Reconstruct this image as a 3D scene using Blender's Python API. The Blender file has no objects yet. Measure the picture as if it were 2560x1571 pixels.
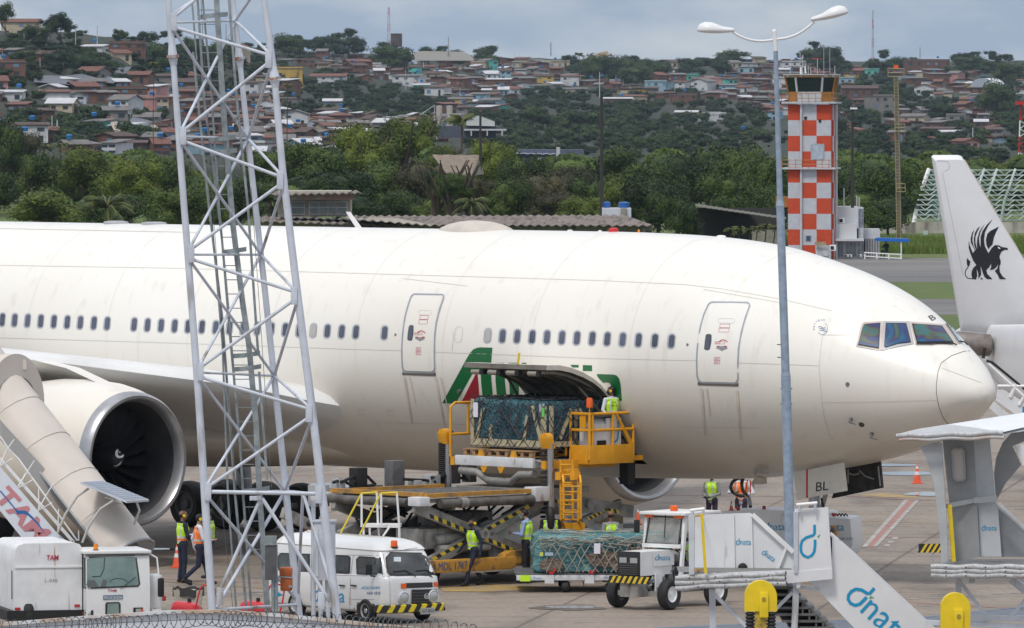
import bpy,bmesh,math,random
from mathutils import Vector,Matrix,noise,geometry
from mathutils.bvhtree import BVHTree
import numpy as np
rnd=random.Random(7)
C=bpy.context.scene.collection
# ---------------- camera, world, sun, exposure ----------------
F,HZ,H=19540.0,260.0,11.6 # focal length in photo pixels, horizon row, camera height
PW,PH=2560.0,1571.0
def P(u,v,Y):return Vector(((u-1280)*Y/F,Y,H-(v-HZ)*Y/F))
def G(u,v,z=0.0):
    Y=(H-z)*F/(v-HZ);return P(u,v,Y)
cam=bpy.data.cameras.new('camera');co=bpy.data.objects.new('camera',cam);C.objects.link(co)
co.location=(0,0,H);co.rotation_euler=(math.radians(90),0,0)
cam.sensor_width=36;cam.lens=36*F/PW;cam.shift_y=-(PH/2-HZ)/PW
cam.clip_start=1;cam.clip_end=20000
bpy.context.scene.camera=co
W=bpy.data.worlds.new('World');bpy.context.scene.world=W;W.use_nodes=True
nt=W.node_tree;N=nt.nodes;L=nt.links;N.clear()
out=N.new('ShaderNodeOutputWorld');bg=N.new('ShaderNodeBackground');bg.inputs[1].default_value=0.088
sky=N.new('ShaderNodeTexSky');sky.sky_type='NISHITA';sky.sun_disc=False
SUN_EL,SUN_AZ=math.radians(58),math.radians(205)
sky.sun_elevation=SUN_EL;sky.sun_rotation=SUN_AZ
tc=N.new('ShaderNodeTexCoord');sep=N.new('ShaderNodeSeparateXYZ');L.new(tc.outputs['Generated'],sep.inputs[0])
# overcast layer: zenith brighter than the horizon, with soft banks of cloud
ramp=N.new('ShaderNodeValToRGB');cr=ramp.color_ramp
cr.elements[0].position=0.0;cr.elements[0].color=(5.4,6.2,7.2,1)
cr.elements[1].position=1.0;cr.elements[1].color=(11.5,11.6,12.0,1)
e=cr.elements.new(0.08);e.color=(5.5,6.3,7.3,1)
e=cr.elements.new(0.35);e.color=(9.0,9.3,10.0,1)
L.new(sep.outputs['Z'],ramp.inputs[0])
mp=N.new('ShaderNodeMapping');mp.inputs['Scale'].default_value=(26,26,75);mp.inputs['Rotation'].default_value=(0.0,0.3,0.0)
L.new(tc.outputs['Generated'],mp.inputs[0])
ns=N.new('ShaderNodeTexNoise');ns.inputs['Scale'].default_value=1.0;ns.inputs['Detail'].default_value=5;ns.inputs['Roughness'].default_value=0.5
L.new(mp.outputs[0],ns.inputs[0])
nr=N.new('ShaderNodeValToRGB');nr.color_ramp.elements[0].position=0.43;nr.color_ramp.elements[0].color=(0.74,0.82,0.94,1)
nr.color_ramp.elements[1].position=0.60;nr.color_ramp.elements[1].color=(1.2,1.16,1.1,1)
L.new(ns.outputs[0],nr.inputs[0])
mul=N.new('ShaderNodeMixRGB');mul.blend_type='MULTIPLY';mul.inputs[0].default_value=1
L.new(ramp.outputs[0],mul.inputs[1]);L.new(nr.outputs[0],mul.inputs[2])
mx=N.new('ShaderNodeMixRGB');mx.inputs[0].default_value=0.9
L.new(sky.outputs[0],mx.inputs[1]);L.new(mul.outputs[0],mx.inputs[2])
L.new(mx.outputs[0],bg.inputs[0]);L.new(bg.outputs[0],out.inputs[0])
sl=bpy.data.lights.new('sun','SUN');sl.energy=1.9;sl.angle=math.radians(12);sl.color=(1,0.95,0.88)
so=bpy.data.objects.new('sun',sl);C.objects.link(so)
so.rotation_euler=(math.radians(90)-SUN_EL,0,math.pi-SUN_AZ)
vs=bpy.context.scene.view_settings
vs.view_transform='Standard';vs.look='None';vs.exposure=0.0;vs.gamma=1
try:
    bpy.context.scene.cycles.volume_bounces=0;bpy.context.scene.cycles.transparent_max_bounces=12
except Exception:pass

# ---------------- materials ----------------
MATS={}
def mat(name,col,rough=0.6,metal=0.0,var=0.0,scale=3.0,col2=None,bump=0.0,bscale=None,coords='Object',spec=None,lo=0.35,hi=0.65,stretch=None,streak=None,coat=0.0):
    if name in MATS:return MATS[name]
    m=bpy.data.materials.new(name);m.use_nodes=True;t=m.node_tree;n=t.nodes;l=t.links
    b=n['Principled BSDF'];b.inputs['Base Color'].default_value=(*col,1)
    b.inputs['Roughness'].default_value=rough;b.inputs['Metallic'].default_value=metal
    if coat:b.inputs['Coat Weight'].default_value=coat
    if spec is not None:b.inputs['Specular IOR Level'].default_value=spec
    if var or col2 or bump or streak:
        c=n.new('ShaderNodeTexCoord');q=n.new('ShaderNodeMapping');l.new(c.outputs[coords],q.inputs[0])
        if stretch:q.inputs['Scale'].default_value=stretch
        z=n.new('ShaderNodeTexNoise');z.inputs['Scale'].default_value=scale;z.inputs['Detail'].default_value=6;z.inputs['Roughness'].default_value=0.6
        l.new(q.outputs[0],z.inputs[0])
        r=n.new('ShaderNodeValToRGB');r.color_ramp.elements[0].position=lo;r.color_ramp.elements[1].position=hi
        c2=col2 or tuple(min(1,x*(1+var))for x in col);c1=col if col2 else tuple(x*(1-var)for x in col)
        r.color_ramp.elements[0].color=(*c1,1);r.color_ramp.elements[1].color=(*c2,1)
        l.new(z.outputs[0],r.inputs[0]);src=r.outputs[0]
        if streak: # dark rust or dirt runs: (colour, scale xyz, threshold)
            q2=n.new('ShaderNodeMapping');q2.inputs['Scale'].default_value=streak[1];l.new(c.outputs[coords],q2.inputs[0])
            z2=n.new('ShaderNodeTexNoise');z2.inputs['Scale'].default_value=1;z2.inputs['Detail'].default_value=4;l.new(q2.outputs[0],z2.inputs[0])
            r2=n.new('ShaderNodeValToRGB');r2.color_ramp.elements[0].position=streak[2];r2.color_ramp.elements[1].position=min(1,streak[2]+0.12)
            r2.color_ramp.elements[0].color=(0,0,0,1);l.new(z2.outputs[0],r2.inputs[0])
            k=n.new('ShaderNodeMixRGB');l.new(r2.outputs[0],k.inputs[0]);l.new(src,k.inputs[1]);k.inputs[2].default_value=(*streak[0],1);src=k.outputs[0]
        l.new(src,b.inputs['Base Color'])
        if bump:
            z3=n.new('ShaderNodeTexNoise');z3.inputs['Scale'].default_value=bscale or scale*4;z3.inputs['Detail'].default_value=4;l.new(q.outputs[0],z3.inputs[0])
            bp=n.new('ShaderNodeBump');bp.inputs['Strength'].default_value=bump;bp.inputs['Distance'].default_value=0.05;l.new(z3.outputs[0],bp.inputs['Height']);l.new(bp.outputs[0],b.inputs['Normal'])
    MATS[name]=m;return m

# ---------------- mesh helpers ----------------
class MB:
    def __init__(s):s.v=[];s.f=[];s.m=[];s.mats=[];s.sm=[]
    def mi(s,m):
        if m not in s.mats:s.mats.append(m)
        return s.mats.index(m)
    def add(s,vs,fs,m,smooth=False):
        k=len(s.v);i=s.mi(m);s.v+=[Vector(a)for a in vs]
        for f in fs:s.f.append([a+k for a in f]);s.m.append(i);s.sm.append(smooth)
        return s
    def box(s,c,d,m,rot=None,bev=0.0):
        x,y,z=d[0]/2,d[1]/2,d[2]/2;R=rot or Matrix();R=R.to_3x3();c=Vector(c)
        if bev<=0:
            vs=[c+R@Vector((a*x,b*y,e*z))for e in(-1,1)for b in(-1,1)for a in(-1,1)]
            return s.add(vs,[(0,2,3,1),(4,5,7,6),(0,1,5,4),(2,6,7,3),(0,4,6,2),(1,3,7,5)],m)
        bm=bmesh.new();bmesh.ops.create_cube(bm,size=1)
        for w in bm.verts:w.co=Vector((w.co.x*2*x,w.co.y*2*y,w.co.z*2*z))
        bmesh.ops.bevel(bm,geom=bm.edges[:],offset=min(bev,min(x,y,z)*0.95),segments=2,affect='EDGES',profile=0.6)
        bm.verts.index_update()
        s.add([c+R@w.co for w in bm.verts],[[w.index for w in f.verts]for f in bm.faces],m,True);bm.free();return s
    def beam(s,a,b,w,h,m,up=(0,0,1),bev=0):
        a=Vector(a);b=Vector(b);d=b-a;Lg=d.length
        if Lg<1e-6:return s
        z=d/Lg;up=Vector(up)
        if abs(z.dot(up))>0.98:up=Vector((0,1,0))
        x=up.cross(z).normalized();y=z.cross(x)
        R=Matrix((x,y,z)).transposed()
        return s.box((a+b)/2,(w,h,Lg),m,R,bev)
    def tube(s,pts,r,m,n=8,caps=True):
        pts=[Vector(p)for p in pts];K=len(pts);rs=r if isinstance(r,(list,tuple))else[r]*K
        vs=[];prev=None
        for i,p in enumerate(pts):
            t=(pts[min(i+1,K-1)]-pts[max(i-1,0)]).normalized()
            if prev is None:
                up=Vector((0,0,1))if abs(t.z)<0.9 else Vector((0,1,0));x=up.cross(t).normalized()
            else:
                x=(prev-t*prev.dot(t)).normalized()
            prev=x;y=t.cross(x)
            for j in range(n):
                a=2*math.pi*j/n;vs.append(p+(x*math.cos(a)+y*math.sin(a))*rs[i])
        fs=[[i*n+j,i*n+(j+1)%n,(i+1)*n+(j+1)%n,(i+1)*n+j]for i in range(K-1)for j in range(n)]
        s.add(vs,fs,m,True)
        if caps:s.add([vs[j]for j in range(n)],[list(range(n))[::-1]],m);s.add([vs[(K-1)*n+j]for j in range(n)],[list(range(n))],m)
        return s
    def lathe(s,prof,m,c=(0,0,0),axis=(0,0,1),n=24,cap=True):
        z=Vector(axis).normalized();up=Vector((0,0,1))if abs(z.z)<0.9 else Vector((1,0,0))
        x=up.cross(z).normalized();y=z.cross(x);c=Vector(c);vs=[]
        for r,h in prof:
            for j in range(n):
                a=2*math.pi*j/n;vs.append(c+z*h+(x*math.cos(a)+y*math.sin(a))*max(r,1e-4))
        K=len(prof)
        return s.add(vs,[[i*n+j,i*n+(j+1)%n,(i+1)*n+(j+1)%n,(i+1)*n+j]for i in range(K-1)for j in range(n)],m,True)
    def ell(s,c,r,m,rot=None,n=12,k=8):
        R=(rot or Matrix()).to_3x3();c=Vector(c);vs=[]
        for i in range(k+1):
            th=math.pi*i/k
            for j in range(n):
                a=2*math.pi*j/n;vs.append(c+R@Vector((r[0]*math.sin(th)*math.cos(a),r[1]*math.sin(th)*math.sin(a),-r[2]*math.cos(th))))
        return s.add(vs,[[i*n+j,i*n+(j+1)%n,(i+1)*n+(j+1)%n,(i+1)*n+j]for i in range(k)for j in range(n)],m,True)
    def prism(s,poly,ext,m,smooth=False):
        """poly: list of 3D points in a plane, ext: 3D extrusion vector"""
        poly=[Vector(p)for p in poly];ext=Vector(ext);n=len(poly)
        tris=geometry.tessellate_polygon([poly])
        vs=poly+[p+ext for p in poly]
        s.add(vs,[list(t)for t in tris]+[[a+n for a in t][::-1]for t in tris],m)
        s.add(vs,[[i,(i+1)%n,(i+1)%n+n,i+n]for i in range(n)],m,smooth);return s
    def sheet(s,rings,m,closed=False,smooth=True):
        K=len(rings);n=len(rings[0]);vs=[p for r in rings for p in r];e=n if closed else n-1
        return s.add(vs,[[i*n+j,i*n+(j+1)%n,(i+1)*n+(j+1)%n,(i+1)*n+j]for i in range(K-1)for j in range(e)],m,smooth)
    def xf(s,M):
        s.v=[M@v for v in s.v];return s
    def mesh(s,name):
        me=bpy.data.meshes.new(name);me.from_pydata([tuple(v)for v in s.v],[],s.f)
        for m in s.mats:me.materials.append(m)
        me.polygons.foreach_set('material_index',s.m);me.polygons.foreach_set('use_smooth',s.sm);me.update()
        bm=bmesh.new();bm.from_mesh(me);bmesh.ops.remove_doubles(bm,verts=bm.verts,dist=0.0004);bmesh.ops.recalc_face_normals(bm,faces=bm.faces)
        bm.to_mesh(me);bm.free();me.set_sharp_from_angle(angle=math.radians(42))
        return me
    def build(s,name,parent=None):
        o=bpy.data.objects.new(name,s.mesh(name));C.objects.link(o)
        if parent:o.parent=parent
        return o
def one(parent,name,fn,*a,**k):
    b=MB();getattr(b,fn)(*a,**k);return b.build(name,parent)
def tag(o,label,cat,group=None):
    o['label']=label;o['category']=cat
    if group:o['group']=group
    return o
def thing(name,label,cat,loc=(0,0,0),rz=0.0,group=None):
    o=bpy.data.objects.new(name,None);C.objects.link(o);o.location=loc;o.rotation_euler=(0,0,rz);o.empty_display_size=0.3
    return tag(o,label,cat,group)
def struct(o,kind='structure'):o['kind']=kind;return o
def copy_tree(o,loc=None,rz=None,label=None,scale=None):
    def rec(a,par):
        c=a.copy();C.objects.link(c)
        if par:c.parent=par
        for ch in kids.get(a.name,[]):rec(ch,c)
        return c
    kids={}
    for a in C.objects:
        if a.parent:kids.setdefault(a.parent.name,[]).append(a)
    c=rec(o,None)
    if loc is not None:c.location=loc
    if rz is not None:c.rotation_euler=(0,0,rz)
    if scale is not None:c.scale=scale if hasattr(scale,'__len__')else(scale,)*3
    if label:c['label']=label
    return c
def text_mesh(txt,shear=0.0,space=1.0,bold=0.0):
    """2D verts + faces of a text, normalised: x from 0 to w, baseline 0, cap height about 0.7"""
    cu=bpy.data.curves.new('t','FONT');cu.body=txt;cu.shear=shear;cu.space_character=space;cu.offset=bold;cu.resolution_u=3
    o=bpy.data.objects.new('t',cu);C.objects.link(o);bpy.context.view_layer.update()
    me=o.evaluated_get(bpy.context.evaluated_depsgraph_get()).to_mesh()
    vs=[v.co.copy()for v in me.vertices];fs=[list(p.vertices)for p in me.polygons]
    o.to_mesh_clear();bpy.data.objects.remove(o);bpy.data.curves.remove(cu);return vs,fs
def text(name,txt,o,xd,yd,h,m,parent,width=None,**k):
    """flat lettering: lower left corner o, reading direction xd, up yd, capital height h"""
    vs,fs=text_mesh(txt,**k);o=Vector(o);xd=Vector(xd).normalized();yd=Vector(yd).normalized()
    x0=min(v.x for v in vs);x1=max(v.x for v in vs);s=h/0.7;sx=s if not width else width/(x1-x0)
    b=MB();b.add([o+xd*(v.x-x0)*sx+yd*v.y*s for v in vs],fs,m);me=b.build(name,parent);return me
R_=math.radians
def rotz(a):return Matrix.Rotation(a,4,'Z')
def frameM(o,x,y,z):
    M=Matrix((Vector(x),Vector(y),Vector(z))).transposed().to_4x4();M.translation=Vector(o);return M
# palette
WHITE=mat('white_paint',(0.78,0.78,0.77),0.45,var=0.05,scale=1.5,streak=((0.45,0.40,0.34),(3,3,0.6),0.66))
WHITE2=mat('white_enamel',(0.80,0.80,0.80),0.3,var=0.03,scale=2)
DIRTYW=mat('rust_stained_white',(0.72,0.73,0.74),0.5,var=0.08,scale=2,streak=((0.35,0.17,0.06),(9,9,1.0),0.64))
GREY=mat('grey_paint',(0.36,0.37,0.38),0.5,var=0.12,scale=3)
LGREY=mat('light_grey_paint',(0.52,0.55,0.60),0.45,var=0.1,scale=2.5,streak=((0.36,0.33,0.29),(5,5,0.7),0.64))
DGREY=mat('dark_grey_steel',(0.11,0.11,0.115),0.55,var=0.25,scale=4)
GALV=mat('galvanised_steel',(0.30,0.34,0.35),0.45,0.35,var=0.25,scale=5)
BLACK=mat('black_rubber',(0.018,0.018,0.019),0.75,var=0.3,scale=5)
MATTE=mat('matt_black',(0.01,0.01,0.01),0.6)
GLASS=mat('dark_window_glass',(0.03,0.04,0.045),0.08,var=0.3,scale=2)
ORANGE=mat('loader_orange_paint',(0.72,0.33,0.015),0.45,var=0.1,scale=3,streak=((0.10,0.07,0.04),(4,4,1.2),0.66))
YEL=mat('yellow_paint',(0.75,0.55,0.01),0.45,var=0.08,scale=3,streak=((0.25,0.16,0.03),(5,5,1),0.68))
RED=mat('red_paint',(0.50,0.02,0.02),0.4,var=0.12)
ORC=mat('orange_lamp_plastic',(0.80,0.12,0.01),0.3)
CONEO=mat('cone_orange_plastic',(0.75,0.10,0.03),0.5,var=0.12,scale=8)
BLUEL=mat('lettering_blue',(0.0,0.28,0.52),0.5)
NAVYL=mat('lettering_dark_blue',(0.02,0.09,0.25),0.5)
GRNL=mat('lettering_green',(0.05,0.4,0.12),0.5)
REDL=mat('lettering_red',(0.50,0.03,0.05),0.5)
BLKL=mat('lettering_black',(0.02,0.02,0.02),0.5)
FLAME=mat('amber_lens',(0.8,0.25,0.02),0.2)
def wheel(name,parent,c,ax,r,w,rim=WHITE2,rr=0.58):
    b=MB();rin=r*rr
    prof=[(rin,-w*.42),(r*.86,-w*.5),(r*.97,-w*.36),(r,-w*.15),(r,w*.15),(r*.97,w*.36),(r*.86,w*.5),(rin,w*.42),(rin*.96,w*.2),(rin*.96,-w*.2),(rin,-w*.42)]
    b.lathe(prof,BLACK,c,ax,32);t=b.build(name,parent)
    g=MB();g.lathe([(rin*.99,-w*.42),(rin*.9,-w*.40),(rin*.82,-w*.22),(rin*.4,-w*.2),(rin*.3,-w*.34),(0,-w*.36)],rim,c,ax,24)
    g.lathe([(rin*.99,w*.42),(rin*.9,w*.40),(rin*.82,w*.22),(rin*.4,w*.2),(rin*.3,w*.34),(0,w*.36)],rim,c,ax,24)
    a=Vector(ax).normalized();x=Vector((0,0,1)).cross(a).normalized();c=Vector(c)
    for k in range(6):
        an=k*math.pi/3
        for sgn in(-1,1):g.box(c+a*w*.25*sgn+(x*math.cos(an)+Vector((0,0,1))*math.sin(an))*rin*.28,(rin*.09,)*3,DGREY)
    g.build('rim',t);return t
# ================= the big white airliner =================
def skin_mat():
    m=bpy.data.materials.new('aircraft_white_skin');m.use_nodes=True;t=m.node_tree;n=t.nodes;l=t.links
    b=n['Principled BSDF'];b.inputs['Roughness'].default_value=0.32;b.inputs['Coat Weight'].default_value=0.25;b.inputs['Coat Roughness'].default_value=0.15
    c=n.new('ShaderNodeTexCoord')
    def noisy(sc,scale,lo,hi,det=5):
        q=n.new('ShaderNodeMapping');q.inputs['Scale'].default_value=sc;l.new(c.outputs['Object'],q.inputs[0])
        z=n.new('ShaderNodeTexNoise');z.inputs['Scale'].default_value=scale;z.inputs['Detail'].default_value=det;l.new(q.outputs[0],z.inputs[0])
        r=n.new('ShaderNodeValToRGB');r.color_ramp.elements[0].position=lo;r.color_ramp.elements[1].position=hi
        r.color_ramp.elements[0].color=(0,0,0,1);l.new(z.outputs[0],r.inputs[0]);return r
    a=noisy((0.25,1,0.5),0.9,0.3,0.75) # worn cream tint
    mix=n.new('ShaderNodeMixRGB');mix.inputs[1].default_value=(0.86,0.835,0.78,1);mix.inputs[2].default_value=(0.82,0.785,0.71,1);l.new(a.outputs[0],mix.inputs[0])
    s=noisy((2.2,2.2,0.35),1.6,0.58,0.78) # faint vertical grime runs
    k=n.new('ShaderNodeMixRGB');k.inputs[2].default_value=(0.50,0.45,0.37,1);l.new(mix.outputs[0],k.inputs[1])
    f=n.new('ShaderNodeMath');f.operation='MULTIPLY';f.inputs[1].default_value=0.30;l.new(s.outputs[0],f.inputs[0]);l.new(f.outputs[0],k.inputs[0])
    # belly grime plus ground-bounced light, both put into the colour, with a ragged edge
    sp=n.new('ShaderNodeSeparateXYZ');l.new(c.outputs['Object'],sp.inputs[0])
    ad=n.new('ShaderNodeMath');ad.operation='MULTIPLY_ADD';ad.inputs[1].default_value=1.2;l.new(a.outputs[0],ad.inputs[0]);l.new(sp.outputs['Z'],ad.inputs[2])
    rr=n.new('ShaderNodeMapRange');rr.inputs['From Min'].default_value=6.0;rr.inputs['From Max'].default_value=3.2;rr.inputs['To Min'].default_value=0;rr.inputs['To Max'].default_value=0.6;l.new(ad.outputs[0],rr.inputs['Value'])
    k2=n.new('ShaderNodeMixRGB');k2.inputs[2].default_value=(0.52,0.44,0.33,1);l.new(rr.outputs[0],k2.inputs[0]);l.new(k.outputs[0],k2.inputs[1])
    l.new(k2.outputs[0],b.inputs['Base Color'])
    bz=n.new('ShaderNodeTexNoise');bz.inputs['Scale'].default_value=0.8;l.new(c.outputs['Object'],bz.inputs[0])
    bp=n.new('ShaderNodeBump');bp.inputs['Strength'].default_value=0.15;bp.inputs['Distance'].default_value=0.03;l.new(bz.outputs[0],bp.inputs['Height']);l.new(bp.outputs[0],b.inputs['Normal'])
    return m
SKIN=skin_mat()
WINGM=mat('wing_grey_white',(0.70,0.70,0.69),0.35,var=0.06,scale=0.8)
ALU=mat('polished_inlet_lip',(0.42,0.42,0.43),0.34,0.75,var=0.18,scale=1.2)
DUCT=mat('inlet_duct_lining',(0.055,0.055,0.058),0.5,0.2,var=0.25,scale=1.5)
FAN=mat('fan_blade_titanium',(0.006,0.006,0.007),0.6,0.2)
SEAM=mat('panel_seam',(0.54,0.51,0.45),0.6);FRAME=mat('door_frame_metal',(0.40,0.43,0.48),0.35,0.5)
WFR=mat('window_surround_metal',(0.50,0.51,0.53),0.35,0.4,var=0.1)
PANE=mat('cabin_window_pane',(0.085,0.095,0.135),0.15,var=0.35,scale=1.2);SHADE=mat('closed_window_blind',(0.45,0.44,0.41),0.4)
ALIT=mat('livery_green',(0.0,0.125,0.03),0.35,coat=0.3);ALIR=mat('livery_red',(0.30,0.01,0.02),0.35,coat=0.3)
UNDER=mat('door_inner_structure',(0.17,0.155,0.13),0.6,var=0.35,scale=2)
GRIME=mat('grime_streak',(0.62,0.56,0.47),0.6,var=0.15,scale=3)
ZC,SN=5.30,32.09
air=thing('airliner','long white wide-body airliner with green lettering and open cargo door, filling the middle','airplane',(-10.97,209.65,0),R_(-46))
AM=Matrix.Translation((-10.97,209.65,0))@rotz(R_(-46));AI=AM.inverted()
ST=[(0,-.649,-.649,0),(.04,-.48,-.80,.24),(.12,-.36,-.89,.44),(.3,-.14,-1.05,.68),(.7,.28,-1.38,1.02),(1.2,.64,-1.68,1.32),(1.8,1.0,-1.91,1.65),(2.4,1.38,-2.07,1.95),(3,1.70,-2.22,2.20),(3.6,1.96,-2.36,2.40),(4.4,2.23,-2.51,2.60),(5.5,2.52,-2.67,2.79),(7,2.84,-2.86,2.97),(8.5,2.99,-2.95,3.06),(10,3.06,-2.99,3.09),(12,3.10,-3.04,3.1),(14,3.1,-3.08,3.1),(18,3.1,-3.1,3.1),(52,3.1,-3.1,3.1),(60,3.0,-1.6,2.2),(68,2.5,.6,.8)]
SA=np.array(ST)
def sect(d):
    zt,zb,hw=[np.interp(d,SA[:,0],SA[:,i])for i in(1,2,3)]
    return zt,zb,hw
def sm(d): # lightly smoothed interpolation
    if d<0.5 or d>17:return sect(d)
    w=min(.45,d*.25);return[sum(sect(d+w*k)[i]for k in(-1,-.5,0,.5,1))/5 for i in range(3)]
NA=96
def ring(d):
    zt,zb,hw=sm(d);zc=(zt+zb)/2;hh=(zt-zb)/2
    return[Vector((SN-d,-hw*math.cos(2*math.pi*j/NA),ZC+zc+hh*math.sin(2*math.pi*j/NA)))for j in range(NA)]
ds=[0,.015,.04,.08,.12,.2,.3,.42,.56,.7,.95,1.2,1.5]+[1.5+.2*k for k in range(1,76)]+[17+1.5*k for k in range(0,24)]+[52,54,56,58,60,62,64,66,68]
CD0,CD1,CZ0,CZ1=19.4,22.2,2.75,4.52 # cargo doorway: s range and z range
ds=sorted(set([round(d,3)for d in ds if not(abs(d-(SN-CD0))<.12 or abs(d-(SN-CD1))<.12)]+[round(SN-CD0,3),round(SN-CD1,3)]))
rings=[ring(d)for d in ds]
def snapz(r): # pull the row nearest to the doorway's top and bottom edges on to them
    for zz in(CZ0,CZ1):
        j=min(range(NA),key=lambda q:abs(r[q].z-zz)+(0 if r[q].y<0 else 99));y=r[j].y
        r[j].z=zz;rr=3.09;q=max(0,rr*rr-(zz-ZC)**2);r[j].y=-math.sqrt(q)
fb=MB();full=MB()
for i in range(len(rings)-1):
    for j in range(NA):
        a,b2,c2,d2=rings[i][j],rings[i][(j+1)%NA],rings[i+1][(j+1)%NA],rings[i+1][j]
        full.add([a,b2,c2,d2],[(0,1,2,3)],SKIN,True)
        m=(a+b2+c2+d2)/4
        if CD0<m.x<CD1 and CZ0<m.z<CZ1 and m.y<0:continue
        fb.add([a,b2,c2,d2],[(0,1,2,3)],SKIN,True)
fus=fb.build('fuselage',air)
SKV=BVHTree.FromPolygons([tuple(v)for v in full.v],full.f)
CAML=AI@Vector((0,0,H))
def onskin(u,v,off=0.006,tree=None):
    p=AI@P(u,v,100);d=(p-CAML).normalized();h=(tree or SKV).ray_cast(CAML,d)
    if h[0]is None:
        c=AI@P(u,v,190);h=(tree or SKV).find_nearest(c)
        nrm=h[1];nrm=nrm if nrm.dot(d)<0 else-nrm
        return h[0]+nrm*off
    nrm=h[1]if h[1].dot(d)<0 else-h[1]
    return h[0]+nrm*off
from mathutils.geometry import delaunay_2d_cdt
def decal(name,polys,m,parent=air,off=0.006,step=12,tree=None,b=None):
    """flat paint areas lying on the curved skin; polys in photo pixels"""
    mb=b or MB()
    for poly in polys:
        pts=[Vector(p)for p in poly];n=len(pts);vs=[];
        for i in range(n):
            a,c=pts[i],pts[(i+1)%n];k=max(1,int((c-a).length/step))
            vs+=[a+(c-a)*t/k for t in range(k)]
        nb=len(vs);ed=[(i,(i+1)%nb)for i in range(nb)]
        x0,x1=min(p.x for p in pts),max(p.x for p in pts);y0,y1=min(p.y for p in pts),max(p.y for p in pts)
        x=x0+step/2
        while x<x1:
            y=y0+step/2
            while y<y1:vs.append(Vector((x,y)));y+=step
            x+=step
        r=delaunay_2d_cdt(vs,ed,[list(range(nb))],1,1e-4)
        mb.add([onskin(q.x,q.y,off,tree)for q in r[0]],[list(f)for f in r[2]],m,True)
    return None if b else mb.build(name,parent)
def loop2(pts,w): # inset / offset of a closed polyline by w pixels
    n=len(pts);o=[]
    A=sum(pts[i][0]*pts[(i+1)%n][1]-pts[(i+1)%n][0]*pts[i][1]for i in range(n));s=1 if A>0 else-1
    for i in range(n):
        p,q,r=Vector(pts[i-1]),Vector(pts[i]),Vector(pts[(i+1)%n]);t=((q-p).normalized()+(r-q).normalized()).normalized()
        o.append(q+Vector((-t.y,t.x))*w*s)
    return o
def ringdecal(name,pts,w,m,parent=air,off=0.012,b=None):
    mb=b or MB();inn=loop2(pts,w);n=len(pts)
    P1=[onskin(*p,off)for p in pts];P2=[onskin(*p,off)for p in inn]
    mb.add(P1+P2,[[i,(i+1)%n,(i+1)%n+n,i+n]for i in range(n)],m,True)
    return None if b else mb.build(name,parent)
def linedecal(mb,pts,w,m,off=0.007):
    for k in range(len(pts)-1):
        a,c=Vector(pts[k]),Vector(pts[k+1]);n=max(1,int((c-a).length/9));t=(c-a).normalized();q=Vector((-t.y,t.x))*w/2
        L1=[onskin(*(a+(c-a)*i/n+q),off)for i in range(n+1)];L2=[onskin(*(a+(c-a)*i/n-q),off)for i in range(n+1)]
        mb.add(L1+L2,[[i,i+1,i+2+n,i+1+n]for i in range(n)],m,True)
def rrect(c,w,h,r,lean=0.0,n=5,slope=0.0):
    o=[]
    for sx,sy,a0 in((1,-1,-90),(1,1,0),(-1,1,90),(-1,-1,180)):
        for k in range(n+1):
            a=math.radians(a0+90*k/n);x=sx*(w/2-r)+r*math.cos(a);y=sy*(h/2-r)+r*math.sin(a)
            o.append((c[0]+x-lean*y,c[1]+y+slope*x))
    return o
def textdecal(name,txt,x0,y0,h,w,m,parent=air,ang=0.0,shear=0.0,off=0.008,b=None):
    vs,fs=text_mesh(txt);a0=min(v.x for v in vs);a1=max(v.x for v in vs);mb=b or MB();ca,sa=math.cos(ang),math.sin(ang)
    pts=[]
    for q in vs:
        x=(q.x-a0)/(a1-a0)*w;y=-q.y/0.7*h;x-=shear*y
        pts.append(onskin(x0+x*ca-y*sa,y0+x*sa+y*ca,off))
    mb.add(pts,fs,m,True)
    return None if b else mb.build(name,parent)
# cabin windows
def cabin_window(u,v,w=17.5,h=38.5,pane=PANE,lean=0.10):
    o=decal('cabin_window',[rrect((u,v),w,h,w*.49,lean,4)],WFR,off=0.006,step=14)
    decal('pane',[rrect((u+.9,v+.2),w*.66,h*.80,w*.32,lean,4)],pane,o,off=0.011,step=14)
wu=[5.4,36.4,68.9,101.8,134.6,167.9,200.7,234.6,267.9,335,368.6,402.5,436.4,470,504.6,539,573.5,608,643,678,713,748,783.2,818.2,854,889.6,961.1,1219.6,1256,1292.9,1330.4,1367.1,1404.6,1442.1,1480.4,1517.9,1556.4,1596.1,1636.8,1678.6]
for u in wu:
    v=np.interp(u,[0,400,860,1256,1480,1678.6],[799.5,814,829.5,840.5,846.5,853.5])
    cabin_window(u,float(v),17.2+u*.0022,37.5+u*.0016,SHADE if abs(u-783.2)<1 or abs(u-1219.6)<1 else PANE)
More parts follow.
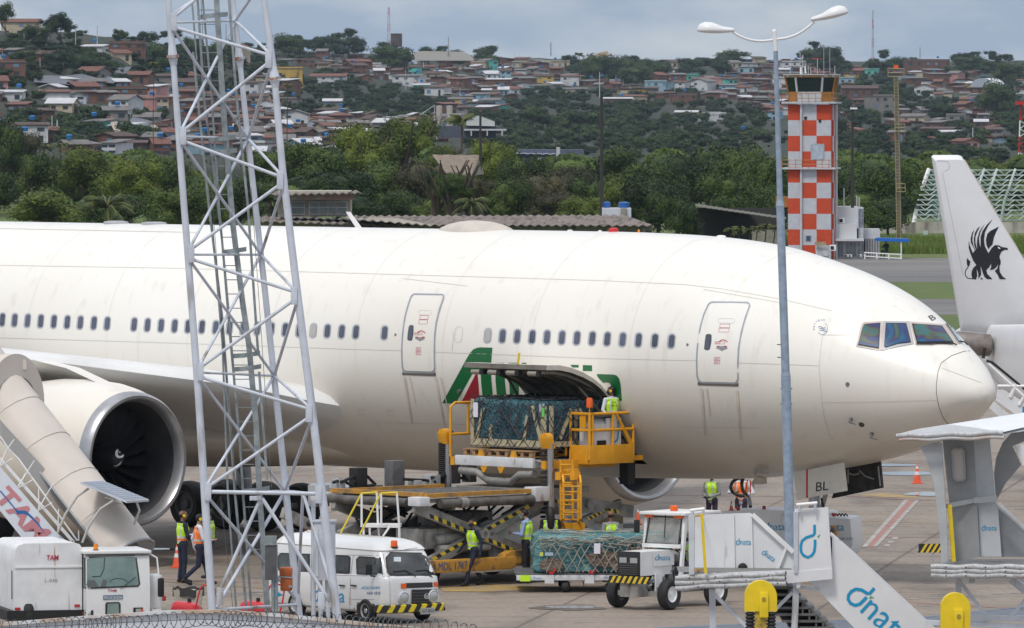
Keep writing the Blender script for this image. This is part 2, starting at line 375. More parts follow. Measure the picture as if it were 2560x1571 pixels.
# doors
def pz(z,x,y): # zoom coordinates -> photo pixels
    return(z[0]+x/z[2],z[1]+y/z[2])
def cabin_door(Z,outl,win,marks):
    d=decal('cabin_door',[[pz(Z,*p)for p in outl]],SKIN,off=0.008)
    ringdecal('door_frame',[pz(Z,*p)for p in outl],3.6,FRAME,d,off=0.016)
    w=decal('door_window',[[pz(Z,*p)for p in win]],mat('door_window_rim',(0.09,0.09,0.09),0.4),d,off=0.014)
    cx=sum(p[0]for p in win)/len(win);cy=sum(p[1]for p in win)/len(win)
    decal('pane',[[pz(Z,cx+(p[0]-cx)*.68+3,cy+(p[1]-cy)*.84)for p in win]],PANE,w,off=0.02)
    marks(d,Z)
def hinge(d,Z,x,y,s=1.0):
    b=MB()
    decal('',[[pz(Z,x-78*s,y),pz(Z,x-20*s,y-18*s),pz(Z,x+20*s,y-18*s),pz(Z,x+78*s,y+8),pz(Z,x+30*s,y+22*s),pz(Z,x,y+40*s),pz(Z,x-30*s,y+20*s)]],mat('handle_metal',(0.33,0.33,0.33),0.4,0.5),off=0.02,b=b)
    b.build('door_handle',d)
    b=MB()
    for sx in(-1,1):
        decal('',[[pz(Z,x+sx*52-24,y-28),pz(Z,x+sx*52+24,y-25),pz(Z,x+sx*52+24,y-6),pz(Z,x+sx*52-24,y-9)]],REDL,off=0.014,b=b)
    arc=[(x-42+(125)*k/8,y-88-34*math.sin(math.pi*k/8)+k*.6)for k in range(9)]
    linedecal(b,[pz(Z,*p)for p in arc],2.0,REDL,0.014)
    b.build('red_handle_marking',d)
def placards(d,Z,rows,red=REDL):
    b=MB()
    for(x0,y0,x1,y1,txt)in rows:
        P4=[(x0,y0),(x1,y0),(x1-6,y1),(x0-6,y1)]
        pp=[pz(Z,*p)for p in P4]
        for i in range(4):linedecal(b,[pp[i],pp[(i+1)%4]],0.7,red,0.014)
        if txt:
            hh=(y1-y0)/Z[2];textdecal('',txt,pp[3][0]+2.5,pp[3][1]-hh*.25,hh*.5,(x1-x0)/Z[2]-5,red,b=b,off=0.014)
    b.build('placard',d)
Z2=(980,720,6.3);Z1=(1720,730,6.05)
def mk2(d,Z):
    hinge(d,Z,447,797);placards(d,Z,[(450,435,578,497,''),(432,505,566,570,''),(362,706,425,740,'OPEN'),(425,708,486,742,''),(388,940,460,990,'HELP'),(388,1000,460,1052,'EXIT')])
    b=MB();ringdecal('',[pz(Z,*p)for p in[(440,355),(620,360),(632,395),(610,432),(440,430),(420,400)]],.7,SEAM,b=b,off=0.014);b.build('latch_cover',d)
def mk1(d,Z):
    hinge(d,Z,517,845,1.2);placards(d,Z,[(490,490,638,545,''),(474,552,628,610,''),(415,755,488,788,'OPEN'),(488,755,562,790,''),(405,990,488,1040,'HELP'),(405,1042,488,1090,'EXIT')])
    b=MB();ringdecal('',[pz(Z,*p)for p in[(475,405),(700,408),(712,440),(695,478),(475,474),(458,440)]],.7,SEAM,b=b,off=0.014);b.build('latch_cover',d)
cabin_door(Z2,[(355,90),(800,98),(822,115),(828,160),(770,330),(715,540),(690,740),(683,1000),(688,1270),(675,1310),(630,1338),(220,1325),(175,1300),(158,1240),(148,1000),(160,740),(195,480),(240,300),(290,150),(320,108)],[(290,588),(330,588),(347,610),(343,720),(325,815),(308,833),(262,830),(246,810),(255,700),(270,610)],mk2)
cabin_door(Z1,[(370,148),(900,155),(935,175),(947,215),(880,400),(825,600),(780,850),(770,1060),(770,1320),(750,1365),(715,1390),(200,1378),(155,1345),(133,1280),(125,1060),(135,850),(175,560),(230,350),(300,195),(325,165)],[(290,640),(345,640),(362,660),(358,760),(335,865),(315,883),(262,880),(248,860),(258,750),(272,660)],mk1)
SILL=mat('door_sill_dark',(0.13,0.12,0.11),0.5)
for Z,q in((Z2,[(165,1318),(200,1340),(640,1350),(690,1325),(695,1392),(165,1372)]),(Z1,[(150,1362),(200,1385),(720,1398),(766,1375),(768,1432),(150,1412)])):
    decal('door_sill',[[pz(Z,*p)for p in q]],SILL,off=0.01)
# rain streaks under the doors
b=MB()
for(x0,y0,x1,y1,w)in((1012,942,1030,1060,6),(1090,944,1112,1070,6),(1755,972,1762,1090,7),(1843,976,1852,1100,7),(1025,942,1040,1010,3),(1768,972,1776,1040,4),(1103,944,1125,1040,3)):
    decal('',[[(x0-w/2,y0),(x0+w/2,y0),(x1+w*.3,y1),(x1-w*.2,y1)]],GRIME,off=0.016,b=b,step=6)
b.build('rain_streak',air)
# seams
b=MB()
for pts in([(0,664),(430,671),(860,683),(1200,693),(1500,702),(1710,712),(1800,722),(1950,748),(2080,778)],[(0,845),(430,858),(860,873),(1002,877)],[(1090,881),(1200,885),(1500,897),(1740,902)],[(1848,908),(1950,911),(2048,915)],[(0,572),(500,582)],[(2048,915),(2056,840),(2062,838),(2140,838)],[(2048,915),(2051,960),(2056,1008),(2062,1050),(2080,1100)],[(2054,1007),(2200,1005),(2345,1001)],
            [(1009,697),(1169,716)],[(1759,724),(1950,757)],[(930,1056),(1100,1060),(1250,1064)],[(1700,1068),(1900,1070)],[(895,1024),(896,1036),(912,1038)],[(912,1024),(895,1024)],[(967,1026),(968,1038),(984,1040)],[(984,1026),(967,1026)],[(1134,830),(1131,878)]):
    linedecal(b,pts,0.9,SEAM)
rad=[(2341,985),(2341,960),(2345,930),(2353,908),(2378,890),(2410,879),(2425,878)]
linedecal(b,rad,1.4,mat('radome_gap',(0.16,0.15,0.13),0.6));linedecal(b,[(2341,985),(2348,1020),(2358,1045),(2370,1060)],1.4,MATS['radome_gap'])
linedecal(b,[(2353,920),(2452,957)],1.0,SEAM);linedecal(b,[(2351,1019),(2450,997)],1.3,mat('lightning_strip',(0.78,0.76,0.7),0.4))
ringdecal('',rrect((1147,836.5),19,40,9,.1),.7,SEAM,b=b)
b.build('panel_seam',air)
FSE=mat('faint_frame_joint',(.785,.76,.70),.5)
for d_ in(6.2,9.0,12.4,15.6,18.8,22.0,25.2,28.4,31.6):
    b=MB();r1=ring(d_);r2=ring(d_+.014);c1=Vector((SN-d_,0,ZC));jj=list(range(-24,25));o1=[r1[j%NA]+(r1[j%NA]-c1).normalized()*.006 for j in jj];o2=[r2[j%NA]+(r2[j%NA]-c1).normalized()*.006 for j in jj];b.sheet([o1,o2],FSE);b.build('frame_joint',air)
# green and red title
ZA=(1080,840,4.446)
def zp(pts,Z=ZA):return[pz(Z,*p)for p in pts]
for q_ in([zp([(115,748),(265,750),(478,372),(540,368),(548,520),(562,662),(676,656),(664,520),(658,400),(662,272),(673,132),(540,128),(498,134),(460,152),(428,185),(380,265)]),
                          zp([(705,300),(708,500),(722,662),(826,656),(812,500),(806,300)]),zp([(850,300),(855,460),(868,650),(968,640),(962,450),(950,300)]),zp([(1000,300),(1005,500),(1030,640),(1060,620),(1050,300)]),
                          zp([(1678,325),(1780,328),(1780,392),(1678,390)]),zp([(1540,322),(1630,324),(1632,352),(1560,350)]),
                          zp([(1832,425),(2015,430),(2055,442),(2082,475),(2098,540),(2112,720),(2020,720),(2005,620),(1992,550),(1975,524),(1950,518),(1905,522),(1862,480),(1840,450)])]):decal('title_lettering',[q_],ALIT,off=0.007)
decal('title_lettering',[zp([(320,752),(505,388),(520,560),(532,760)])],ALIR,off=0.007)
# cockpit glazing
def irid(nm):
    m=bpy.data.materials.new(nm);m.use_nodes=True;t=m.node_tree;n=t.nodes;l=t.links;b_=n['Principled BSDF']
    c=n.new('ShaderNodeTexCoord');z=n.new('ShaderNodeTexNoise');z.inputs['Scale'].default_value=1.1;z.inputs['Detail'].default_value=1.5;z.inputs['Distortion'].default_value=1.6;l.new(c.outputs['Object'],z.inputs[0])
    r=n.new('ShaderNodeValToRGB');cr_=r.color_ramp;cr_.elements[0].position=.3;cr_.elements[0].color=(.03,.13,.18,1);cr_.elements[1].position=.75;cr_.elements[1].color=(.09,.14,.08,1)
    for p_,c_ in((.42,(.03,.08,.20,1)),(.48,(.06,.05,.13,1)),(.53,(.09,.11,.06,1)),(.60,(.04,.15,.17,1)),(.66,(.08,.12,.08,1))):
        e_=cr_.elements.new(p_);e_.color=c_
    l.new(z.outputs[0],r.inputs[0]);l.new(r.outputs[0],b_.inputs['Base Color']);b_.inputs['Roughness'].default_value=0.35;b_.inputs['Specular IOR Level'].default_value=.2;return m
IRI=irid('iridescent_cockpit_glass');Z3=(2100,760,4.724);CKF=mat('cockpit_window_frame',(0.55,0.47,0.42),0.4,var=.1);CKG=mat('cockpit_window_post',(0.45,0.44,0.45),0.4)
for fr,gl,fm in(([(290,218),(500,210),(492,562),(190,505),(195,470),(240,290),(262,235)],[(300,243),(476,230),(462,535),(212,492),(262,300),(280,255)],CKF),([(508,208),(820,212),(872,475),(640,520),(482,562)],[(540,232),(780,235),(840,462),(680,480),(540,523),(522,510)],CKG),([(825,213),(1235,247),(1388,478),(890,484)],[(845,240),(1200,266),(1338,462),(905,466)],CKF),([(1240,235),(1275,212),(1445,455),(1398,478)],[(1250,240),(1280,224),(1428,452),(1402,462)],CKG)):
    o=decal('cockpit_window',[zp(fr,Z3)],fm,off=0.016,step=5)
    g_=decal('pane',[zp(gl,Z3)],BLKL,o,off=0.026,step=5)
    cx=sum(p[0]for p in gl)/len(gl);cy=sum(p[1]for p in gl)/len(gl)
    g2=MB();decal('',[zp([(cx+(x-cx)*.93,cy+(y-cy)*.93)for x,y in gl],Z3)],IRI if gl[0][0]<1200 else mat('far_windshield_glass',(.30,.38,.40),.08),off=0.036,step=5,b=g2);g2.build('glass_coating',o)
b=MB()
for w_ in([(1080,480),(1320,482),(1370,505)],[(900,480),(1090,484)],[(1410,460),(1460,470),(1490,502)]):
    b.tube([onskin(*pz(Z3,*p),.05)for p in w_],.018,MATTE,5)
b.build('windscreen_wiper',air)
textdecal('registration_letter','B',2330,803,15,12.5,BLKL,ang=R_(-24),shear=-.35)
# alliance emblem: a ring, waves and lettering
b=MB();em=mat('emblem_blue',(0.12,0.2,0.36),.5)
cen=Vector((2056,822))
arc=[(cen.x+13.5*math.cos(a),cen.y+15*math.sin(a))for a in[R_(t)for t in range(-60,150,10)]]
linedecal(b,arc,1.0,em,.008)
for k in range(3):linedecal(b,[(cen.x-10+i*2.6+k*2,cen.y-3+k*4.5-2.2*math.sin(i*.9))for i in range(8)],1.5,em,.008)
for i,ch in enumerate('SKYTEAM'):
    a=R_(-160-14+i*19+-20+10);a=R_(170+i*18.5)
    p=cen+Vector((math.cos(a)*17,math.sin(a)*19.5));textdecal('',ch,p.x-2,p.y,4.6,3.8,em,ang=a+R_(90),b=b)
b.build('alliance_emblem',air)
# small probes, drains, dome
b=MB()
for u,v,r in((989,837,3.5),(1719,862,3.5),(2119,961,5.5)):b.lathe([(r*.0095,0),(r*.0095,.012),(0,.014)],mat('static_port',(.22,.2,.18),.4,.4),onskin(u,v,.002),(onskin(u,v,.2)-onskin(u,v,0)),12)
for u,v in((2128,1048),(2180,1084),):
    p=onskin(u,v,0);q=onskin(u,v,.12);b.tube([p,q,q+Vector((-.0,0,-.05))+Vector((.2,0,0))],[.05,.03,.012],DGREY,6)
for u,v in((2154,1062),(1100,1080),(1130,1081)):b.lathe([(.075,0),(.07,.01),(.0,.008)],mat('vent_dark',(.06,.06,.06),.5),onskin(u,v,.002),(onskin(u,v,.2)-onskin(u,v,0)),14)
for u,v in((1320,1030),):b.tube([onskin(1151,977,0),onskin(1151,977,.1)],.045,DGREY,8)
b.build('probe',air)
top=lambda u,z:None
def crown(s,dz=0):return Vector((s,0,ZC+sm(SN-s)[0]+dz))
def s_at(u): # axis station whose centre line stands at photo column u
    k=(u-1280)/F;return(k*209.65+10.97)/(.6947+k*.7193)
BEI=mat('antenna_fairing_beige',(0.55,0.50,0.44),0.5,var=.08)
b=MB();s0=s_at(1190);vs=[]
for i in range(11):
    t_=i/10;x=-1.30+2.6*t_;hgt=.30*(math.sin(math.pi*min(1,t_*1.0))**.55);wd=.62*(math.sin(math.pi*t_)**.5)+.02
    vs.append([Vector((s0+x,wd*math.cos(math.pi*j/14)*-1,ZC+3.03-.035*(wd*math.cos(math.pi*j/14))**2*4+max(0,hgt)*math.sin(math.pi*j/14)))for j in range(15)])
b.sheet(vs,BEI);b.build('antenna_dome',air)
for u,w_,hh,m in((1534,.13,.1,RED),(1597,.03,.07,FLAME),(1425,.07,.03,WHITE2),(1500,.05,.03,WHITE2),(1803,.12,.05,WHITE2),(290,.35,.07,GREY),(385,.35,.06,GREY)):
    b=MB();s_=s_at(u);b.lathe([(w_,-.05),(w_,.02),(w_*.9,hh*.7),(w_*.5,hh),(0,hh*1.02)],m,crown(s_),n=14);b.build('beacon' if m in(RED,FLAME)else 'roof_antenna',air)
b=MB();s_=s_at(885);b.prism([crown(s_)+Vector(p)for p in((.22,-.02,-.05),(-.28,-.02,-.05),(-.18,-.02,.42),(-.3,-.02,.44))][:0]or[crown(s_)+Vector(p)for p in((.12,-.015,-.05),(-.30,-.015,.40),(-.16,-.015,.40),(.33,-.015,-.05))][::1],(0,.03,0),WHITE2);
for v_ in b.v:v_.x=s_-(v_.x-s_)*-.0+(v_.x-s_)
b.build('blade_antenna',air)
# open cargo door
b=MB();arc=[(0,0),(-.18,.17),(-.45,.34),(-.8,.50),(-1.2,.62),(-1.6,.69),(-2.05,.70)]
hy=-math.sqrt(3.09**2-(CZ1-ZC)**2)-.03
def dpt(k,s,off):
    y,z=arc[k];nx=Vector((0,-.25 if k<3 else 0.05,1)).normalized();return Vector((s,hy+y,CZ1+.02+z))+nx*off
b.sheet([[dpt(k,s,0)for k in range(7)]for s in(CD0-.05,CD0+1.4,CD1+.05)],SKIN)
b.sheet([[dpt(k,s,-.11)for k in range(7)]for s in(CD0-.02,CD0+1.4,CD1+.02)],UNDER)
for s in(CD0-.05,CD1+.05):b.sheet([[dpt(k,s,0)for k in range(7)],[dpt(k,s,-.12)for k in range(7)]],mat('door_edge_beige',(.50,.47,.41),.5,var=.1))
b.sheet([[dpt(6,s,0)for s in(CD0-.05,CD1+.05)],[dpt(6,s,-.12)for s in(CD0-.05,CD1+.05)]],UNDER)
cd=b.build('cargo_door',air)
for s in np.linspace(CD0+.15,CD1-.15,7):
    o=MB();o.sheet([[dpt(k,s-.03,-.15)for k in range(7)],[dpt(k,s-.03,-.22)for k in range(7)],[dpt(k,s+.03,-.22)for k in range(7)],[dpt(k,s+.03,-.15)for k in range(7)]],UNDER);o.build('rib',cd)
for s in(CD0+.35,CD0+.95,CD0+1.6,CD0+2.35):
    o=MB();o.lathe([(.0,-.16),(.07,-.15),(.07,.15),(0,.16)],mat('latch_roller',(.35,.32,.27),.4,.5),dpt(6,s,-.22)+Vector((0,.05,0)),(1,0,0),10);o.box(dpt(6,s,-.22)+Vector((.22,.06,0)),(.12,.14,.12),MATTE);o.build('latch',cd)
o=MB();o.tube([dpt(1,CD1-.1,-.2),dpt(3,CD1-.1,-.36),dpt(1,CD1-.05,-.2)+Vector((0,.1,-.55))],.035,UNDER,6);o.tube([dpt(3,CD0+.2,-.2),dpt(1,CD0+.1,-.3)+Vector((0,.0,-.35))],.035,UNDER,6);o.build('actuator',cd)
b=MB();b.tube([dpt(6,CD1-.95,0),dpt(6,CD1-.9,0)+Vector((0,0,.28))],.03,YEL,6);b.build('locking_pin_flag',cd)
# hold behind the doorway
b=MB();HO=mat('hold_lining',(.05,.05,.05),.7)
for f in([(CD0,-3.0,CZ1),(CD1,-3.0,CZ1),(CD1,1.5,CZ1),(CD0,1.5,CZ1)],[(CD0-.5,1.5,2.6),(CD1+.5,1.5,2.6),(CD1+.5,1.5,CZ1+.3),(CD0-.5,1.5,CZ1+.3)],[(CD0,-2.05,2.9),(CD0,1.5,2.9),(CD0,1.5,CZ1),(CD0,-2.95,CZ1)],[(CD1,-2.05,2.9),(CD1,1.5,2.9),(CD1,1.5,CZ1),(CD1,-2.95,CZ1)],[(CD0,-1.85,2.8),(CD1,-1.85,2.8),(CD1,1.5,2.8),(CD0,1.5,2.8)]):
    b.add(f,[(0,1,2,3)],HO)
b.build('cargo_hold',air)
# wing-to-body fairing
b=MB();R0=[]
for d in np.linspace(0,1,30):
    s=14.2-30*d;g_=math.sin(math.pi*min(1,d*2.2)*.5)**.8*(1 if d<.8 else max(0,(1-d)/.2)**.5)
    hw=.3+3.25*g_;zt=2.6+1.35*g_;zb=2.6-.62*g_
    R0.append([Vector((s,-hw*math.copysign(abs(math.cos(a))**.8,math.cos(a)),(zt+zb)/2+(zt-zb)/2*math.sin(a)))for a in np.linspace(0,2*math.pi,48,endpoint=False)])
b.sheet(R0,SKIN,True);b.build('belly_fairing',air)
# wings
def airfoil(n=14):
    up=[(x,.6*(.2969*math.sqrt(x)-.126*x-.3516*x*x+.2843*x**3-.1036*x**4)*1.0)for x in[((1-math.cos(math.pi*i/n))/2)for i in range(n+1)]]
    return up
AF=airfoil()
def wing(side,name='wing'):
    b=MB();secs=[(2.0,12.9,3.75,12.5,1.0),(3.4,11.9,4.05,11.2,.95),(5.0,10.9,4.45,10.2,.85),(9.0,8.1,5.1,8.2,.72),(16,3.4,5.9,6.2,.65),(30,-6.2,7.5,2.0,.6)]
    if side>0:secs=[(a,b_,c-(.3 if a>4 else 0),d,e)for a,b_,c,d,e in secs]
    R1=[]
    for y,xle,z,ch,th in secs:
        pts=[Vector((xle-x*ch,side*y,z+t_*ch*th-.03*ch*x))for x,t_ in AF]+[Vector((xle-x*ch,side*y,z-t_*ch*th*.9-.03*ch*x))for x,t_ in AF[-2:0:-1]]
        R1.append(pts)
    b.sheet(R1,WINGM,True);return b.build(name,air)
wing(-1);wing(1)
# engines
def engine(yo,s0,zc,sc=1.0):
    c=Vector((s0,yo,zc));b=MB();ax=(-1,0,0)
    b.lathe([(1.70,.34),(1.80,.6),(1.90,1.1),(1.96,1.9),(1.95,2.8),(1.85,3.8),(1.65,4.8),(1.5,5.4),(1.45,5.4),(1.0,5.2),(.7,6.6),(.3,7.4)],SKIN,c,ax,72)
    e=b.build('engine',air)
    b=MB();b.lathe([(1.70,.34),(1.695,.2),(1.66,.07),(1.60,.01),(1.53,.02),(1.48,.1),(1.44,.3)],ALU,c,ax,72);b.build('inlet_lip',e)
    b=MB();b.lathe([(1.44,.3),(1.42,.6),(1.45,1.1),(1.50,1.7)],DUCT,c,ax,72);b.lathe([(1.50,1.7),(0,1.75)],MATTE,c,ax,48);b.build('inlet_duct',e)
    b=MB()
    for k in range(22):
        a=2*math.pi*k/22;pr=[]
        for r,tw,w_ in((.32,20,.16),(.7,40,.22),(1.1,55,.27),(1.46,66,.30)):
            aa=a+r*.16;cx=Vector((0,math.cos(aa),math.sin(aa)));tn=Vector((0,-math.sin(aa),math.cos(aa)))
            d=(Vector((-1,0,0))*math.cos(R_(tw))+tn*math.sin(R_(tw)))*w_*.5;m0=c+Vector((-1.35,0,0))+cx*r
            pr.append([m0-d,m0+Vector((.02,0,0)),m0+d])
        b.sheet(pr,FAN)
    b.build('fan',e)
    b=MB();b.lathe([(0,.62),(.09,.65),(.2,.78),(.3,1.0),(.38,1.35)],mat('spinner_black',(.012,.012,.013),.35),c,ax,32);sp=b.build('spinner',e)
    return e,c,sp
eng,ec,spn=engine(-9.0,11.7,2.72)
# white swirl on the spinner
b=MB();pts=[]
tr=BVHTree.FromPolygons([tuple(v.co)for v in spn.data.vertices],[list(p.vertices)for p in spn.data.polygons])
def disc(cx,cy,r,r2=0,c2=(0,0)):return[(cx+r*math.cos(a),cy+r*1.2*math.sin(a))for a in np.linspace(0,2*math.pi,20,endpoint=False)]
for cx,cy,r,m in((297.5,1134.5,9.5,WHITE2),(300.5,1133.8,6.3,MATS['spinner_black'])):
    decal('',[disc(cx,cy,r)],m,tree=tr,b=b,off=.012 if r>8 else.018,step=5)
decal('',[[(302,1140),(307,1136),(308,1141),(304,1145),(299,1145)],[(283,1164),(294,1161),(303,1152),(300,1160),(290,1165)]],WHITE2,tree=tr,b=b,off=.022,step=5)
b.build('spinner_swirl',spn)
engine(9.0,11.7,2.72)
for sd in(-1,1):
    b=MB();b.sheet([[Vector((x,sd*9.0+w_,z))for x,z in((10.6,4.55),(9.2,4.95),(7.0,5.25),(3.0,5.3),(3.0,4.2),(7.5,4.5))]for w_ in(-.22,.22)],SKIN,True)
    b.sheet([[Vector((x,sd*9.0-.22,z)),Vector((x,sd*9.0+.22,z))]for x,z in((10.6,4.55),(9.2,4.95),(7.0,5.25),(3.0,5.3))],SKIN);b.build('pylon',air)
# main gear: six wheels a side
for sd in(-1,1):
    gx,gy=-.35,sd*5.45
    b=MB();b.tube([(gx,gy,.75),(gx,gy*.96,3.4)],.22,LGREY,12);b.tube([(gx-1.7,gy,.72),(gx+1.7,gy,.72)],.16,GREY,10);b.tube([(gx,gy,1.4),(gx+1.2,gy*.6,3.0)],.09,GREY,8)
    for q in(-1.5,0,1.5):b.tube([(gx+q,gy-.7,.64),(gx+q,gy+.7,.64)],.08,GREY,8)
    b.tube([(gx-.5,gy-.3,1.1),(gx-1.4,gy-.35,1.25),(gx-1.6,gy-.4,.9)],.04,DGREY,6)
    gr=b.build('main_gear',air)
    for q in(-1.5,0,1.5):
        for w_ in(-.7,.7):wheel('gear_wheel',gr,(gx+q,gy+w_,.635),(0,1,0),.635,.5,mat('gear_wheel_hub',(.12,.12,.12),.5,.4))
# nose gear with its doors
s_n=SN-5.6
b=MB();b.tube([(s_n,0,.6),(s_n-.15,0,2.9)],.14,LGREY,10);b.tube([(s_n,0,1.3),(s_n+.5,0,2.6)],.06,GREY,8);b.tube([(s_n,-.5,.53),(s_n,.5,.53)],.08,GREY,8)
b.box((s_n,0,1.25),(.35,.3,.35),DGREY);ng=b.build('nose_gear',air)
for w_ in(-.4,.4):wheel('gear_wheel',ng,(s_n,w_,.53),(0,1,0),.53,.35,MATS['gear_wheel_hub'])

def onpl(u,v,o,n,inv=None):
    """where the sight line through a photo pixel meets the plane (point o, normal n); inv: matrix into local space"""
    a=Vector((0,0,H));d=P(u,v,100)-a;o=Vector(o);n=Vector(n);t=(o-a).dot(n)/d.dot(n);p=a+d*t
    return inv@p if inv else p
YD=AM.to_3x3()@Vector((0,1,0))
def slab(name,px,y,th,m,parent=air):
    b=MB();P4=[onpl(*p,AM@Vector((0,y,0)),YD,AI)for p in px];b.prism(P4,(0,th,0),m);return b.build(name,parent)
ZN=(1920,1030,2.795)
d_=slab('nose_gear_door',[pz(ZN,*p)for p in((175,425),(523,355),(545,552),(200,615))],-.85,.06,mat('gear_door_cream',(.62,.59,.52),.4,var=.06))
b=MB();b.prism([onpl(*pz(ZN,*p),AM@Vector((0,-.86,0)),YD,AI)for p in((266,400),(277,400),(277,600),(266,604))],(0,.008,0),REDL);b.build('red_stripe',d_)
vs_,fs_=text_mesh('BL');b=MB();a0=min(v.x for v in vs_);a1=max(v.x for v in vs_)
b.add([onpl(*pz(ZN,334+(q.x-a0)/(a1-a0)*86+q.y*4,556-q.y/.7*64-(q.x-a0)/(a1-a0)*10),AM@Vector((0,-.86,0)),YD,AI)for q in vs_],fs_,BLKL);b.build('door_lettering',d_)
d_=slab('nose_gear_door',[pz(ZN,*p)for p in((523,340),(776,300),(798,530),(445,605))],.55,.06,mat('gear_door_inner',(.035,.034,.033),.6,var=.5,scale=6))
b=MB()
for pts in(((560,430),(600,440),(640,430)),((640,410),(680,450),(740,470)),((770,380),(785,520)),((560,400),(560,500))):
    b.tube([onpl(*pz(ZN,*p),AM@Vector((0,.53,0)),YD,AI)for p in pts],.02,GREY,5)
b.build('door_linkage',d_)
b=MB();b.tube([(s_n+.1,-.1,1.2),(s_n+.5,-.2,1.5),(s_n+.3,-.15,2.0)],.03,BLACK,6);b.tube([(s_n,.1,.9),(s_n+.5,.1,1.25)],.05,DGREY,6);b.build('torque_link',ng)
# ground power socket panel with hose
hp=decal('service_panel',[[(1893,1168),(1912,1170),(1919,1184),(1915,1200),(1898,1203),(1884,1196),(1882,1182)]],mat('panel_cream',(.6,.58,.5),.4),off=.25)
# ================= ground =================
def ground_mat(nm,c1,c2,c3,sc,rough=.85,joints=False,stretch=(1,1,1)):
    m=bpy.data.materials.new(nm);m.use_nodes=True;t=m.node_tree;n=t.nodes;l=t.links;b=n['Principled BSDF']
    c=n.new('ShaderNodeTexCoord');q=n.new('ShaderNodeMapping');q.inputs['Scale'].default_value=stretch;l.new(c.outputs['Object'],q.inputs[0])
    z=n.new('ShaderNodeTexNoise');z.inputs['Scale'].default_value=sc;z.inputs['Detail'].default_value=9;z.inputs['Roughness'].default_value=.65;l.new(q.outputs[0],z.inputs[0])
    r=n.new('ShaderNodeValToRGB');r.color_ramp.elements[0].position=.3;r.color_ramp.elements[1].position=.72;r.color_ramp.elements[0].color=(*c1,1);r.color_ramp.elements[1].color=(*c3,1)
    e_=r.color_ramp.elements.new(.5);e_.color=(*c2,1);l.new(z.outputs[0],r.inputs[0]);src=r.outputs[0]
    z2=n.new('ShaderNodeTexNoise');z2.inputs['Scale'].default_value=6;z2.inputs['Detail'].default_value=5;l.new(c.outputs['Object'],z2.inputs[0])
    k=n.new('ShaderNodeMixRGB');k.blend_type='OVERLAY';k.inputs[0].default_value=.5;l.new(src,k.inputs[1]);l.new(z2.outputs[0],k.inputs[2]);src=k.outputs[0]
    if joints:
        rt=n.new('ShaderNodeMapping');rt.inputs['Rotation'].default_value=(0,0,R_(8));l.new(c.outputs['Object'],rt.inputs[0])
        br=n.new('ShaderNodeTexBrick');br.offset=0;br.inputs['Scale'].default_value=1;br.inputs['Brick Width'].default_value=6;br.inputs['Row Height'].default_value=5;br.inputs['Mortar Size'].default_value=.05;br.inputs['Color1'].default_value=(1,1,1,1);br.inputs['Color2'].default_value=(.93,.93,.93,1);br.inputs['Mortar'].default_value=(.45,.42,.40,1);l.new(rt.outputs[0],br.inputs[0])
        k2=n.new('ShaderNodeMixRGB');k2.blend_type='MULTIPLY';k2.inputs[0].default_value=.8;l.new(src,k2.inputs[1]);l.new(br.outputs[0],k2.inputs[2]);src=k2.outputs[0]
    if joints: # oil spots and long tyre smears
        for sc_,lo_,hi_,f_ in(((.5,.16,1),.54,.70,.5),((1.6,1.6,1),.62,.70,.5),((.06,1.4,1),.53,.72,.4)):
            q5=n.new('ShaderNodeMapping');q5.inputs['Scale'].default_value=sc_;q5.inputs['Location'].default_value=(sc_[0]*7,3,0);l.new(c.outputs['Object'],q5.inputs[0]);z5=n.new('ShaderNodeTexNoise');z5.inputs['Scale'].default_value=1;z5.inputs['Detail'].default_value=5;l.new(q5.outputs[0],z5.inputs[0])
            r5=n.new('ShaderNodeMapRange');r5.inputs['From Min'].default_value=lo_;r5.inputs['From Max'].default_value=hi_;r5.inputs['To Max'].default_value=f_;l.new(z5.outputs[0],r5.inputs['Value']);k5=n.new('ShaderNodeMixRGB');l.new(r5.outputs[0],k5.inputs[0]);l.new(src,k5.inputs[1]);k5.inputs[2].default_value=(.05,.042,.036,1);src=k5.outputs[0]
    l.new(src,b.inputs['Base Color']);b.inputs['Roughness'].default_value=rough
    return m
APR=ground_mat('apron_concrete',(.205,.165,.13),(.27,.222,.18),(.325,.27,.222),.12,.75,True,(1,.5,1))
def sheet(name,pts,m,z=0.0,kind='structure'):
    b=MB();b.add([(p[0],p[1],z)for p in pts],[list(range(len(pts)))],m);return struct(b.build(name),kind)
b=MB();b.add([(-3000,20,0),(3000,20,0),(3000,12000,-.02),(-3000,12000,-.02)],[(0,1,2,3)],APR);struct(b.build('ground'))
GRASS=ground_mat('grass_ground',(.045,.075,.012),(.08,.12,.018),(.15,.15,.04),.08,.9,False,(1,.15,1))
ASPH=ground_mat('old_taxiway_asphalt',(.10,.098,.095),(.15,.145,.14),(.21,.20,.185),.06,.85,False,(.35,1.3,1))
def band(name,v0,v1,m,z):
    Y0,Y1=H*F/(v1-HZ),H*F/(v0-HZ);b=MB();nx=60;A=[];B_=[]
    for i in range(nx+1):
        x=-300+600*i/nx;A.append(Vector((x,Y0+2*noise.noise((x*.05,v0,0)),z)));B_.append(Vector((x,Y1+4*noise.noise((x*.03,v1,3)),z)))
    b.sheet([A,B_],m,smooth=False);struct(b.build(name))
band('grass_strip',785,835,GRASS,.004);band('taxiway',746,787,ASPH,.008);band('grass_strip',706,748,GRASS,.012);band('runway',644,706,ASPH,.016)
band('grass_field',400,646,GRASS,.020)
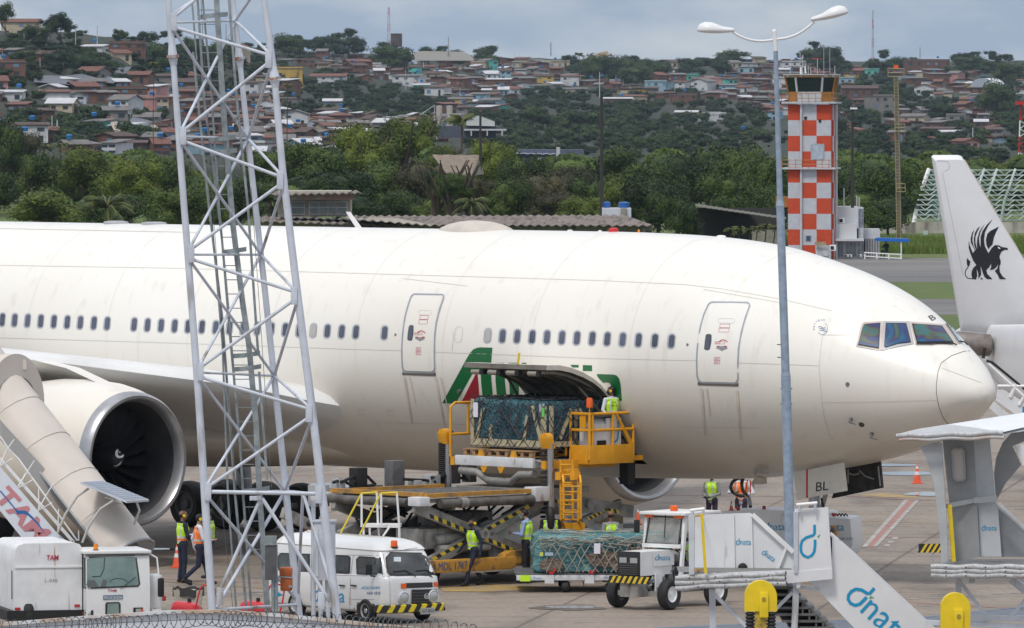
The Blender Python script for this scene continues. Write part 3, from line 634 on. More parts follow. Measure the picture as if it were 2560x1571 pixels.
# tall grass beyond the taxiway
def blades(name,x0,x1,y0,y1,n,hgt,m,wid=.12,rv=3):
    r=random.Random(rv);vs=[];fs=[]
    for i in range(n):
        x,y=r.uniform(x0,x1),r.uniform(y0,y1);a=r.uniform(0,3.14);h=hgt*r.uniform(.4,1.1);dx,dy=math.cos(a)*wid,math.sin(a)*wid;lx,ly=r.uniform(-.3,.3)*h,r.uniform(-.2,.2)*h
        k=len(vs);vs+=[(x-dx,y-dy,.02),(x+dx,y+dy,.02),(x+lx,y+ly,h)];fs.append((k,k+1,k+2))
    me=bpy.data.meshes.new(name);me.from_pydata(vs,[],fs);me.materials.append(m);o=bpy.data.objects.new(name,me);C.objects.link(o);return struct(o,'stuff')
TGR=mat('tall_grass_leaf',(.07,.14,.012),.6,col2=(.16,.20,.03),scale=.2)
blades('tall_grass',22,60,602,655,30000,.75,TGR,.10)
# painted lines, worn
LW=mat('line_paint_white',(.42,.41,.40),.8,col2=(.27,.235,.20),scale=2.0,lo=.4,hi=.62);LR=mat('line_paint_red',(.36,.15,.13),.8,col2=(.27,.22,.19),scale=2,lo=.4,hi=.7);LY=mat('line_paint_yellow',(.42,.27,.06),.8,col2=(.27,.22,.17),scale=2,lo=.4,hi=.65)
LB=mat('line_paint_blue',(.10,.22,.42),.7);LGR=mat('walkway_paint_grey',(.13,.15,.18),.7,var=.15)
def line(name,pts,w,m,z=.006):
    P3=[G(*p)for p in pts];b=MB()
    for i in range(len(P3)-1):
        a,c=P3[i],P3[i+1];d=(c-a);d.z=0;q=Vector((-d.y,d.x,0)).normalized()*w/2;b.add([a-q+Vector((0,0,z)),a+q+Vector((0,0,z)),c+q+Vector((0,0,z)),c-q+Vector((0,0,z))],[(0,1,2,3)],m)
    return struct(b.build(name))
def area(name,pts,m,z=.006):
    P3=[G(*p)+Vector((0,0,z))for p in pts];b=MB();t=geometry.tessellate_polygon([P3]);b.add(P3,[list(x)for x in t],m);return struct(b.build(name))
line('painted_line',[(380,1447),(640,1458),(1500,1470)],.16,LR);line('painted_line',[(380,1452),(660,1472)],.12,LY,.010)
area('painted_area',[(2163,1368),(2183,1368),(2290,1251),(2270,1251)],LR,.006);line('painted_line',[(2160,1369),(2266,1251)],.12,LW,.010);line('painted_line',[(2187,1368),(2294,1251)],.12,LW,.010)
area('painted_area',[(2160,1237),(2200,1233),(2292,1242),(2290,1246),(2220,1244),(2150,1239)],LY);line('painted_line',[(2110,1240),(2295,1252),(2560,1254)],.15,LR,.010)
line('painted_line',[(1560,1237),(1750,1240),(2100,1243)],.18,LR);line('painted_line',[(1560,1256),(1760,1259)],.1,LW)
line('painted_line',[(2130,1303),(2345,1309)],.1,LY);line('painted_line',[(2132,1313),(2300,1318)],.12,LW);line('painted_line',[(2205,1369),(2310,1372)],.1,LW)
for k in range(3):area('painted_area',[(2208+10*k,1367-9*k),(2222+10*k,1367-9*k),(2227+10*k,1362-9*k),(2213+10*k,1362-9*k)],LW,.008)
line('painted_line',[(2210,1344),(2345,1343)],.1,LR)
line('painted_line',[(2150,1412),(2400,1415)],.10,LY);line('painted_line',[(2250,1500),(2560,1482)],.12,LW);line('painted_line',[(2260,1506),(2560,1524)],.14,LR)
line('painted_line',[(1110,1500),(1700,1480)],.05,LR)
line('painted_line',[(480,1200),(900,1183),(1170,1180)],.2,LR);line('painted_line',[(480,1190),(1000,1200)],.1,LW);line('painted_line',[(2250,1130),(2560,1135)],.2,LR)
area('painted_area',[(1100,1470),(1240,1462),(1330,1466),(1340,1476),(1230,1480),(1110,1480)],LY,.008)
for k in range(6):line('painted_line',[(470+12*k,1480+k*2.5),(640+5*k,1482+k*2)],.10,LW,.007)
area('painted_walkway',[(1640,1571),(1960,1557),(2300,1545),(2560,1520),(2560,1545),(2300,1571),(1900,1590)],LGR,.006);line('painted_line',[(1640,1571),(1960,1557),(2300,1545),(2560,1519)],.08,LB,.012)
# puddles
PUD=mat('puddle_water',(.10,.10,.105),.04,spec=.9);WET=mat('damp_concrete',(.13,.11,.095),.35,var=.15)
def puddle(u,v,ru,rv,m=PUD,z=.014,seed=0,name='puddle'):
    pts=[]
    for k in range(40):
        a=2*math.pi*k/40;r=1+.35*noise.noise((math.cos(a)*1.3+seed,math.sin(a)*1.3,seed));pts.append((u+ru*r*math.cos(a),v+rv*r*math.sin(a)))
    P3=[G(*p)+Vector((0,0,z))for p in pts];b=MB();t=geometry.tessellate_polygon([P3]);b.add(P3,[list(x)for x in t],m);struct(b.build(name))
puddle(505,1222,42,8,seed=1);puddle(800,1216,95,6,seed=2);puddle(2270,1185,70,5,seed=3);puddle(2310,1236,50,5,seed=4);puddle(2240,1164,60,3,seed=9)
puddle(1430,1519,70,3.4,seed=5);puddle(1425,1520,90,7,WET,.010,seed=6,name='damp_patch');puddle(380,1374,60,2,seed=7);puddle(1090,1408,60,3,WET,seed=8,name='damp_patch')
# ================= cargo loader docked at the open cargo door =================
DX=Vector((-.719,-.695,0));DQ=Vector((.695,-.719,0));D0=Vector((1.19,192.6,0))
LM=frameM(D0,DX,DQ,(0,0,1));
def T(a):return LM@Vector(a)
LI=LM.inverted()
def lpz(u,v,z): # photo pixel at height z -> (p, q)
    Y=(H-z)*F/(v-HZ);w=LI@P(u,v,Y);return w
ld=thing('cargo_loader','orange and grey scissor cargo loader raised to the open cargo door','loader',D0)
ld.matrix_world=LM
STEEL=mat('loader_grey_steel',(.27,.26,.24),.5,.15,var=.3,scale=3,streak=((.10,.08,.06),(3,3,1),.6));LWHT=mat('loader_white_beam',(.62,.63,.64),.45,var=.12,scale=2,streak=((.25,.15,.08),(4,4,2),.64));WORNO=mat('worn_orange_deck',(.50,.24,.03),.6,col2=(.16,.12,.08),scale=3,lo=.45,hi=.7)
BELLOW=mat('black_bellows',(.02,.02,.02),.7)
def LB_(name,boxes,m,par=ld,bev=0.0):
    b=MB()
    for c,d in boxes:b.box(c,d,m,bev=bev)
    return b.build(name,par)
ZB=2.92 # bridge deck height
# bridge platform
b=MB();b.box((.95,0,ZB-.12),(2.3,3.1,.12),STEEL)
for k in range(14):b.tube([(-.1+k*.16,-1.4,ZB-.03),(-.1+k*.16,1.4,ZB-.03)],.045,STEEL,6)
br=b.build('bridge_deck',ld)
b=MB();b.box((2.14,-.1,ZB-.07),(.1,2.75,.24),LWHT,bev=.02);b.build('end_beam',ld)
b=MB()
for q in(-.6,.55):b.prism([(2.1,q-.1,ZB+.05),(2.1,q+.1,ZB+.05),(2.1,q+.05,ZB+.2),(2.1,q-.05,ZB+.2)],(.06,0,0),ORANGE)
for q in(-.4,.2):b.prism([(2.18,q-.12,ZB-.2),(2.18,q+.12,ZB-.2),(2.18,q+.02,ZB-.34),(2.18,q-.04,ZB-.34)],(.05,0,0),ORANGE)
b.build('cargo_stop',ld)
b=MB();b.tube([(2.1,-1.35,ZB-.32),(2.1,-.75,ZB-.34),(2.1,-.35,ZB-.55),(2.1,.45,ZB-.55),(2.1,.75,ZB-.36),(2.1,1.25,ZB-.33)],.1,STEEL,10);b.build('cross_tube',ld)
LB_('deck_side_channel',[((.95,-1.6,ZB-.1),(2.4,.14,.2)),((.95,1.6,ZB-.1),(2.4,.14,.2))],ORANGE)
# left rail
def rail(name,pts,r,m,par=ld,n=8):b=MB();[b.tube([Vector(p)for p in q],r,m,n)for q in pts];return b.build(name,par)
rail('guard_rail',[[(2.1,-1.72,ZB),(2.1,-1.72,ZB+1.22),(1.95,-1.72,ZB+1.32),(.9,-1.72,ZB+1.32),(.9,-1.72,ZB)],[(1.5,-1.72,ZB+1.3),(1.5,-1.72,ZB+.55)],[(2.1,-1.72,ZB+.55),(.9,-1.72,ZB+.55)]],.035,ORANGE)
# operator platform on the nose side
q0,q1=1.38,2.04;px0,px1=-.5,1.0
b=MB();b.prism([(px1,q0,ZB-.06),(px1,q1,ZB-.06),(px0,q1,ZB-.06),(px0,q0,ZB-.06)],(0,0,.1),STEEL);b.build('operator_floor',ld)
b=MB();b.box(((px0+px1)/2,q1,ZB+.12),(px1-px0,.06,.46),ORANGE,bev=.01);b.box((px1,(q0+q1)/2,ZB+.12),(.06,q1-q0-.07,.46),ORANGE,bev=.01);b.build('operator_skirt',ld)
text('operator_warning_marks','▯▯',(px1-.85,q1+.035,ZB-.2),(-1,0,0),(0,0,1),.1,mat('sticker_pink',(.7,.4,.3),.5),ld)if False else None
zt=ZB+1.12
R0=[[(px1,q0,ZB),(px1,q0,zt)],[(px1,q1,ZB),(px1,q1,zt)],[(px1,q0,zt),(px1,q1,zt),(px0,q1,zt)],[(px1,q0,ZB+.72),(px1,q1,ZB+.72),(px0,q1,ZB+.72)],[(px0,q1,ZB),(px0,q1,zt)],[(.2,q1,ZB),(.2,q1,zt)],[(.1,q1,zt),(-.5,q1,ZB+.3)],[(-.1,q1,ZB+.8),(px0,q1,ZB+.2)],[(.9,q1,ZB+.05),(.9,q1,ZB+1.1)]]
rail('guard_rail',R0,.036,ORANGE)
rail('gate_rail',[[(px1+.06,q0-.45,ZB-.4),(px1+.06,q0-.45,zt-.05),(px1+.06,q0-.1,zt-.05),(px1+.06,q0-.1,ZB+.1)],[(px1+.06,q0-.45,ZB+.1),(px1+.06,q0-.1,ZB+.1)],[(px1+.06,q0-.45,ZB+.7),(px1+.06,q0-.1,ZB+.7)]],.034,ORANGE)
b=MB();b.box((px1-.02,q1-.25,zt-.18),(.03,.2,.32),ORANGE);b.build('rail_plate',ld)
CONS=mat('console_white',(.70,.70,.71),.4,var=.06)
b=MB();b.prism([(.8,q1-.55,ZB+.1),(.8,q1-.1,ZB+.1),(.8,q1-.1,ZB+.85),(.8,q1-.25,ZB+1.0),(.8,q1-.55,ZB+1.0)],(-.55,0,0),CONS);b.box((.5,q1-.3,ZB+1.03),(.75,.5,.05),DGREY,Matrix.Rotation(.1,4,'X'));b.box((.1,q1-.09,ZB+.55),(.5,.04,.9),CONS)
cn=b.build('control_console',ld)
b=MB();b.box((.5,q1-.086,ZB+.36),(.3,.012,.2),MATTE);b.build('console_recess',cn)
def dlogo(mb,o,xd,yd,s,m,g):
    """rounded drop-shaped letter with an upright stem and a small green tick; o = lower left, s = height"""
    o=Vector(o);xd=Vector(xd).normalized();yd=Vector(yd).normalized();nrm=xd.cross(yd)*.004
    def strip(pts,w,mm):
        P2=[o+xd*a*s+yd*b_*s for a,b_ in pts];vs=[]
        for i,p in enumerate(P2):
            t=(P2[min(i+1,len(P2)-1)]-P2[max(i-1,0)]).normalized();q=(xd*-(t.dot(yd))+yd*t.dot(xd))*w*s/2;vs+=[p-q,p+q]
        mb.add(vs,[[2*i,2*i+1,2*i+3,2*i+2]for i in range(len(P2)-1)],mm)
    strip([(.45,1),(.45,.74),(.41,.69),(.2,.62),(.08,.52),(.04,.38),(.05,.2),(.12,.09),(.25,.03),(.37,.09),(.44,.2),(.465,.4),(.465,.56)],.085,m)
    mb.add([o+xd*a*s+yd*b_*s for a,b_ in((.53,.66),(.63,.73),(.56,.60))],[(0,1,2)],g)
b=MB();dlogo(b,(.2,q1-.055,ZB+.4),(-1,0,0),(0,0,1),.52,BLUEL,GRNL);b.build('console_emblem',cn)
b=MB();b.tube([(px1,q1,zt),(px1,q1,zt+.18)],.02,ORANGE,6);b.lathe([(.08,.16),(.08,.34),(.065,.39),(0,.4)],ORC,(px1,q1,zt),n=14);b.build('warning_beacon',ld)
b=MB();b.box((-.7,q1-.1,ZB),(.4,.08,.12),ORANGE);b.box((-.6,q1-.3,ZB-.35),(.25,.3,.6),BELLOW);b.build('bumper_arm',ld)
# guide posts with yellow caps
for q,zb_ in((-1.88,1.85),(1.72,.35)):
    p=2.02;b=MB();b.tube([(p,q,zb_),(p,q,3.35)],.085,mat('chrome_ram',(.5,.5,.52),.2,.9),12);g=b.build('guide_post',ld)
    b=MB()
    for k in range(26):b.lathe([(.13,0),(.16,.03),(.13,.055)],BELLOW,(p-.02,q-.17,zb_+.1+k*(3.15-zb_)/26),n=10)
    b.build('bellows',g)
    b=MB();b.prism([(p+.17,q-.07+.14*math.cos(a),3.46+.14*math.sin(a))for a in np.linspace(0,math.pi,14)]+[(p+.1,q-.21,3.22),(p+.1,q+.07,3.22)],(-.2,0,0),ORANGE);b.build('post_cap',g)
    b=MB();b.box((p+.02,q-.05,zb_),(.2,.45,.55 if q<0 else.3),LWHT,bev=.02);b.build('post_foot',g)
    if q>0:o=MB();o.tube([(p,q,.3),(p,q,1.6)],.12,LWHT,12);o.build('lower_tube',g)
# main platform
mat('dark_roller',(.13,.125,.12),.5,.3,var=.4,scale=6);ZM=2.18;A0,A1=2.35,6.25;hq=1.75
b=MB();b.box(((A0+A1)/2,0,ZM-.1),(A1-A0,2*hq-.3,.1),STEEL)
for k in range(20):b.tube([(A0+.1+k*.19,-1.3,ZM-.02),(A0+.1+k*.19,1.3,ZM-.02)],.05,MATS['dark_roller'],6)
b.build('main_deck',ld)
for q in(-hq,hq):
    b=MB();b.box(((A0+A1)/2,q*.93,ZM+.03),(A1-A0-.2,.16,.1),WORNO);b.build('side_guide',ld)
    b=MB();b.tube([(A0+.3,q,ZM-.17),(A1-.5,q,ZM-.17)],.11,mat('dark_worn_tube',(.12,.11,.10),.5,.3,var=.4,scale=4),12);b.tube([(4.9,q*1.01,ZM-.17),(5.1,q*1.01,ZM-.17)],.13,STEEL,12);b.build('side_tube',ld)
b=MB();b.tube([(A1+.1,-hq,ZM-.14),(A1+.1,hq-.5,ZM-.14)],.10,MATS['dark_worn_tube'],12);b.build('end_tube',ld)
for q in(-hq-.1,hq-.15):b=MB();b.box((A1+.05,q,ZM-.1),(.35,.42,.22),LWHT,bev=.03);b.build('deck_corner',ld)
b=MB();b.box((A1-.15,0,ZM+.05),(.14,3.2,.1),WORNO);b.build('end_guide',ld)
b=MB();b.box((A0+.05,hq-.1,ZM-.05),(.5,.4,.35),LWHT,bev=.02);b.build('deck_bracket',ld)
# frame under bridge and pipes
b=MB();b.box((1.3,0,ZM-.02),(2.0,2.6,.14),STEEL);b.box((.6,1.2,1.7),(1.8,.12,.25),STEEL);b.build('bridge_frame',ld)
HAZ=[0]
YB=mat('hazard_yellow',(.70,.50,.03),.5);
def hazard(mb,a,b_,w,up,n,off):
    a=Vector(a);b_=Vector(b_);d=b_-a;up=Vector(up).normalized()*w/2;off=Vector(off);
    sk=d.normalized()*w*.6
    for i in range(n):
        p0=a+d*(i/n)+off;p1=a+d*((i+1)/n)+off;mm=YB if i%2 else BLKL
        mb.add([p0-up-sk/2,p1-up-sk/2,p1+up+sk/2,p0+up+sk/2],[(0,1,2,3)],mm)
def arm(name,a,b_,q,w=.32,par=ld,hz=True):
    o=MB();a=Vector((a[0],q,a[1]));b_=Vector((b_[0],q,b_[1]));o.beam(a,b_,.12,w,STEEL,(0,1,0))if False else None
    d=(b_-a).normalized();nn=Vector((-d.z,0,d.x));o.prism([a-nn*w/2,b_-nn*w/2,b_+nn*w/2,a+nn*w/2],(0,.13 if q<0 else-.13,0),STEEL)
    r=o.build(name,par)
    if hz:h=MB();hazard(h,a+d*.5,b_-d*.5,.09,nn,24,Vector((0,.006,0))+nn*w*.22);h.build('hazard_stripe',r)
    o=MB();c=(a+b_)/2;o.lathe([(0,.12),(.11,.12),(.11,-.15),(0,-.15)],STEEL,c+Vector((0,0.0,0)),(0,1,0),14);o.build('pivot',r)
    return r
for q in(-1.35,1.6):
    arm('scissor_arm',(2.0,2.0),(6.3,.45),q,.28);arm('scissor_arm',(6.4,1.95),(2.1,.5),q,.28)
for q in(-1.0,):arm('scissor_arm',(3.8,2.0),(8.6,.5),q,.3,hz=False);arm('scissor_arm',(8.4,1.8),(5.0,.5),q,.26,hz=False)
for q in(-1.2,1.25):
    arm('bridge_scissor_arm',(-.9,1.75),(1.7,.9),q,.26);arm('bridge_scissor_arm',(1.9,2.05),(-1.3,1.55),q,.3)
# chassis
b=MB();b.box((3.6,0,.75),(5.6,2.3,.5),mat('chassis_dark',(.09,.09,.09),.6,var=.4,scale=3));b.box((5.2,.9,1.15),(1.6,.9,.5),STEEL,bev=.05);b.box((2.9,1.1,.95),(1.3,.5,1.1),LWHT,bev=.03);b.box((3.0,-.6,1.3),(1.8,.8,.7),STEEL,bev=.05);b.build('chassis',ld)
r_=random.Random(5)
for k in range(22):
    b=MB();p=r_.uniform(1.0,6.5);q=r_.uniform(-1.1,1.2);z=r_.uniform(1.0,1.9);b.tube([(p,q,z),(p+r_.uniform(-.5,.5),q+r_.uniform(-.3,.3),z-.25),(p+r_.uniform(-.9,.9),q,z+r_.uniform(-.1,.2))],.035,MATTE,5);b.build('hydraulic_hose',ld)
b=MB();b.tube([(3.9,1.3,1.1),(4.9,1.3,1.15),(5.6,1.3,1.1)],.16,STEEL,12);b.tube([(3.9,1.5,.9),(5.6,1.5,.9)],.1,STEEL,12);b.build('hydraulic_tank',ld)
b=MB();b.box((4.85,1.85,.52),(2.9,.22,.30),mat('dull_orange_bumper',(.50,.25,.03),.6,var=.15,streak=((.10,.07,.05),(3,3,3),.55)),bev=.03);b.box((3.9,1.8,.42),(2.2,.2,.2),LWHT,bev=.02)
bb=b.build('side_bumper',ld)
b=MB();b.prism([(2.2,1.9,.42),(3.9,1.9,.42),(3.7,1.9,.72),(3.5,1.9,.80),(2.2,1.9,.80)],(0,-.25,0),MATS['dull_orange_bumper']);b.build('side_step',ld)
text('loader_number','MDL 1747',(6.0,1.97,.43),(-1,0,0),(0,0,1),.19,NAVYL,bb,width=.95)
for p,q in((1.2,1.2),(1.2,-1.2),(5.6,1.1),(5.6,-1.1)):wheel('wheel',ld,(p,q,.42),(0,1,0),.42,.3,STEEL)
r_=random.Random(8)
b=MB()
for k in range(9):p=1.2+k*.62;b.box((p,-1.95-.2*r_.random(),r_.uniform(2.0,2.6)),(r_.uniform(.2,.5),.3,r_.uniform(.3,.8)),r_.choice([DGREY,MATTE,STEEL,GREY]),bev=.02)
for k in range(8):p=r_.uniform(1,6);b.tube([(p,-1.9,2.3),(p+.3,-2.0,2.3+r_.uniform(-.2,.5)),(p+r_.uniform(.5,1.2),-1.9,2.4)],.04,MATTE,6)
b.build('far_side_machinery',ld)
# access ladders
def ladder(name,a,w,z0,z1,d,cage=None,m=ORANGE,step=.28,r=.032):
    b=MB();a=Vector(a);d=Vector(d).normalized()
    for s in(0,w):b.tube([a+d*s+Vector((0,0,z0)),a+d*s+Vector((0,0,z1))],r,m,8)
    z=z0+.12
    while z<z1-.05:b.tube([a+Vector((0,0,z)),a+d*w+Vector((0,0,z))],r*.8,m,6);z+=step
    if cage:
        nn=Vector((d.y,-d.x,0))*cage
        for s in(-.05,w+.05):b.tube([a+d*s+Vector((0,0,z1)),a+d*s+nn+Vector((0,0,z1+.05)),a+d*s+nn*1.1+Vector((0,0,z1-.1)),a+d*s+nn*1.1+Vector((0,0,z0+.5)),a+d*s+Vector((0,0,z0+.4))],r,m,8)
    return b.build(name,ld)
PL_=T((1.9,2.2,0))
def lp_(u,v,d=0):return LI@onpl_(u,v,PL_+DX*d,DX)
def onpl_(u,v,o,n):
    a=Vector((0,0,H));d=P(u,v,100)-a;return a+d*((o-a).dot(n)/d.dot(n))
def pxladder(ru,rl,v0,v1,n,cage=None):
    b=MB();f=lambda a,t:lp_(a,v0+(v1-v0)*t)
    for a in(ru,rl):b.tube([f(a,0),f(a,1)],.033,ORANGE,8)
    for k in range(n):t=(k+.5)/n;b.tube([f(ru,t),f(rl,t)],.026,ORANGE,6)
    if cage:
        for a in(ru,rl):b.tube([f(a,.04),lp_(a+4,v0-6,.3),lp_(a+6,v0+10,.42),lp_(a+6,v0+(v1-v0)*.72,.42),f(a,.8)],.03,ORANGE,8)
        for k in(.15,.4,.62):b.tube([lp_(ru+6,v0+(v1-v0)*k,.42),lp_(rl+6,v0+(v1-v0)*k,.42)],.022,ORANGE,6)
    return b.build('ladder',ld)
pxladder(1402,1432,1150,1300,6);pxladder(1403,1446,1196,1334,6,True)
b=MB();A_=lp_(1396,1333);B_=lp_(1460,1333);b.beam(A_,B_,.08,.5,ORANGE);b.beam(lp_(1395,1190),lp_(1408,1190),.2,.2,ORANGE);b.beam(lp_(1432,1190),lp_(1444,1190),.2,.2,ORANGE);b.build('ladder_foot',ld)
b=MB();b.box((1.5,1.9,2.62),(.4,.2,.2),ORANGE,bev=.02);b.build('ladder_landing',ld)
# drive box with lettering beyond the ladder
# ================= netted crate on the bridge =================
def film_mat(nm,c1,c2,sc=1.6):
    m=bpy.data.materials.new(nm);m.use_nodes=True;t=m.node_tree;n=t.nodes;l=t.links;b=n['Principled BSDF'];b.inputs['Roughness'].default_value=.16
    c=n.new('ShaderNodeTexCoord');q=n.new('ShaderNodeMapping');q.inputs['Scale'].default_value=(1,1,1.3);l.new(c.outputs['Object'],q.inputs[0])
    z=n.new('ShaderNodeTexNoise');z.inputs['Scale'].default_value=sc;z.inputs['Detail'].default_value=6;z.inputs['Distortion'].default_value=1.2;l.new(q.outputs[0],z.inputs[0])
    r=n.new('ShaderNodeValToRGB');r.color_ramp.elements[0].position=.38;r.color_ramp.elements[1].position=.66;r.color_ramp.elements[0].color=(*c1,1);r.color_ramp.elements[1].color=(*c2,1);l.new(z.outputs[0],r.inputs[0]);l.new(r.outputs[0],b.inputs['Base Color'])
    z3=n.new('ShaderNodeTexNoise');z3.inputs['Scale'].default_value=sc*2.6;z3.inputs['Detail'].default_value=7;z3.inputs['Distortion'].default_value=2.2;l.new(q.outputs[0],z3.inputs[0])
    bp=n.new('ShaderNodeBump');bp.inputs['Strength'].default_value=1;bp.inputs['Distance'].default_value=.12;l.new(z3.outputs[0],bp.inputs['Height']);l.new(bp.outputs[0],b.inputs['Normal']);return m
FILM=film_mat('blue_green_film',(.012,.045,.075),(.06,.19,.23));FILM2=film_mat('pale_green_film',(.05,.17,.19),(.16,.36,.36),1.1)
WOODP=mat('crate_timber',(.42,.37,.24),.7,var=.2,scale=6);PALW=mat('pallet_timber',(.32,.20,.10),.8,var=.3,scale=8);NETD=mat('cargo_net_dark',(.05,.05,.055),.8);NETG=mat('cargo_net_grey',(.30,.28,.24),.8,var=.3)
def crumple(mb_face,nu,nv,amp,m,seed): # o,du,dv -> wrinkled sheet
    o,du,dv,nn=mb_face;rows=[]
    for i in range(nu+1):
        row=[]
        for j in range(nv+1):
            p=o+du*(i/nu)+dv*(j/nv);e_=min(i,nu-i,j,nv-j);a=amp*(0 if e_==0 else 1)
            k=noise.noise(Vector((p.x*2.3+seed,p.y*2.3,p.z*3.1)))+.5*noise.noise(Vector((p.x*6,p.y*6+seed,p.z*7)))
            row.append(p+nn*a*(k*.7+.5))
        rows.append(row)
    return rows
def wrapped(root,x0,x1,y0,y1,z0,z1,film,amp,seed=0):
    b=MB()
    A=Vector
    for o,du,dv,nn in((A((x1,y0,z0)),A((0,y1-y0,0)),A((0,0,z1-z0)),A((1,0,0))),(A((x1,y1,z0)),A((x0-x1,0,0)),A((0,0,z1-z0)),A((0,1,0))),(A((x0,y0,z1)),A((x1-x0,0,0)),A((0,y1-y0,0)),A((0,0,1))),(A((x0,y0,z0)),A((x1-x0,0,0)),A((0,0,z1-z0)),A((0,-1,0))),(A((x0,y0,z0)),A((0,y1-y0,0)),A((0,0,z1-z0)),A((-1,0,0)))):
        b.sheet(crumple((o,du,dv,nn),40,24,amp,film,seed),film)
    return b.build('plastic_wrap',root)
def net(root,x0,x1,y0,y1,z0,z1,m,r=.012,step=.26,seed=1,sag=.05):
    rr=random.Random(seed);b=MB()
    def face(o,du,dv,nn):
        nu=max(2,int(du.length/step));nv=max(2,int(dv.length/step));pt={}
        for i in range(nu+1):
            for j in range(nv+1):
                jit=0 if i in(0,nu)else 1
                pt[i,j]=o+du*((i+rr.uniform(-.28,.28)*jit)/nu)+dv*((j+(rr.uniform(-.3,.3)if 0<j<nv else 0))/nv)+nn*(.02+rr.uniform(0,sag))
        for i in range(nu):
            for j in range(nv):
                for a,c in(((i,j),(i+1,j+1)),((i+1,j),(i,j+1))):
                    mid=(pt[a]+pt[c])/2+Vector((0,0,-rr.uniform(0,.05)));b.tube([pt[a],mid,pt[c]],r,m,4,caps=False)
    A=Vector
    face(A((x1,y0,z0)),A((0,y1-y0,0)),A((0,0,z1-z0)),A((1,0,0)));face(A((x1,y1,z0)),A((x0-x1,0,0)),A((0,0,z1-z0)),A((0,1,0)));face(A((x0,y0,z1)),A((x1-x0,0,0)),A((0,y1-y0,0)),A((0,0,1)))
    for k in range(10): # gathered strands
        y=rr.uniform(y0+.3,y1-.3);z=z1-rr.uniform(.0,.2);b.tube([(x1+.05,y,z),(x1+.07,y+rr.uniform(-.2,.2),z-.4),(x1+.07,y+rr.uniform(-.6,.6),z-.75)],r*1.3,m,4)
    return b.build('cargo_net',root)
cr_=thing('wrapped_crate','big timber crate in dark blue film and black net, raised at the aircraft door','crate',D0,group=None);cr_.matrix_world=LM
cx0,cx1,cy0,cy1,cz0,cz1=-1.3,1.72,-1.32,1.32,3.13,4.34
wrapped(cr_,cx0,cx1,cy0,cy1,cz0+.1,cz1,FILM,.05,3)
b=MB()
def tb(a,c,w=.1):b.beam(a,c,.03 if True else 0,w,WOODP,(1,0,0))
X=cx1+.05
def flat(a,c,w,face): # timber lath on a face ('x' or 'y')
    a=Vector(a);c=Vector(c);d=(c-a).normalized();n_=Vector((1,0,0))if face=='x' else Vector((0,1,0));s=d.cross(n_)*w/2
    b.prism([a-s,c-s,c+s,a+s],n_*.03,WOODP)
for a,c,w in(((X,cy0+.06,cz0+.1),(X,cy0+.06,cz1),.11),((X,cy1-.08,cz0+.1),(X,cy1-.08,cz1-.1),.18),((X,cy0,cz0+.17),(X,cy1,cz0+.17),.16),((X,cy0+.2,cz0+.2),(X,cy0+.45,cz0+1.0),.1),((X,-.62,cz0+.2),(X,-.62,cz0+.6),.1),((X,.55,cz0+.2),(X,.68,cz0+.85),.1),((X,1.15,cz0+.25),(X,.85,cz0+1.1),.1)):
    flat(a,c,w,'x')
Yf=cy1+.05
for a,c,w in(((cx1-.06,Yf,cz0+.1),(cx1-.06,Yf,cz1-.1),.12),((cx1-.35,Yf,cz0+.3),(cx1-.75,Yf,cz1-.2),.1),((cx1-.9,Yf,cz0+.2),(cx1-.9,Yf,cz1-.2),.1),((cx1-1.0,Yf,cz1-.2),(cx1-1.45,Yf,cz0+.3),.1),((cx1-1.65,Yf,cz0+.2),(cx1-1.65,Yf,cz1-.3),.11),((cx0,Yf,cz0+.17),(cx1,Yf,cz0+.17),.13)):
    flat(a,c,w,'y')
b.build('timber_frame',cr_)
b=MB()
for k in range(3):
    y=-1.05+k*.85
    b.box((cx1-.2,y+.05,3.12),(1.0,.7,.03),PALW);b.box((cx1-.2,y+.05,2.98),(1.0,.7,.03),PALW)
    for s in(-.3,0,.3):b.box((cx1+.22,y+.05+s,3.05),(.12,.1,.11),PALW);b.box((cx1-.3,y+.05+s,3.05),(.12,.1,.11),PALW)
b.build('pallet',cr_)
net(cr_,cx0,cx1+.04,cy0,cy1+.04,cz0+.05,cz1+.02,NETD,.011,.24,4)
b=MB();b.box((cx1+.115,cy0+.22,cz0+.95),(.01,.16,.36),mat('paper_label',(.72,.71,.8),.6));b.build('paper_label',cr_)
b=MB();b.box((cx1+.10,cy1-.06,cz0+.95),(.01,.09,.22),mat('green_label',(.15,.6,.12),.6));b.build('green_label',cr_)
b=MB();b.box((cx1+.07,cy1-.13,cz1-.2),(.01,.2,.3),mat('label_pale_blue',(.35,.45,.55),.5));b.build('blue_label',cr_)
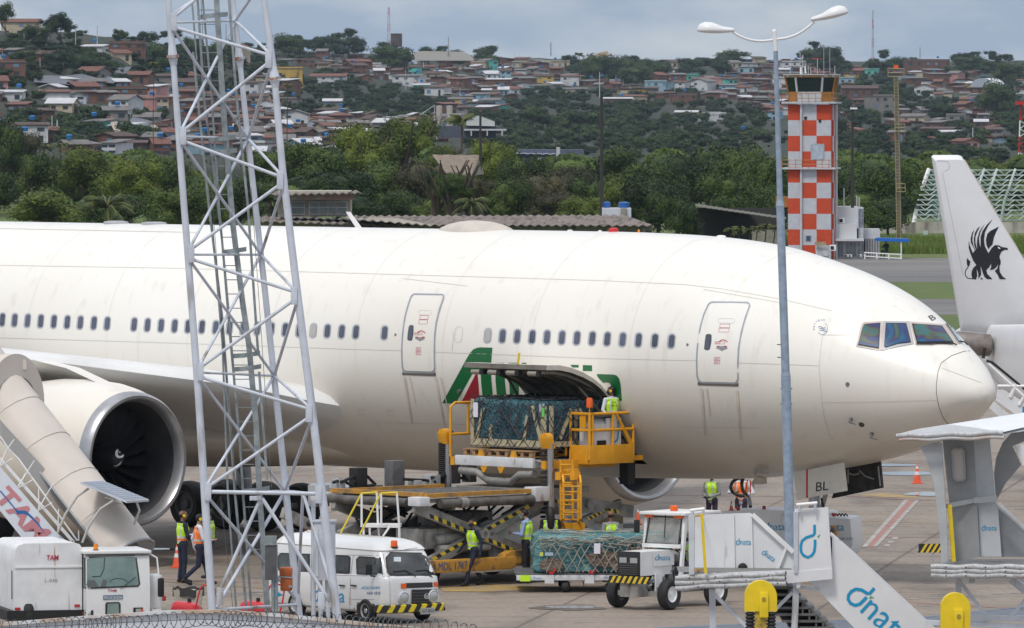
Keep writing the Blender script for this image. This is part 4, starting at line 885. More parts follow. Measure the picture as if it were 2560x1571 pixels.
# ================= dolly with netted load =================
# dolly frame: long axis mostly across the picture
DA=R_(0)
dl=thing('cargo_dolly','low white cargo dolly with lime green corners and blue lettering, carrying a netted load','dolly')
dM=Matrix.Translation(G(1315,1482))@rotz(R_(2))@Matrix.Diagonal((1,1,.77,1));dl.matrix_world=dM
sd=185.8/F
b=MB();b.box((1.55,1.1,.56),(3.6,2.3,.07),DGREY);b.box((1.42,-.06,.46),(3.3,.06,.16),LWHT,bev=.01);b.build('deck',dl)
b=MB();b.box((-.02,-.10,.45),(.24,.03,.19),mat('lime_green_paint',(.55,.85,.02),.5));b.box((2.42,-.10,.52),(.14,.03,.34),MATS['lime_green_paint']);b.build('lime_corner',dl)
b=MB();b.box((3.0,-.10,.53),(1.0,.03,.32),LWHT);sgn=b.build('name_board',dl)
def dnata(name,o,xd,yd,h,m,par,ext='nata'):
    """the operator's name: looped d followed by nata"""
    o=Vector(o);xd=Vector(xd).normalized();yd=Vector(yd).normalized();b=MB()
    dlogo(b,o,xd,yd,h*1.38,m,GRNL)
    vs,fs=text_mesh(ext,space=.95);a0=min(v.x for v in vs);s=h/.72
    b.add([o+xd*(h*.76+(v.x-a0)*s)+yd*(v.y*s)for v in vs],fs,m);return b.build(name,par)
dnata('lettering',(2.62,-.118,.42),(1,0,0),(0,0,1),.19,BLUEL,sgn);dnata('lettering',(.16,-.092,.42),(1,0,0),(0,0,1),.07,BLUEL,dl);text('lettering','PD-0180',(1.85,-.092,.43),(1,0,0),(0,0,1),.06,NAVYL,dl)
b=MB()
for x in(.55,1.5):b.box((x,-.11,.42),(.22,.05,.26),LWHT)
b.build('stake_pocket',dl)
b=MB()
for x in(.62,1.58):b.box((x-.03,-.12,.63),(.12,.04,.09),RED,Matrix.Rotation(.5,4,'Y'));b.box((x+.05,-.12,.7),(.05,.04,.12),RED,Matrix.Rotation(.2,4,'Y'))
b.build('red_latch',dl)
for x,y in((.95,.05),(.95,2.1),(2.05,.0),(2.25,2.1),(2.9,.3)):wheel('wheel',dl,(x,y,.18),(0.96 if x<2 else.2,-.2 if x<2 else 1,0),.17,.16 if x<2 else.34,DGREY)
b=MB();b.box((.95,.05,.42),(.1,.14,.12),DGREY);b.tube([(1.35,.0,.38),(1.38,-.02,.2)],.015,DGREY,5);b.build('caster_bracket',dl)
lo=thing('wrapped_cargo','low load in pale green film under a grey net, riding on the dolly','cargo');lo.matrix_world=dM@Matrix.Translation((0,0,0))
film2=MATS.get('x')or FILM2
w_=wrapped(lo,.26,3.35,.0,1.9,.62,1.72,film2,.10,8)
for(x,z,rx,rz)in((.62,.88,.32,.2),(1.85,1.05,.45,.25),(2.3,.85,.3,.18),(2.75,1.3,.4,.12)):
    b=MB();pts=[(x+rx*(1+.3*noise.noise((k*1.3,x,0)))*math.cos(k*math.pi/8),-.135+.02*math.sin(k),z+rz*(1+.4*noise.noise((k*1.1,z,4)))*math.sin(k*math.pi/8))for k in range(16)];b.add(pts,[list(range(16))],film_mat('carton_under_film',(.16,.11,.08),(.27,.22,.17))if 'cuf' not in MATS else MATS['cuf']);MATS['cuf']=b.mats[0];b.build('carton',lo)
# the net: face towards the camera is -y, so build in a turned frame
ln=MB();rr=random.Random(9)
for k in range(14):
    x=.3+k*.225
    for s in(-1,1):
        pts=[(x+s*t_*.5+rr.uniform(-.05,.05),-.17-.02*rr.random(),1.68-t_*1.05)for t_ in(0,.3,.6,1)]
        ln.tube([p for p in pts if.26<p[0]<3.4]if len([p for p in pts if.26<p[0]<3.4])>1 else pts[:2],.012,NETG,4)
for k in range(70):
    x=rr.uniform(.28,3.2);z=rr.uniform(1.45,1.78);ln.tube([(x,-.17,z),(x+rr.uniform(.05,.25),-.20,z+rr.uniform(-.12,.06)),(x+rr.uniform(.2,.5),-.17,z+rr.uniform(-.1,.1))],.014,NETG,4)
for k in range(40):
    x=rr.uniform(.6,2.9);y=rr.uniform(0.3,1.7);ln.tube([(x,y,1.83),(x+rr.uniform(-.5,.5),y+rr.uniform(-.5,.5),1.84)],.012,NETG,4)
ln.build('cargo_net',lo)
b=MB();b.box((1.68,-.22,1.37),(.15,.01,.32),MATS['paper_label']);b.build('paper_label',lo)
b=MB();b.box((2.5,-.2,1.08),(.14,.01,.12),MATS['green_label']);b.build('green_label',lo)
b=MB();b.box((.36,-.2,1.2),(.08,.01,.12),mat('yellow_label',(.6,.6,.1),.6));b.box((.54,-.2,1.2),(.2,.01,.1),MATS['label_pale_blue']);b.build('blue_label',lo)
# ================= surfaces that can be painted by photo pixel =================
class Surf:
    def __init__(s,objs,par,M):
        s.M=M;s.I=M.inverted();s.par=par;s.cam=s.I@Vector((0,0,H));vs=[];fs=[]
        for o in objs:
            k=len(vs);vs+=[tuple(v.co)for v in o.data.vertices];fs+=[[a+k for a in p.vertices]for p in o.data.polygons]
        s.t=BVHTree.FromPolygons(vs,fs)
    def at(s,u,v,off=.006):
        d=(s.I@P(u,v,100)-s.cam).normalized();h=s.t.ray_cast(s.cam,d)
        if h[0]is None:
            a,b=s.cam+d*150,s.cam+d*210;best=None
            for k in range(25):
                q=s.t.find_nearest(a+(b-a)*k/24)
                if q[0]is not None and(best is None or q[3]<best[3]):best=q
            h=best
        n=h[1]if h[1].dot(d)<0 else-h[1]
        return h[0]+n*off
    def poly(s,name,polys,m,off=.006,step=14,par=None,b=None):
        mb=b or MB()
        for poly in polys:
            pts=[Vector(p)for p in poly];n=len(pts);vs=[]
            for i in range(n):
                a,c=pts[i],pts[(i+1)%n];k=max(1,int((c-a).length/step));vs+=[a+(c-a)*t/k for t in range(k)]
            nb=len(vs);ed=[(i,(i+1)%nb)for i in range(nb)];x=min(p.x for p in pts)+step/2
            while x<max(p.x for p in pts):
                y=min(p.y for p in pts)+step/2
                while y<max(p.y for p in pts):vs.append(Vector((x,y)));y+=step
                x+=step
            r=delaunay_2d_cdt(vs,ed,[list(range(nb))],1,1e-4);mb.add([s.at(q.x,q.y,off)for q in r[0]],[list(f)for f in r[2]],m,True)
        return None if b else mb.build(name,par or s.par)
    def line(s,name,ptss,w,m,off=.007,par=None,b=None):
        mb=b or MB()
        for pts in ptss:
            for k in range(len(pts)-1):
                a,c=Vector(pts[k]),Vector(pts[k+1]);n=max(1,int((c-a).length/14));t=(c-a).normalized();q=Vector((-t.y,t.x))*w/2
                mb.add([s.at(*(a+(c-a)*i/n+q),off)for i in range(n+1)]+[s.at(*(a+(c-a)*i/n-q),off)for i in range(n+1)],[[i,i+1,i+2+n,i+1+n]for i in range(n)],m,True)
        return None if b else mb.build(name,par or s.par)
    def text(s,name,txt,x0,y0,h,w,m,ang=0.0,shear=0.0,off=.01,par=None,b=None,bold=0):
        vs,fs=text_mesh(txt,bold=bold);a0=min(v.x for v in vs);a1=max(v.x for v in vs);mb=b or MB();ca,sa=math.cos(ang),math.sin(ang);pts=[]
        for q in vs:
            x=(q.x-a0)/(a1-a0)*w;y=-q.y/0.7*h;x-=shear*y;pts.append(s.at(x0+x*ca-y*sa,y0+x*sa+y*ca,off))
        mb.add(pts,fs,m);return None if b else mb.build(name,par or s.par)
    def dnata(s,name,x0,y0,h,w,m,ang=0.0,shear=0,off=.01,par=None):
        """operator lettering: looped d with a tick, then nata; h = x-height, w = full width"""
        mb=MB();ca,sa=math.cos(ang),math.sin(ang);dw=w*.24
        f=lambda x,y:s.at(x0+(x-shear*y)*ca-y*sa,y0+(x-shear*y)*sa+y*ca,off)
        L_=[(.86,-1.42),(.86,-1.05),(.78,-.97),(.4,-.9),(.14,-.74),(.04,-.5),(.06,-.25),(.2,-.07),(.45,0),(.7,-.08),(.84,-.28),(.87,-.55),(.87,-.8)]
        wd=.17*h;P2=[Vector((a*dw,b*h))for a,b in L_];ps=[]
        for i,p in enumerate(P2):
            t=(P2[min(i+1,len(P2)-1)]-P2[max(i-1,0)]).normalized();q=Vector((-t.y,t.x))*wd/2;ps+=[f(*(p-q)),f(*(p+q))]
        mb.add(ps,[[2*i,2*i+1,2*i+3,2*i+2]for i in range(len(P2)-1)],m)
        mb.add([f(dw*.98,-h*.98),f(dw*1.22,-h*1.05),f(dw*1.02,-h*.82)],[(0,1,2)],GRNL)
        vs,fs=text_mesh('nata');a0=min(v.x for v in vs);a1=max(v.x for v in vs)
        mb.add([f(dw*1.12+(q.x-a0)/(a1-a0)*(w-dw*1.12),-q.y/.53*h)for q in vs],fs,m);return mb.build(name,par or s.par)
    def dropd(s,name,x0,y0,h,m,ang=0,off=.01,par=None):
        mb=MB();o=s.at(x0,y0,off);ca,sa=math.cos(ang),math.sin(ang);f=lambda x,y:s.at(x0+x*ca-y*sa,y0+x*sa+y*ca,off)
        pts=[(.45,1),(.45,.74),(.41,.69),(.2,.62),(.08,.52),(.04,.38),(.05,.2),(.12,.09),(.25,.03),(.37,.09),(.44,.2),(.465,.4),(.465,.56)]
        P2=[Vector((a*h,-b*h))for a,b in pts];ps=[]
        for i,p in enumerate(P2):
            t=(P2[min(i+1,len(P2)-1)]-P2[max(i-1,0)]).normalized();q=Vector((-t.y,t.x))*.04*h;ps+=[f(*(p-q)),f(*(p+q))]
        mb.add(ps,[[2*i,2*i+1,2*i+3,2*i+2]for i in range(len(P2)-1)],m);mb.add([f(.53*h,-.66*h),f(.63*h,-.73*h),f(.56*h,-.60*h)],[(0,1,2)],GRNL);return mb.build(name,par or s.par)
def plate(name,px,o,n,th,m,par=None,M=None,bev=0):
    """solid panel whose outline is given in photo pixels on the plane (o, n); thickness goes away from the camera"""
    I=(M or Matrix()).inverted();nn=Vector(n).normalized();nn=nn if nn.y>0 else-nn
    b=MB();b.prism([onpl(u,v,o,n,I)for u,v in px],I.to_3x3()@(nn*th),m);return b.build(name,par)
def tubes(name,lists,r,m,par=None,n=8,M=None):
    I=(M or Matrix()).inverted();b=MB()
    for pts in lists:b.tube([I@P(*p)for p in pts],r,m,n)
    return b.build(name,par)
# ---------------- rounded white van ----------------
VB=Matrix.Translation(G(961,1562))@rotz(R_(-54))
van=thing('van','white rounded passenger van with blue lettering and black and yellow bumper','van');van.matrix_world=VB
VL,VW=4.75,1.59
VWH=mat('van_white_paint',(.76,.76,.75),.25,var=.03,scale=2,coat=.6,streak=((.45,.42,.37),(2,2,1.2),.66))
def rr_plan(x0,x1,y0,y1,r,n=6):
    o=[]
    for cx,cy,a0 in((x1-r,y0+r,-90),(x1-r,y1-r,0),(x0+r,y1-r,90),(x0+r,y0+r,180)):
        for k in range(n+1):a=R_(a0+90*k/n);o.append((cx+r*math.cos(a),cy+r*math.sin(a)))
    return o
lv=[(.22,.10,.08,.10),(.27,.02,.02,.02),(.34,0,0,0),(.60,-.01,-.01,0),(.90,0,0,0),(1.0,.01,.01,.01),(1.045,.025,.03,.02),(1.055,.045,.05,.03),(1.2,.06,.12,.06),(1.52,.10,.32,.12),(1.60,.12,.38,.14),(1.625,.10,.36,.13),(1.70,.14,.45,.18),(1.78,.22,.6,.26),(1.84,.36,.85,.4),(1.865,.55,1.2,.7),(1.87,.78,1.9,1.6)]
b=MB();b.sheet([[Vector((x,y,z))for x,y in rr_plan(-VL+rb,-xf,ins,VW-ins,min(.26,(VW-2*ins)/2*.9),7)]for z,ins,xf,rb in lv],VWH,True)
vb=b.build('body',van)
VS=Surf([vb],van,VB);ZV=(600,1030,2.795)
def zv(*a):return[pz(ZV,*p)for p in a]
RUB=mat('window_rubber',(.03,.03,.03),.6);VGL=mat('van_glass',(.06,.065,.065),.06,var=.5,scale=1.5);SEAMD=mat('door_gap_dark',(.25,.24,.22),.6)
for nm,o_,i_ in(('windscreen',((1050,980),(1270,985),(1315,1010),(1385,1135),(1370,1146),(1050,1148),(1025,1125),(1015,1020)),((1055,990),(1262,993),(1305,1015),(1372,1130),(1360,1138),(1058,1138),(1035,1118),(1026,1024))),
                   ('side_window',((835,1008),(985,1018),(1000,1140),(815,1138),(812,1030)),((842,1018),(975,1026),(990,1132),(825,1130),(822,1035))),
                   ('side_window',((660,1000),(760,1005),(775,1018),(770,1125),(755,1135),(660,1130)),((660,1010),(752,1014),(765,1024),(760,1118),(750,1125),(660,1122))),
                   ('side_window',((500,992),(640,998),(640,1130),(500,1122)),((508,1000),(632,1006),(632,1122),(508,1114))),
                   ('side_window',((290,985),(490,992),(490,1120),(270,1110),(258,1040),(270,1000)),((296,993),(482,1000),(482,1112),(278,1103),(267,1040),(278,1005)))):
    o=VS.poly(nm,[zv(*o_)],RUB,.008);VS.poly('glass',[zv(*i_)],VGL,.013,par=o)
b=MB();VS.line('',[zv((1000,1000),(1010,1060),(1045,1160),(1052,1420)),zv((795,1000),(775,1130),(765,1420)),zv((780,1310),(940,1312)),zv((498,1000),(495,1400)),zv((255,1040),(500,1050))[:0]or zv((640,1142),(1040,1150)),zv((250,985),(640,1000),(1000,1003),(1040,980),(1240,950),(1310,965))],.9,SEAMD,b=b);b.build('door_gap',van)
VS.line('wheel_arch',[zv((790,1430),(795,1380),(830,1335),(880,1325),(930,1350),(955,1400),(960,1440))],2.2,SEAMD)
b=MB();VS.poly('',[zv((1155,1197),(1380,1190),(1382,1225),(1160,1233))],mat('vent_black',(.03,.03,.03),.5),b=b);b.build('front_vent',van)
for q in(((1122,1200),(1160,1200),(1160,1235),(1122,1235)),((1380,1190),(1407,1190),(1407,1224),(1380,1224))):VS.poly('indicator',[zv(*q)],ORC,.016)
GRL=mat('grille_black',(.02,.02,.022),.4)
g=VS.poly('grille',[zv((1195,1242),(1370,1238),(1372,1398),(1195,1402))],GRL,.02)
b=MB();VS.line('',[zv((1198,1262+22*k),(1368,1258+22*k))for k in range(7)],1.2,mat('grille_slat',(.10,.10,.10),.4),.03,b=b);b.build('grille_slat',g)
def ringpx(cx,cy,r,w,n=20,sx=1):return[[(cx+sx*r*math.cos(2*math.pi*k/n),cy+r*math.sin(2*math.pi*k/n))for k in range(n+1)]]
c_=pz(ZV,1299,1288);b=MB();VS.line('',ringpx(*c_,6.3,1)+[[(c_[0]-4,c_[1]-4),(c_[0]-1.5,c_[1]+.5),(c_[0],c_[1]-2),(c_[0]+1.5,c_[1]+.5),(c_[0]+4,c_[1]-4)],[(c_[0]-5,c_[1]-1),(c_[0]-2.4,c_[1]+5),(c_[0],c_[1]+1),(c_[0]+2.4,c_[1]+5),(c_[0]+5,c_[1]-1)]],1.3,mat('chrome_badge',(.7,.7,.7),.2,.6),.035,b=b);b.build('front_badge',g)
for x,y,sx in((1142,1303,1),(1398,1297,.72)):
    c_=VS.at(*pz(ZV,x,y),0);b=MB();b.lathe([(.155,-.02),(.155,.02),(.135,.045),(.125,.03)],LGREY,c_,(1,0,0),22);hl=b.build('headlight',van)
    b=MB();b.lathe([(.125,.03),(.09,.05),(0,.06)],mat('headlight_glass',(.45,.46,.45),.08,.3),c_,(1,0,0),20);b.build('lens',hl)
# bumper with hazard stripes
b=MB();pts=[Vector((-.32,-.06,.34)),Vector((-.03,-.07,.34)),Vector((.09,.05,.34)),Vector((.12,.4,.34)),Vector((.12,VW-.4,.34)),Vector((.09,VW-.05,.34)),Vector((-.03,VW+.07,.34)),Vector((-.32,VW+.06,.34))]
dense=[];
for i in range(len(pts)-1):
    k=max(2,int((pts[i+1]-pts[i]).length/.07));dense+=[pts[i]+(pts[i+1]-pts[i])*t_/k for t_ in range(k)]
dense.append(pts[-1])
BY=mat('bumper_yellow',(.78,.60,.02),.4)
for i in range(len(dense)-1):
    a,c=dense[i],dense[i+1];t_=(c-a).normalized();nn=Vector((t_.y,-t_.x,0));h_=Vector((0,0,.075));sk=t_*.05;mm=BY if(i//2)%2 else BLKL
    b.add([a-h_-sk,c-h_-sk,c+h_+sk,a+h_+sk,a-h_*1.2-nn*.06-sk,c-h_*1.2-nn*.06-sk,a+h_*1.2-nn*.06+sk,c+h_*1.2-nn*.06+sk],[(0,1,2,3),(4,5,1,0),(3,2,7,6)],mm)
bp_=b.build('bumper',van)
b=MB();b.box((.14,1.08,.27),(.015,.38,.14),mat('plate_grey',(.38,.38,.38),.5));npl=b.build('number_plate',van);text('plate_lettering','AVT-8016',(.15,.92,.235),(0,1,0),(0,0,1),.075,BLKL,npl,width=.32)
VS.dnata('lettering',*pz(ZV,502,1322),26,82,BLUEL,ang=R_(2.5));VS.text('lettering','APOIO RAMPA',*pz(ZV,848,1240),7.6,47,BLUEL,shear=.2);VS.text('lettering','VAN 1818',*pz(ZV,884,1277),7.6,34,NAVYL,shear=.2);VS.dnata('lettering',*pz(ZV,1093,1391),6.4,32,BLUEL);VS.text('lettering','VAN 1818',*pz(ZV,1372,1382),4.2,15,NAVYL)
VS.poly('blue_swoosh',[zv((200,1290),(215,1230),(240,1185),(260,1150),(285,1140),(285,1165),(250,1210),(225,1270),(220,1300)),zv((340,1340),(370,1250),(395,1290),(380,1345)),zv((392,1065),(402,1065),(402,1115),(392,1112))],BLUEL)
b=MB();p_=VS.at(*pz(ZV,945,1150),0);b.tube([p_,p_+Vector((.05,-.16,.02))],.02,MATTE,6);b.box(p_+Vector((.04,-.2,.16)),(.05,.16,.24),MATTE,bev=.02);b.build('wing_mirror',van)
for q in(((1070,1120),(1150,1112),(1225,1155)),((1225,1115),(1300,1108),(1365,1148))):b=MB();b.tube([VS.at(*pz(ZV,*p),.03)for p in q],.010,MATTE,5);b.build('wiper',van)
for q in((700,1212),(780,1212)):b=MB();b.tube([VS.at(*pz(ZV,*q),.03),VS.at(*pz(ZV,q[0]+38,q[1]+4),.03)],.018,MATTE,6);b.build('door_handle',van)
b=MB();VS.poly('',[zv((1072,1017),(1122,1017),(1122,1050),(1072,1048))],mat('white_sticker',(.6,.65,.68),.5),.018,b=b);b.build('permit_sticker',van)
p_=VS.at(*pz(ZV,1078,948),-.01);b=MB();b.lathe([(.085,0),(.085,.03)],MATTE,p_,n=14);b.lathe([(.08,.03),(.075,.15),(.06,.165),(0,.17)],ORC,p_,n=14);b.build('roof_beacon',van)
for x in(-.72,-3.5):
    for y in(.05,VW-.05):wheel('wheel',van,(x,y,.27),(0,1,0),.27,.2,mat('hubcap',(.5,.5,.5),.3,.6),.62)
    b=MB();b.box((x,VW/2,.42),(.75,VW-.04,.3),MATTE);b.build('wheel_well',van)
b=MB();b.lathe([(.36,-.01),(.36,0),(0,0)],MATTE,(-.72,-.004,.33),(0,-1,0),28);b.build('wheel_arch_opening',van)
# ---------------- service truck (box beside a cab) ----------------
TM=Matrix.Translation(P(206,1531,172))@rotz(R_(14));TM.translation.z=0
tk=thing('service_truck','white service truck with rust-streaked box and glass cab, by the covered steps','truck');tk.matrix_world=TM
zt_,zb_=.41,1.94
b=MB();prof=[Vector((-1.52,0,zb_-.48)),Vector((-1.52,0,zt_)),Vector((-.01,0,zt_)),Vector((-.01,0,zb_-.12)),Vector((-.06,0,zb_-.03)),Vector((-.18,0,zb_)),Vector((-1.30,0,zb_)),Vector((-1.44,0,zb_-.05)),Vector((-1.5,0,zb_-.14))]
b.prism(prof,(0,2.6,0),DIRTYW);tb_=b.build('box_body',tk)
b=MB()
for z in(zt_+.03,zb_-.52):b.box((-.76,-.012,z),(1.5,.02,.04),WHITE)
b.tube([(-1.54,.2,zt_+.3),(-1.54,.2,zb_-.6)],.012,DGREY,5);b.build('box_trim',tk)
for x in(-1.45,-1.2,-.12):one(tk,'red_reflector','box',(x,-.014,zt_+.15 if x>-1 else zt_+.1),(.12,.015,.055),RED)
text('lettering','TAM',(-.80,-.015,zb_-.37),(1,0,0),(0,0,1),.11,mat('lettering_crimson',(.45,.03,.08),.5),tk,width=.27,bold=.02,shear=.15);text('lettering','L-040',(-.84,-.006,zb_-.86),(1,0,0),(0,0,1),.08,mat('stencil_grey',(.16,.16,.17),.7),tk,width=.28,space=1.25)
# cab
cm=mat('cab_white',(.74,.75,.75),.3,var=.03)
b=MB();b.prism([Vector((.02,-.35,.22)),Vector((.02,-.38,.98)),Vector((.02,-.28,1.64)),Vector((.02,-.1,1.71)),Vector((.02,1.3,1.71)),Vector((.02,1.3,.22))],(1.42,0,0),cm);cab=b.build('cab',tk)
b=MB();b.box((.72,.45,1.74),(1.52,1.6,.07),cm,bev=.02);b.build('cab_roof',tk)
TS=Surf([cab],tk,TM);ZT=(0,1030,2.795)
def zq(*a):return[pz(ZT,*p)for p in a]
GG=mat('cab_green_glass',(.13,.20,.19),.05,col2=(.24,.32,.30),scale=1.3)
o=TS.poly('windscreen',[zq((578,1015),(940,1005),(955,1020),(980,1205),(965,1222),(600,1238),(580,1225))],RUB,.01);TS.poly('glass',[zq((588,1022),(935,1014),(945,1025),(968,1203),(958,1213),(604,1228),(588,1218))],GG,.016,par=o)
b=MB();TS.line('',[zq((730,1018),(725,1100),(700,1150),(585,1155))],2,RUB,.022,b=b);TS.line('',ringpx(*pz(ZT,825,1190),21,1,sx=1.0)[:1]and[[(pz(ZT,825,1190)[0]+21*math.cos(a),pz(ZT,825,1190)[1]+9*math.sin(a))for a in np.linspace(3.0,6.5,14)]],1.3,MATTE,.022,b=b);TS.line('',[zq((840,1240),(945,1155))],1.5,MATTE,.03,b=b);b.build('wiper_and_wheel',o)
b=MB();TS.poly('',[zq((610,1180),(660,1175),(690,1225),(610,1230)),zq((720,1170),(745,1180),(740,1222),(700,1224))],mat('seat_dark',(.10,.11,.11),.5),.02,b=b);b.build('seat_back',o)
TS.text('lettering','TAM',*pz(ZT,752,1257),6.5,22,MATS['lettering_crimson'],bold=.02)
o=TS.poly('maker_plate',[zq((720,1282),(858,1278),(858,1308),(720,1314))],mat('plate_blue_grey',(.16,.22,.30),.4),.01);TS.text('plate_lettering','RUCKER',*pz(ZT,730,1308),7,44,mat('plate_silver',(.6,.62,.65),.4),par=o,off=.018,bold=.01)
o=TS.poly('lower_window',[zq((745,1330),(830,1328),(842,1340),(842,1412),(830,1424),(745,1426),(735,1414),(735,1342))],RUB,.01);TS.poly('glass',[zq((750,1340),(828,1338),(832,1410),(748,1414))],GG,.016,par=o)
for q in(((580,1388),(650,1383),(650,1435),(580,1438)),((930,1368),(998,1366),(998,1416),(930,1420))):
    o=TS.poly('headlight',[zq(*q)],MATTE,.02);xa=q[0][0];ya=q[0][1];TS.poly('lens',[zq((xa+16,ya+8),(xa+54,ya+6),(xa+54,ya+40),(xa+16,ya+42))],MATS['headlight_glass'],.03,par=o);TS.poly('indicator',[zq((xa+(2 if xa<700 else 56),ya+8),(xa+(12 if xa<700 else 66),ya+8),(xa+(12 if xa<700 else 66),ya+42),(xa+(2 if xa<700 else 56),ya+42))],ORC,.03,par=o)
b=MB();b.lathe([(.07,0),(.07,.02)],MATTE,(.28,-.1,1.77),n=12);b.lathe([(.05,.02),(.045,.15),(0,.16)],FLAME,(.28,-.1,1.77),n=12);b.build('roof_beacon',tk)
b=MB();b.box((1.70,-.3,.95),(.14,.1,.42),MATTE,bev=.04);b.tube([(1.66,-.3,1.15),(1.62,-.25,1.6),(1.45,-.2,1.7)],.02,WHITE2,6);b.build('mirror',tk)
b=MB();b.box((1.62,.1,.85),(.3,.5,.75),cm,bev=.05);b.build('side_step',tk)
b=MB();b.box((-.1,1.2,.36),(3.2,2.6,.22),MATTE);b.build('chassis',tk)
b=MB();b.box((.74,-.4,.24),(1.42,.05,.08),mat('dirty_amber',(.5,.25,.06),.6));b.build('front_bumper',tk)
for x in(-1.2,.3,1.2):wheel('wheel',tk,(x,.25,.36),(1,0,0),.36,.22,DGREY)
# ---------------- small ramp tractor ----------------
fz=Vector((-.60,-.80,0));sz=Vector((.80,-.60,0));O_=G(1609,1522);XM=frameM(O_,fz,sz,(0,0,1))
tr_=thing('baggage_tractor','small white ramp tractor with open side and black grille, driver inside','tractor');tr_.matrix_world=XM
TW=mat('tractor_white',(.76,.76,.75),.35,var=.04,streak=((.4,.36,.3),(3,3,2),.68))
b=MB();b.prism([(.55,-.3,.78),(.55,.3,.78),(.55,.3,1.33),(.55,-.3,1.33)],(-1.25,0,0),TW);b.box((-.1,0,.68),(1.15,.45,.3),mat('engine_dark',(.05,.05,.05),.5,.3,var=.6,scale=9));hood=b.build('hood',tr_)
b=MB();b.box((.575,0,1.05),(.05,.62,.58),GRL,bev=.02)
for k in range(6):b.box((.605,0,.82+k*.05),(.01,.52,.015),MATS['grille_slat'])
g=b.build('grille',tr_)
for y in(-.14,.16):one(g,'headlight','box',(.605,y,1.14),(.02,.2,.12),MATS['headlight_glass'])
b=MB();hazard(b,(.70,-.48,.70),(.70,.62,.70),.16,(0,0,1),14,(0,0,0));b.box((.66,.07,.70),(.06,1.1,.15),BLKL);b.build('hazard_bumper',tr_)
b=MB();b.box((.45,.05,.5),(.4,.5,.4),STEEL);b.box((.1,.1,.36),(.3,1.3,.12),STEEL);b.box((-1.2,.1,.42),(2.4,.6,.16),STEEL);b.tube([(0,-.75,.37),(0,.75,.37)],.05,STEEL);b.box((-.1,.35,.62),(.25,.04,.4),TW);b.build('front_axle',tr_)
b=MB()
r_=random.Random(3)
for k in range(14):x=r_.uniform(-.6,.2);z=r_.uniform(.5,.8);b.tube([(x,.24,z),(x+r_.uniform(-.2,.2),.32,z+r_.uniform(-.15,.2)),(x+r_.uniform(-.3,.3),.26,z-.1)],r_.uniform(.015,.04),r_.choice([MATTE,DGREY,GREY]),6)
b.build('engine_hose',tr_)
for x,y,w_ in((0,-.72,.24),(0,.72,.24),(-1.85,.72,.26),(-1.85,-.6,.26)):wheel('wheel',tr_,(x,y,.355),(0,1,0),.355,w_,WHITE2 if y>0 else DGREY,.52)
# cab frame: posts, roof, windscreen
x0,x1,xt,cw=-.62,-1.95,-.80,.54;c0=.07
b=MB()
for y in(c0-cw,c0+cw):b.beam((x0,y,.75),(xt,y,2.12),.09,.07,TW);b.beam((x1,y,.6),(x1,y,2.12),.07,.06,TW)
b.beam((x0,c0-cw,1.42),(x0,c0+cw,1.42),.07,.09,TW);b.box((x1-.0,c0,.95),(.06,2*cw,.7),TW);b.box((-1.3,c0-cw,.85),(1.2,.05,.6),TW);b.box((-1.0,c0+cw-.0,1.33),(.75,.04,.10),TW)if False else None
b.build('cab_frame',tr_)
b=MB();b.box(((xt+x1)/2+.03,c0,2.16),(1.45,1.3,.07),TW,bev=.02);b.build('cab_roof',tr_)
WG=mat('clear_screen_glass',(.30,.32,.31),.06,var=.3,scale=2)
m_=MATS['clear_screen_glass'];nn_=m_.node_tree.nodes['Principled BSDF'];nn_.inputs['Alpha'].default_value=.45
b=MB();b.prism([(x0-.02,c0-cw+.07,1.46),(x0-.02,c0+cw-.07,1.46),(xt+.0,c0+cw-.09,2.08),(xt+.0,c0-cw+.09,2.08)],(-.02,0,0),WG);ws=b.build('windscreen',tr_)
b=MB();b.tube([(x0,c0-cw+.07,1.46),(x0,c0+cw-.07,1.46),(xt+.02,c0+cw-.09,2.08),(xt+.02,c0-cw+.09,2.08),(x0,c0-cw+.07,1.46)],.022,RUB,6);b.tube([(x0+.02,c0+.08,1.6),(xt+.06,c0+.02,2.12)],.012,MATTE,5);b.build('screen_rubber',ws)
for y in(c0-.42,c0+.42):one(tr_,'indicator','box',(xt+.1,y,2.09),(.06,.22,.06),ORC)
b=MB();b.lathe([(.09,0),(.09,.1),(.07,.12),(0,.125)],ORC,(-1.2,.0,2.2),n=12);b.build('roof_beacon',tr_)
b=MB();b.box((-1.65,.1,.95),(.4,.8,.1),MATTE,bev=.03);b.box((-1.85,.1,1.25),(.1,.8,.6),MATTE,bev=.03);b.build('seat',tr_)
b=MB();b.lathe([(.17,-.012),(.19,0),(.17,.012),(.16,0),(.17,-.012)],MATTE,(-.98,.1,1.38),(-.6,0,1),20);b.tube([(-.75,.1,1.1),(-.98,.1,1.38)],.02,MATTE,6);b.build('steering_wheel',tr_)
b=MB();b.box((-.55,c0-cw-.12,1.85),(.04,.15,.3),MATTE,bev=.02);b.build('mirror',tr_)
o=MB();o.box((-.35,.32,1.15),(.8,.012,.34),TW);so_=o.build('hood_side_panel',tr_)
XS=Surf([so_],tr_,XM);XS.dnata('lettering',1638,1401,10.5,37,BLUEL)
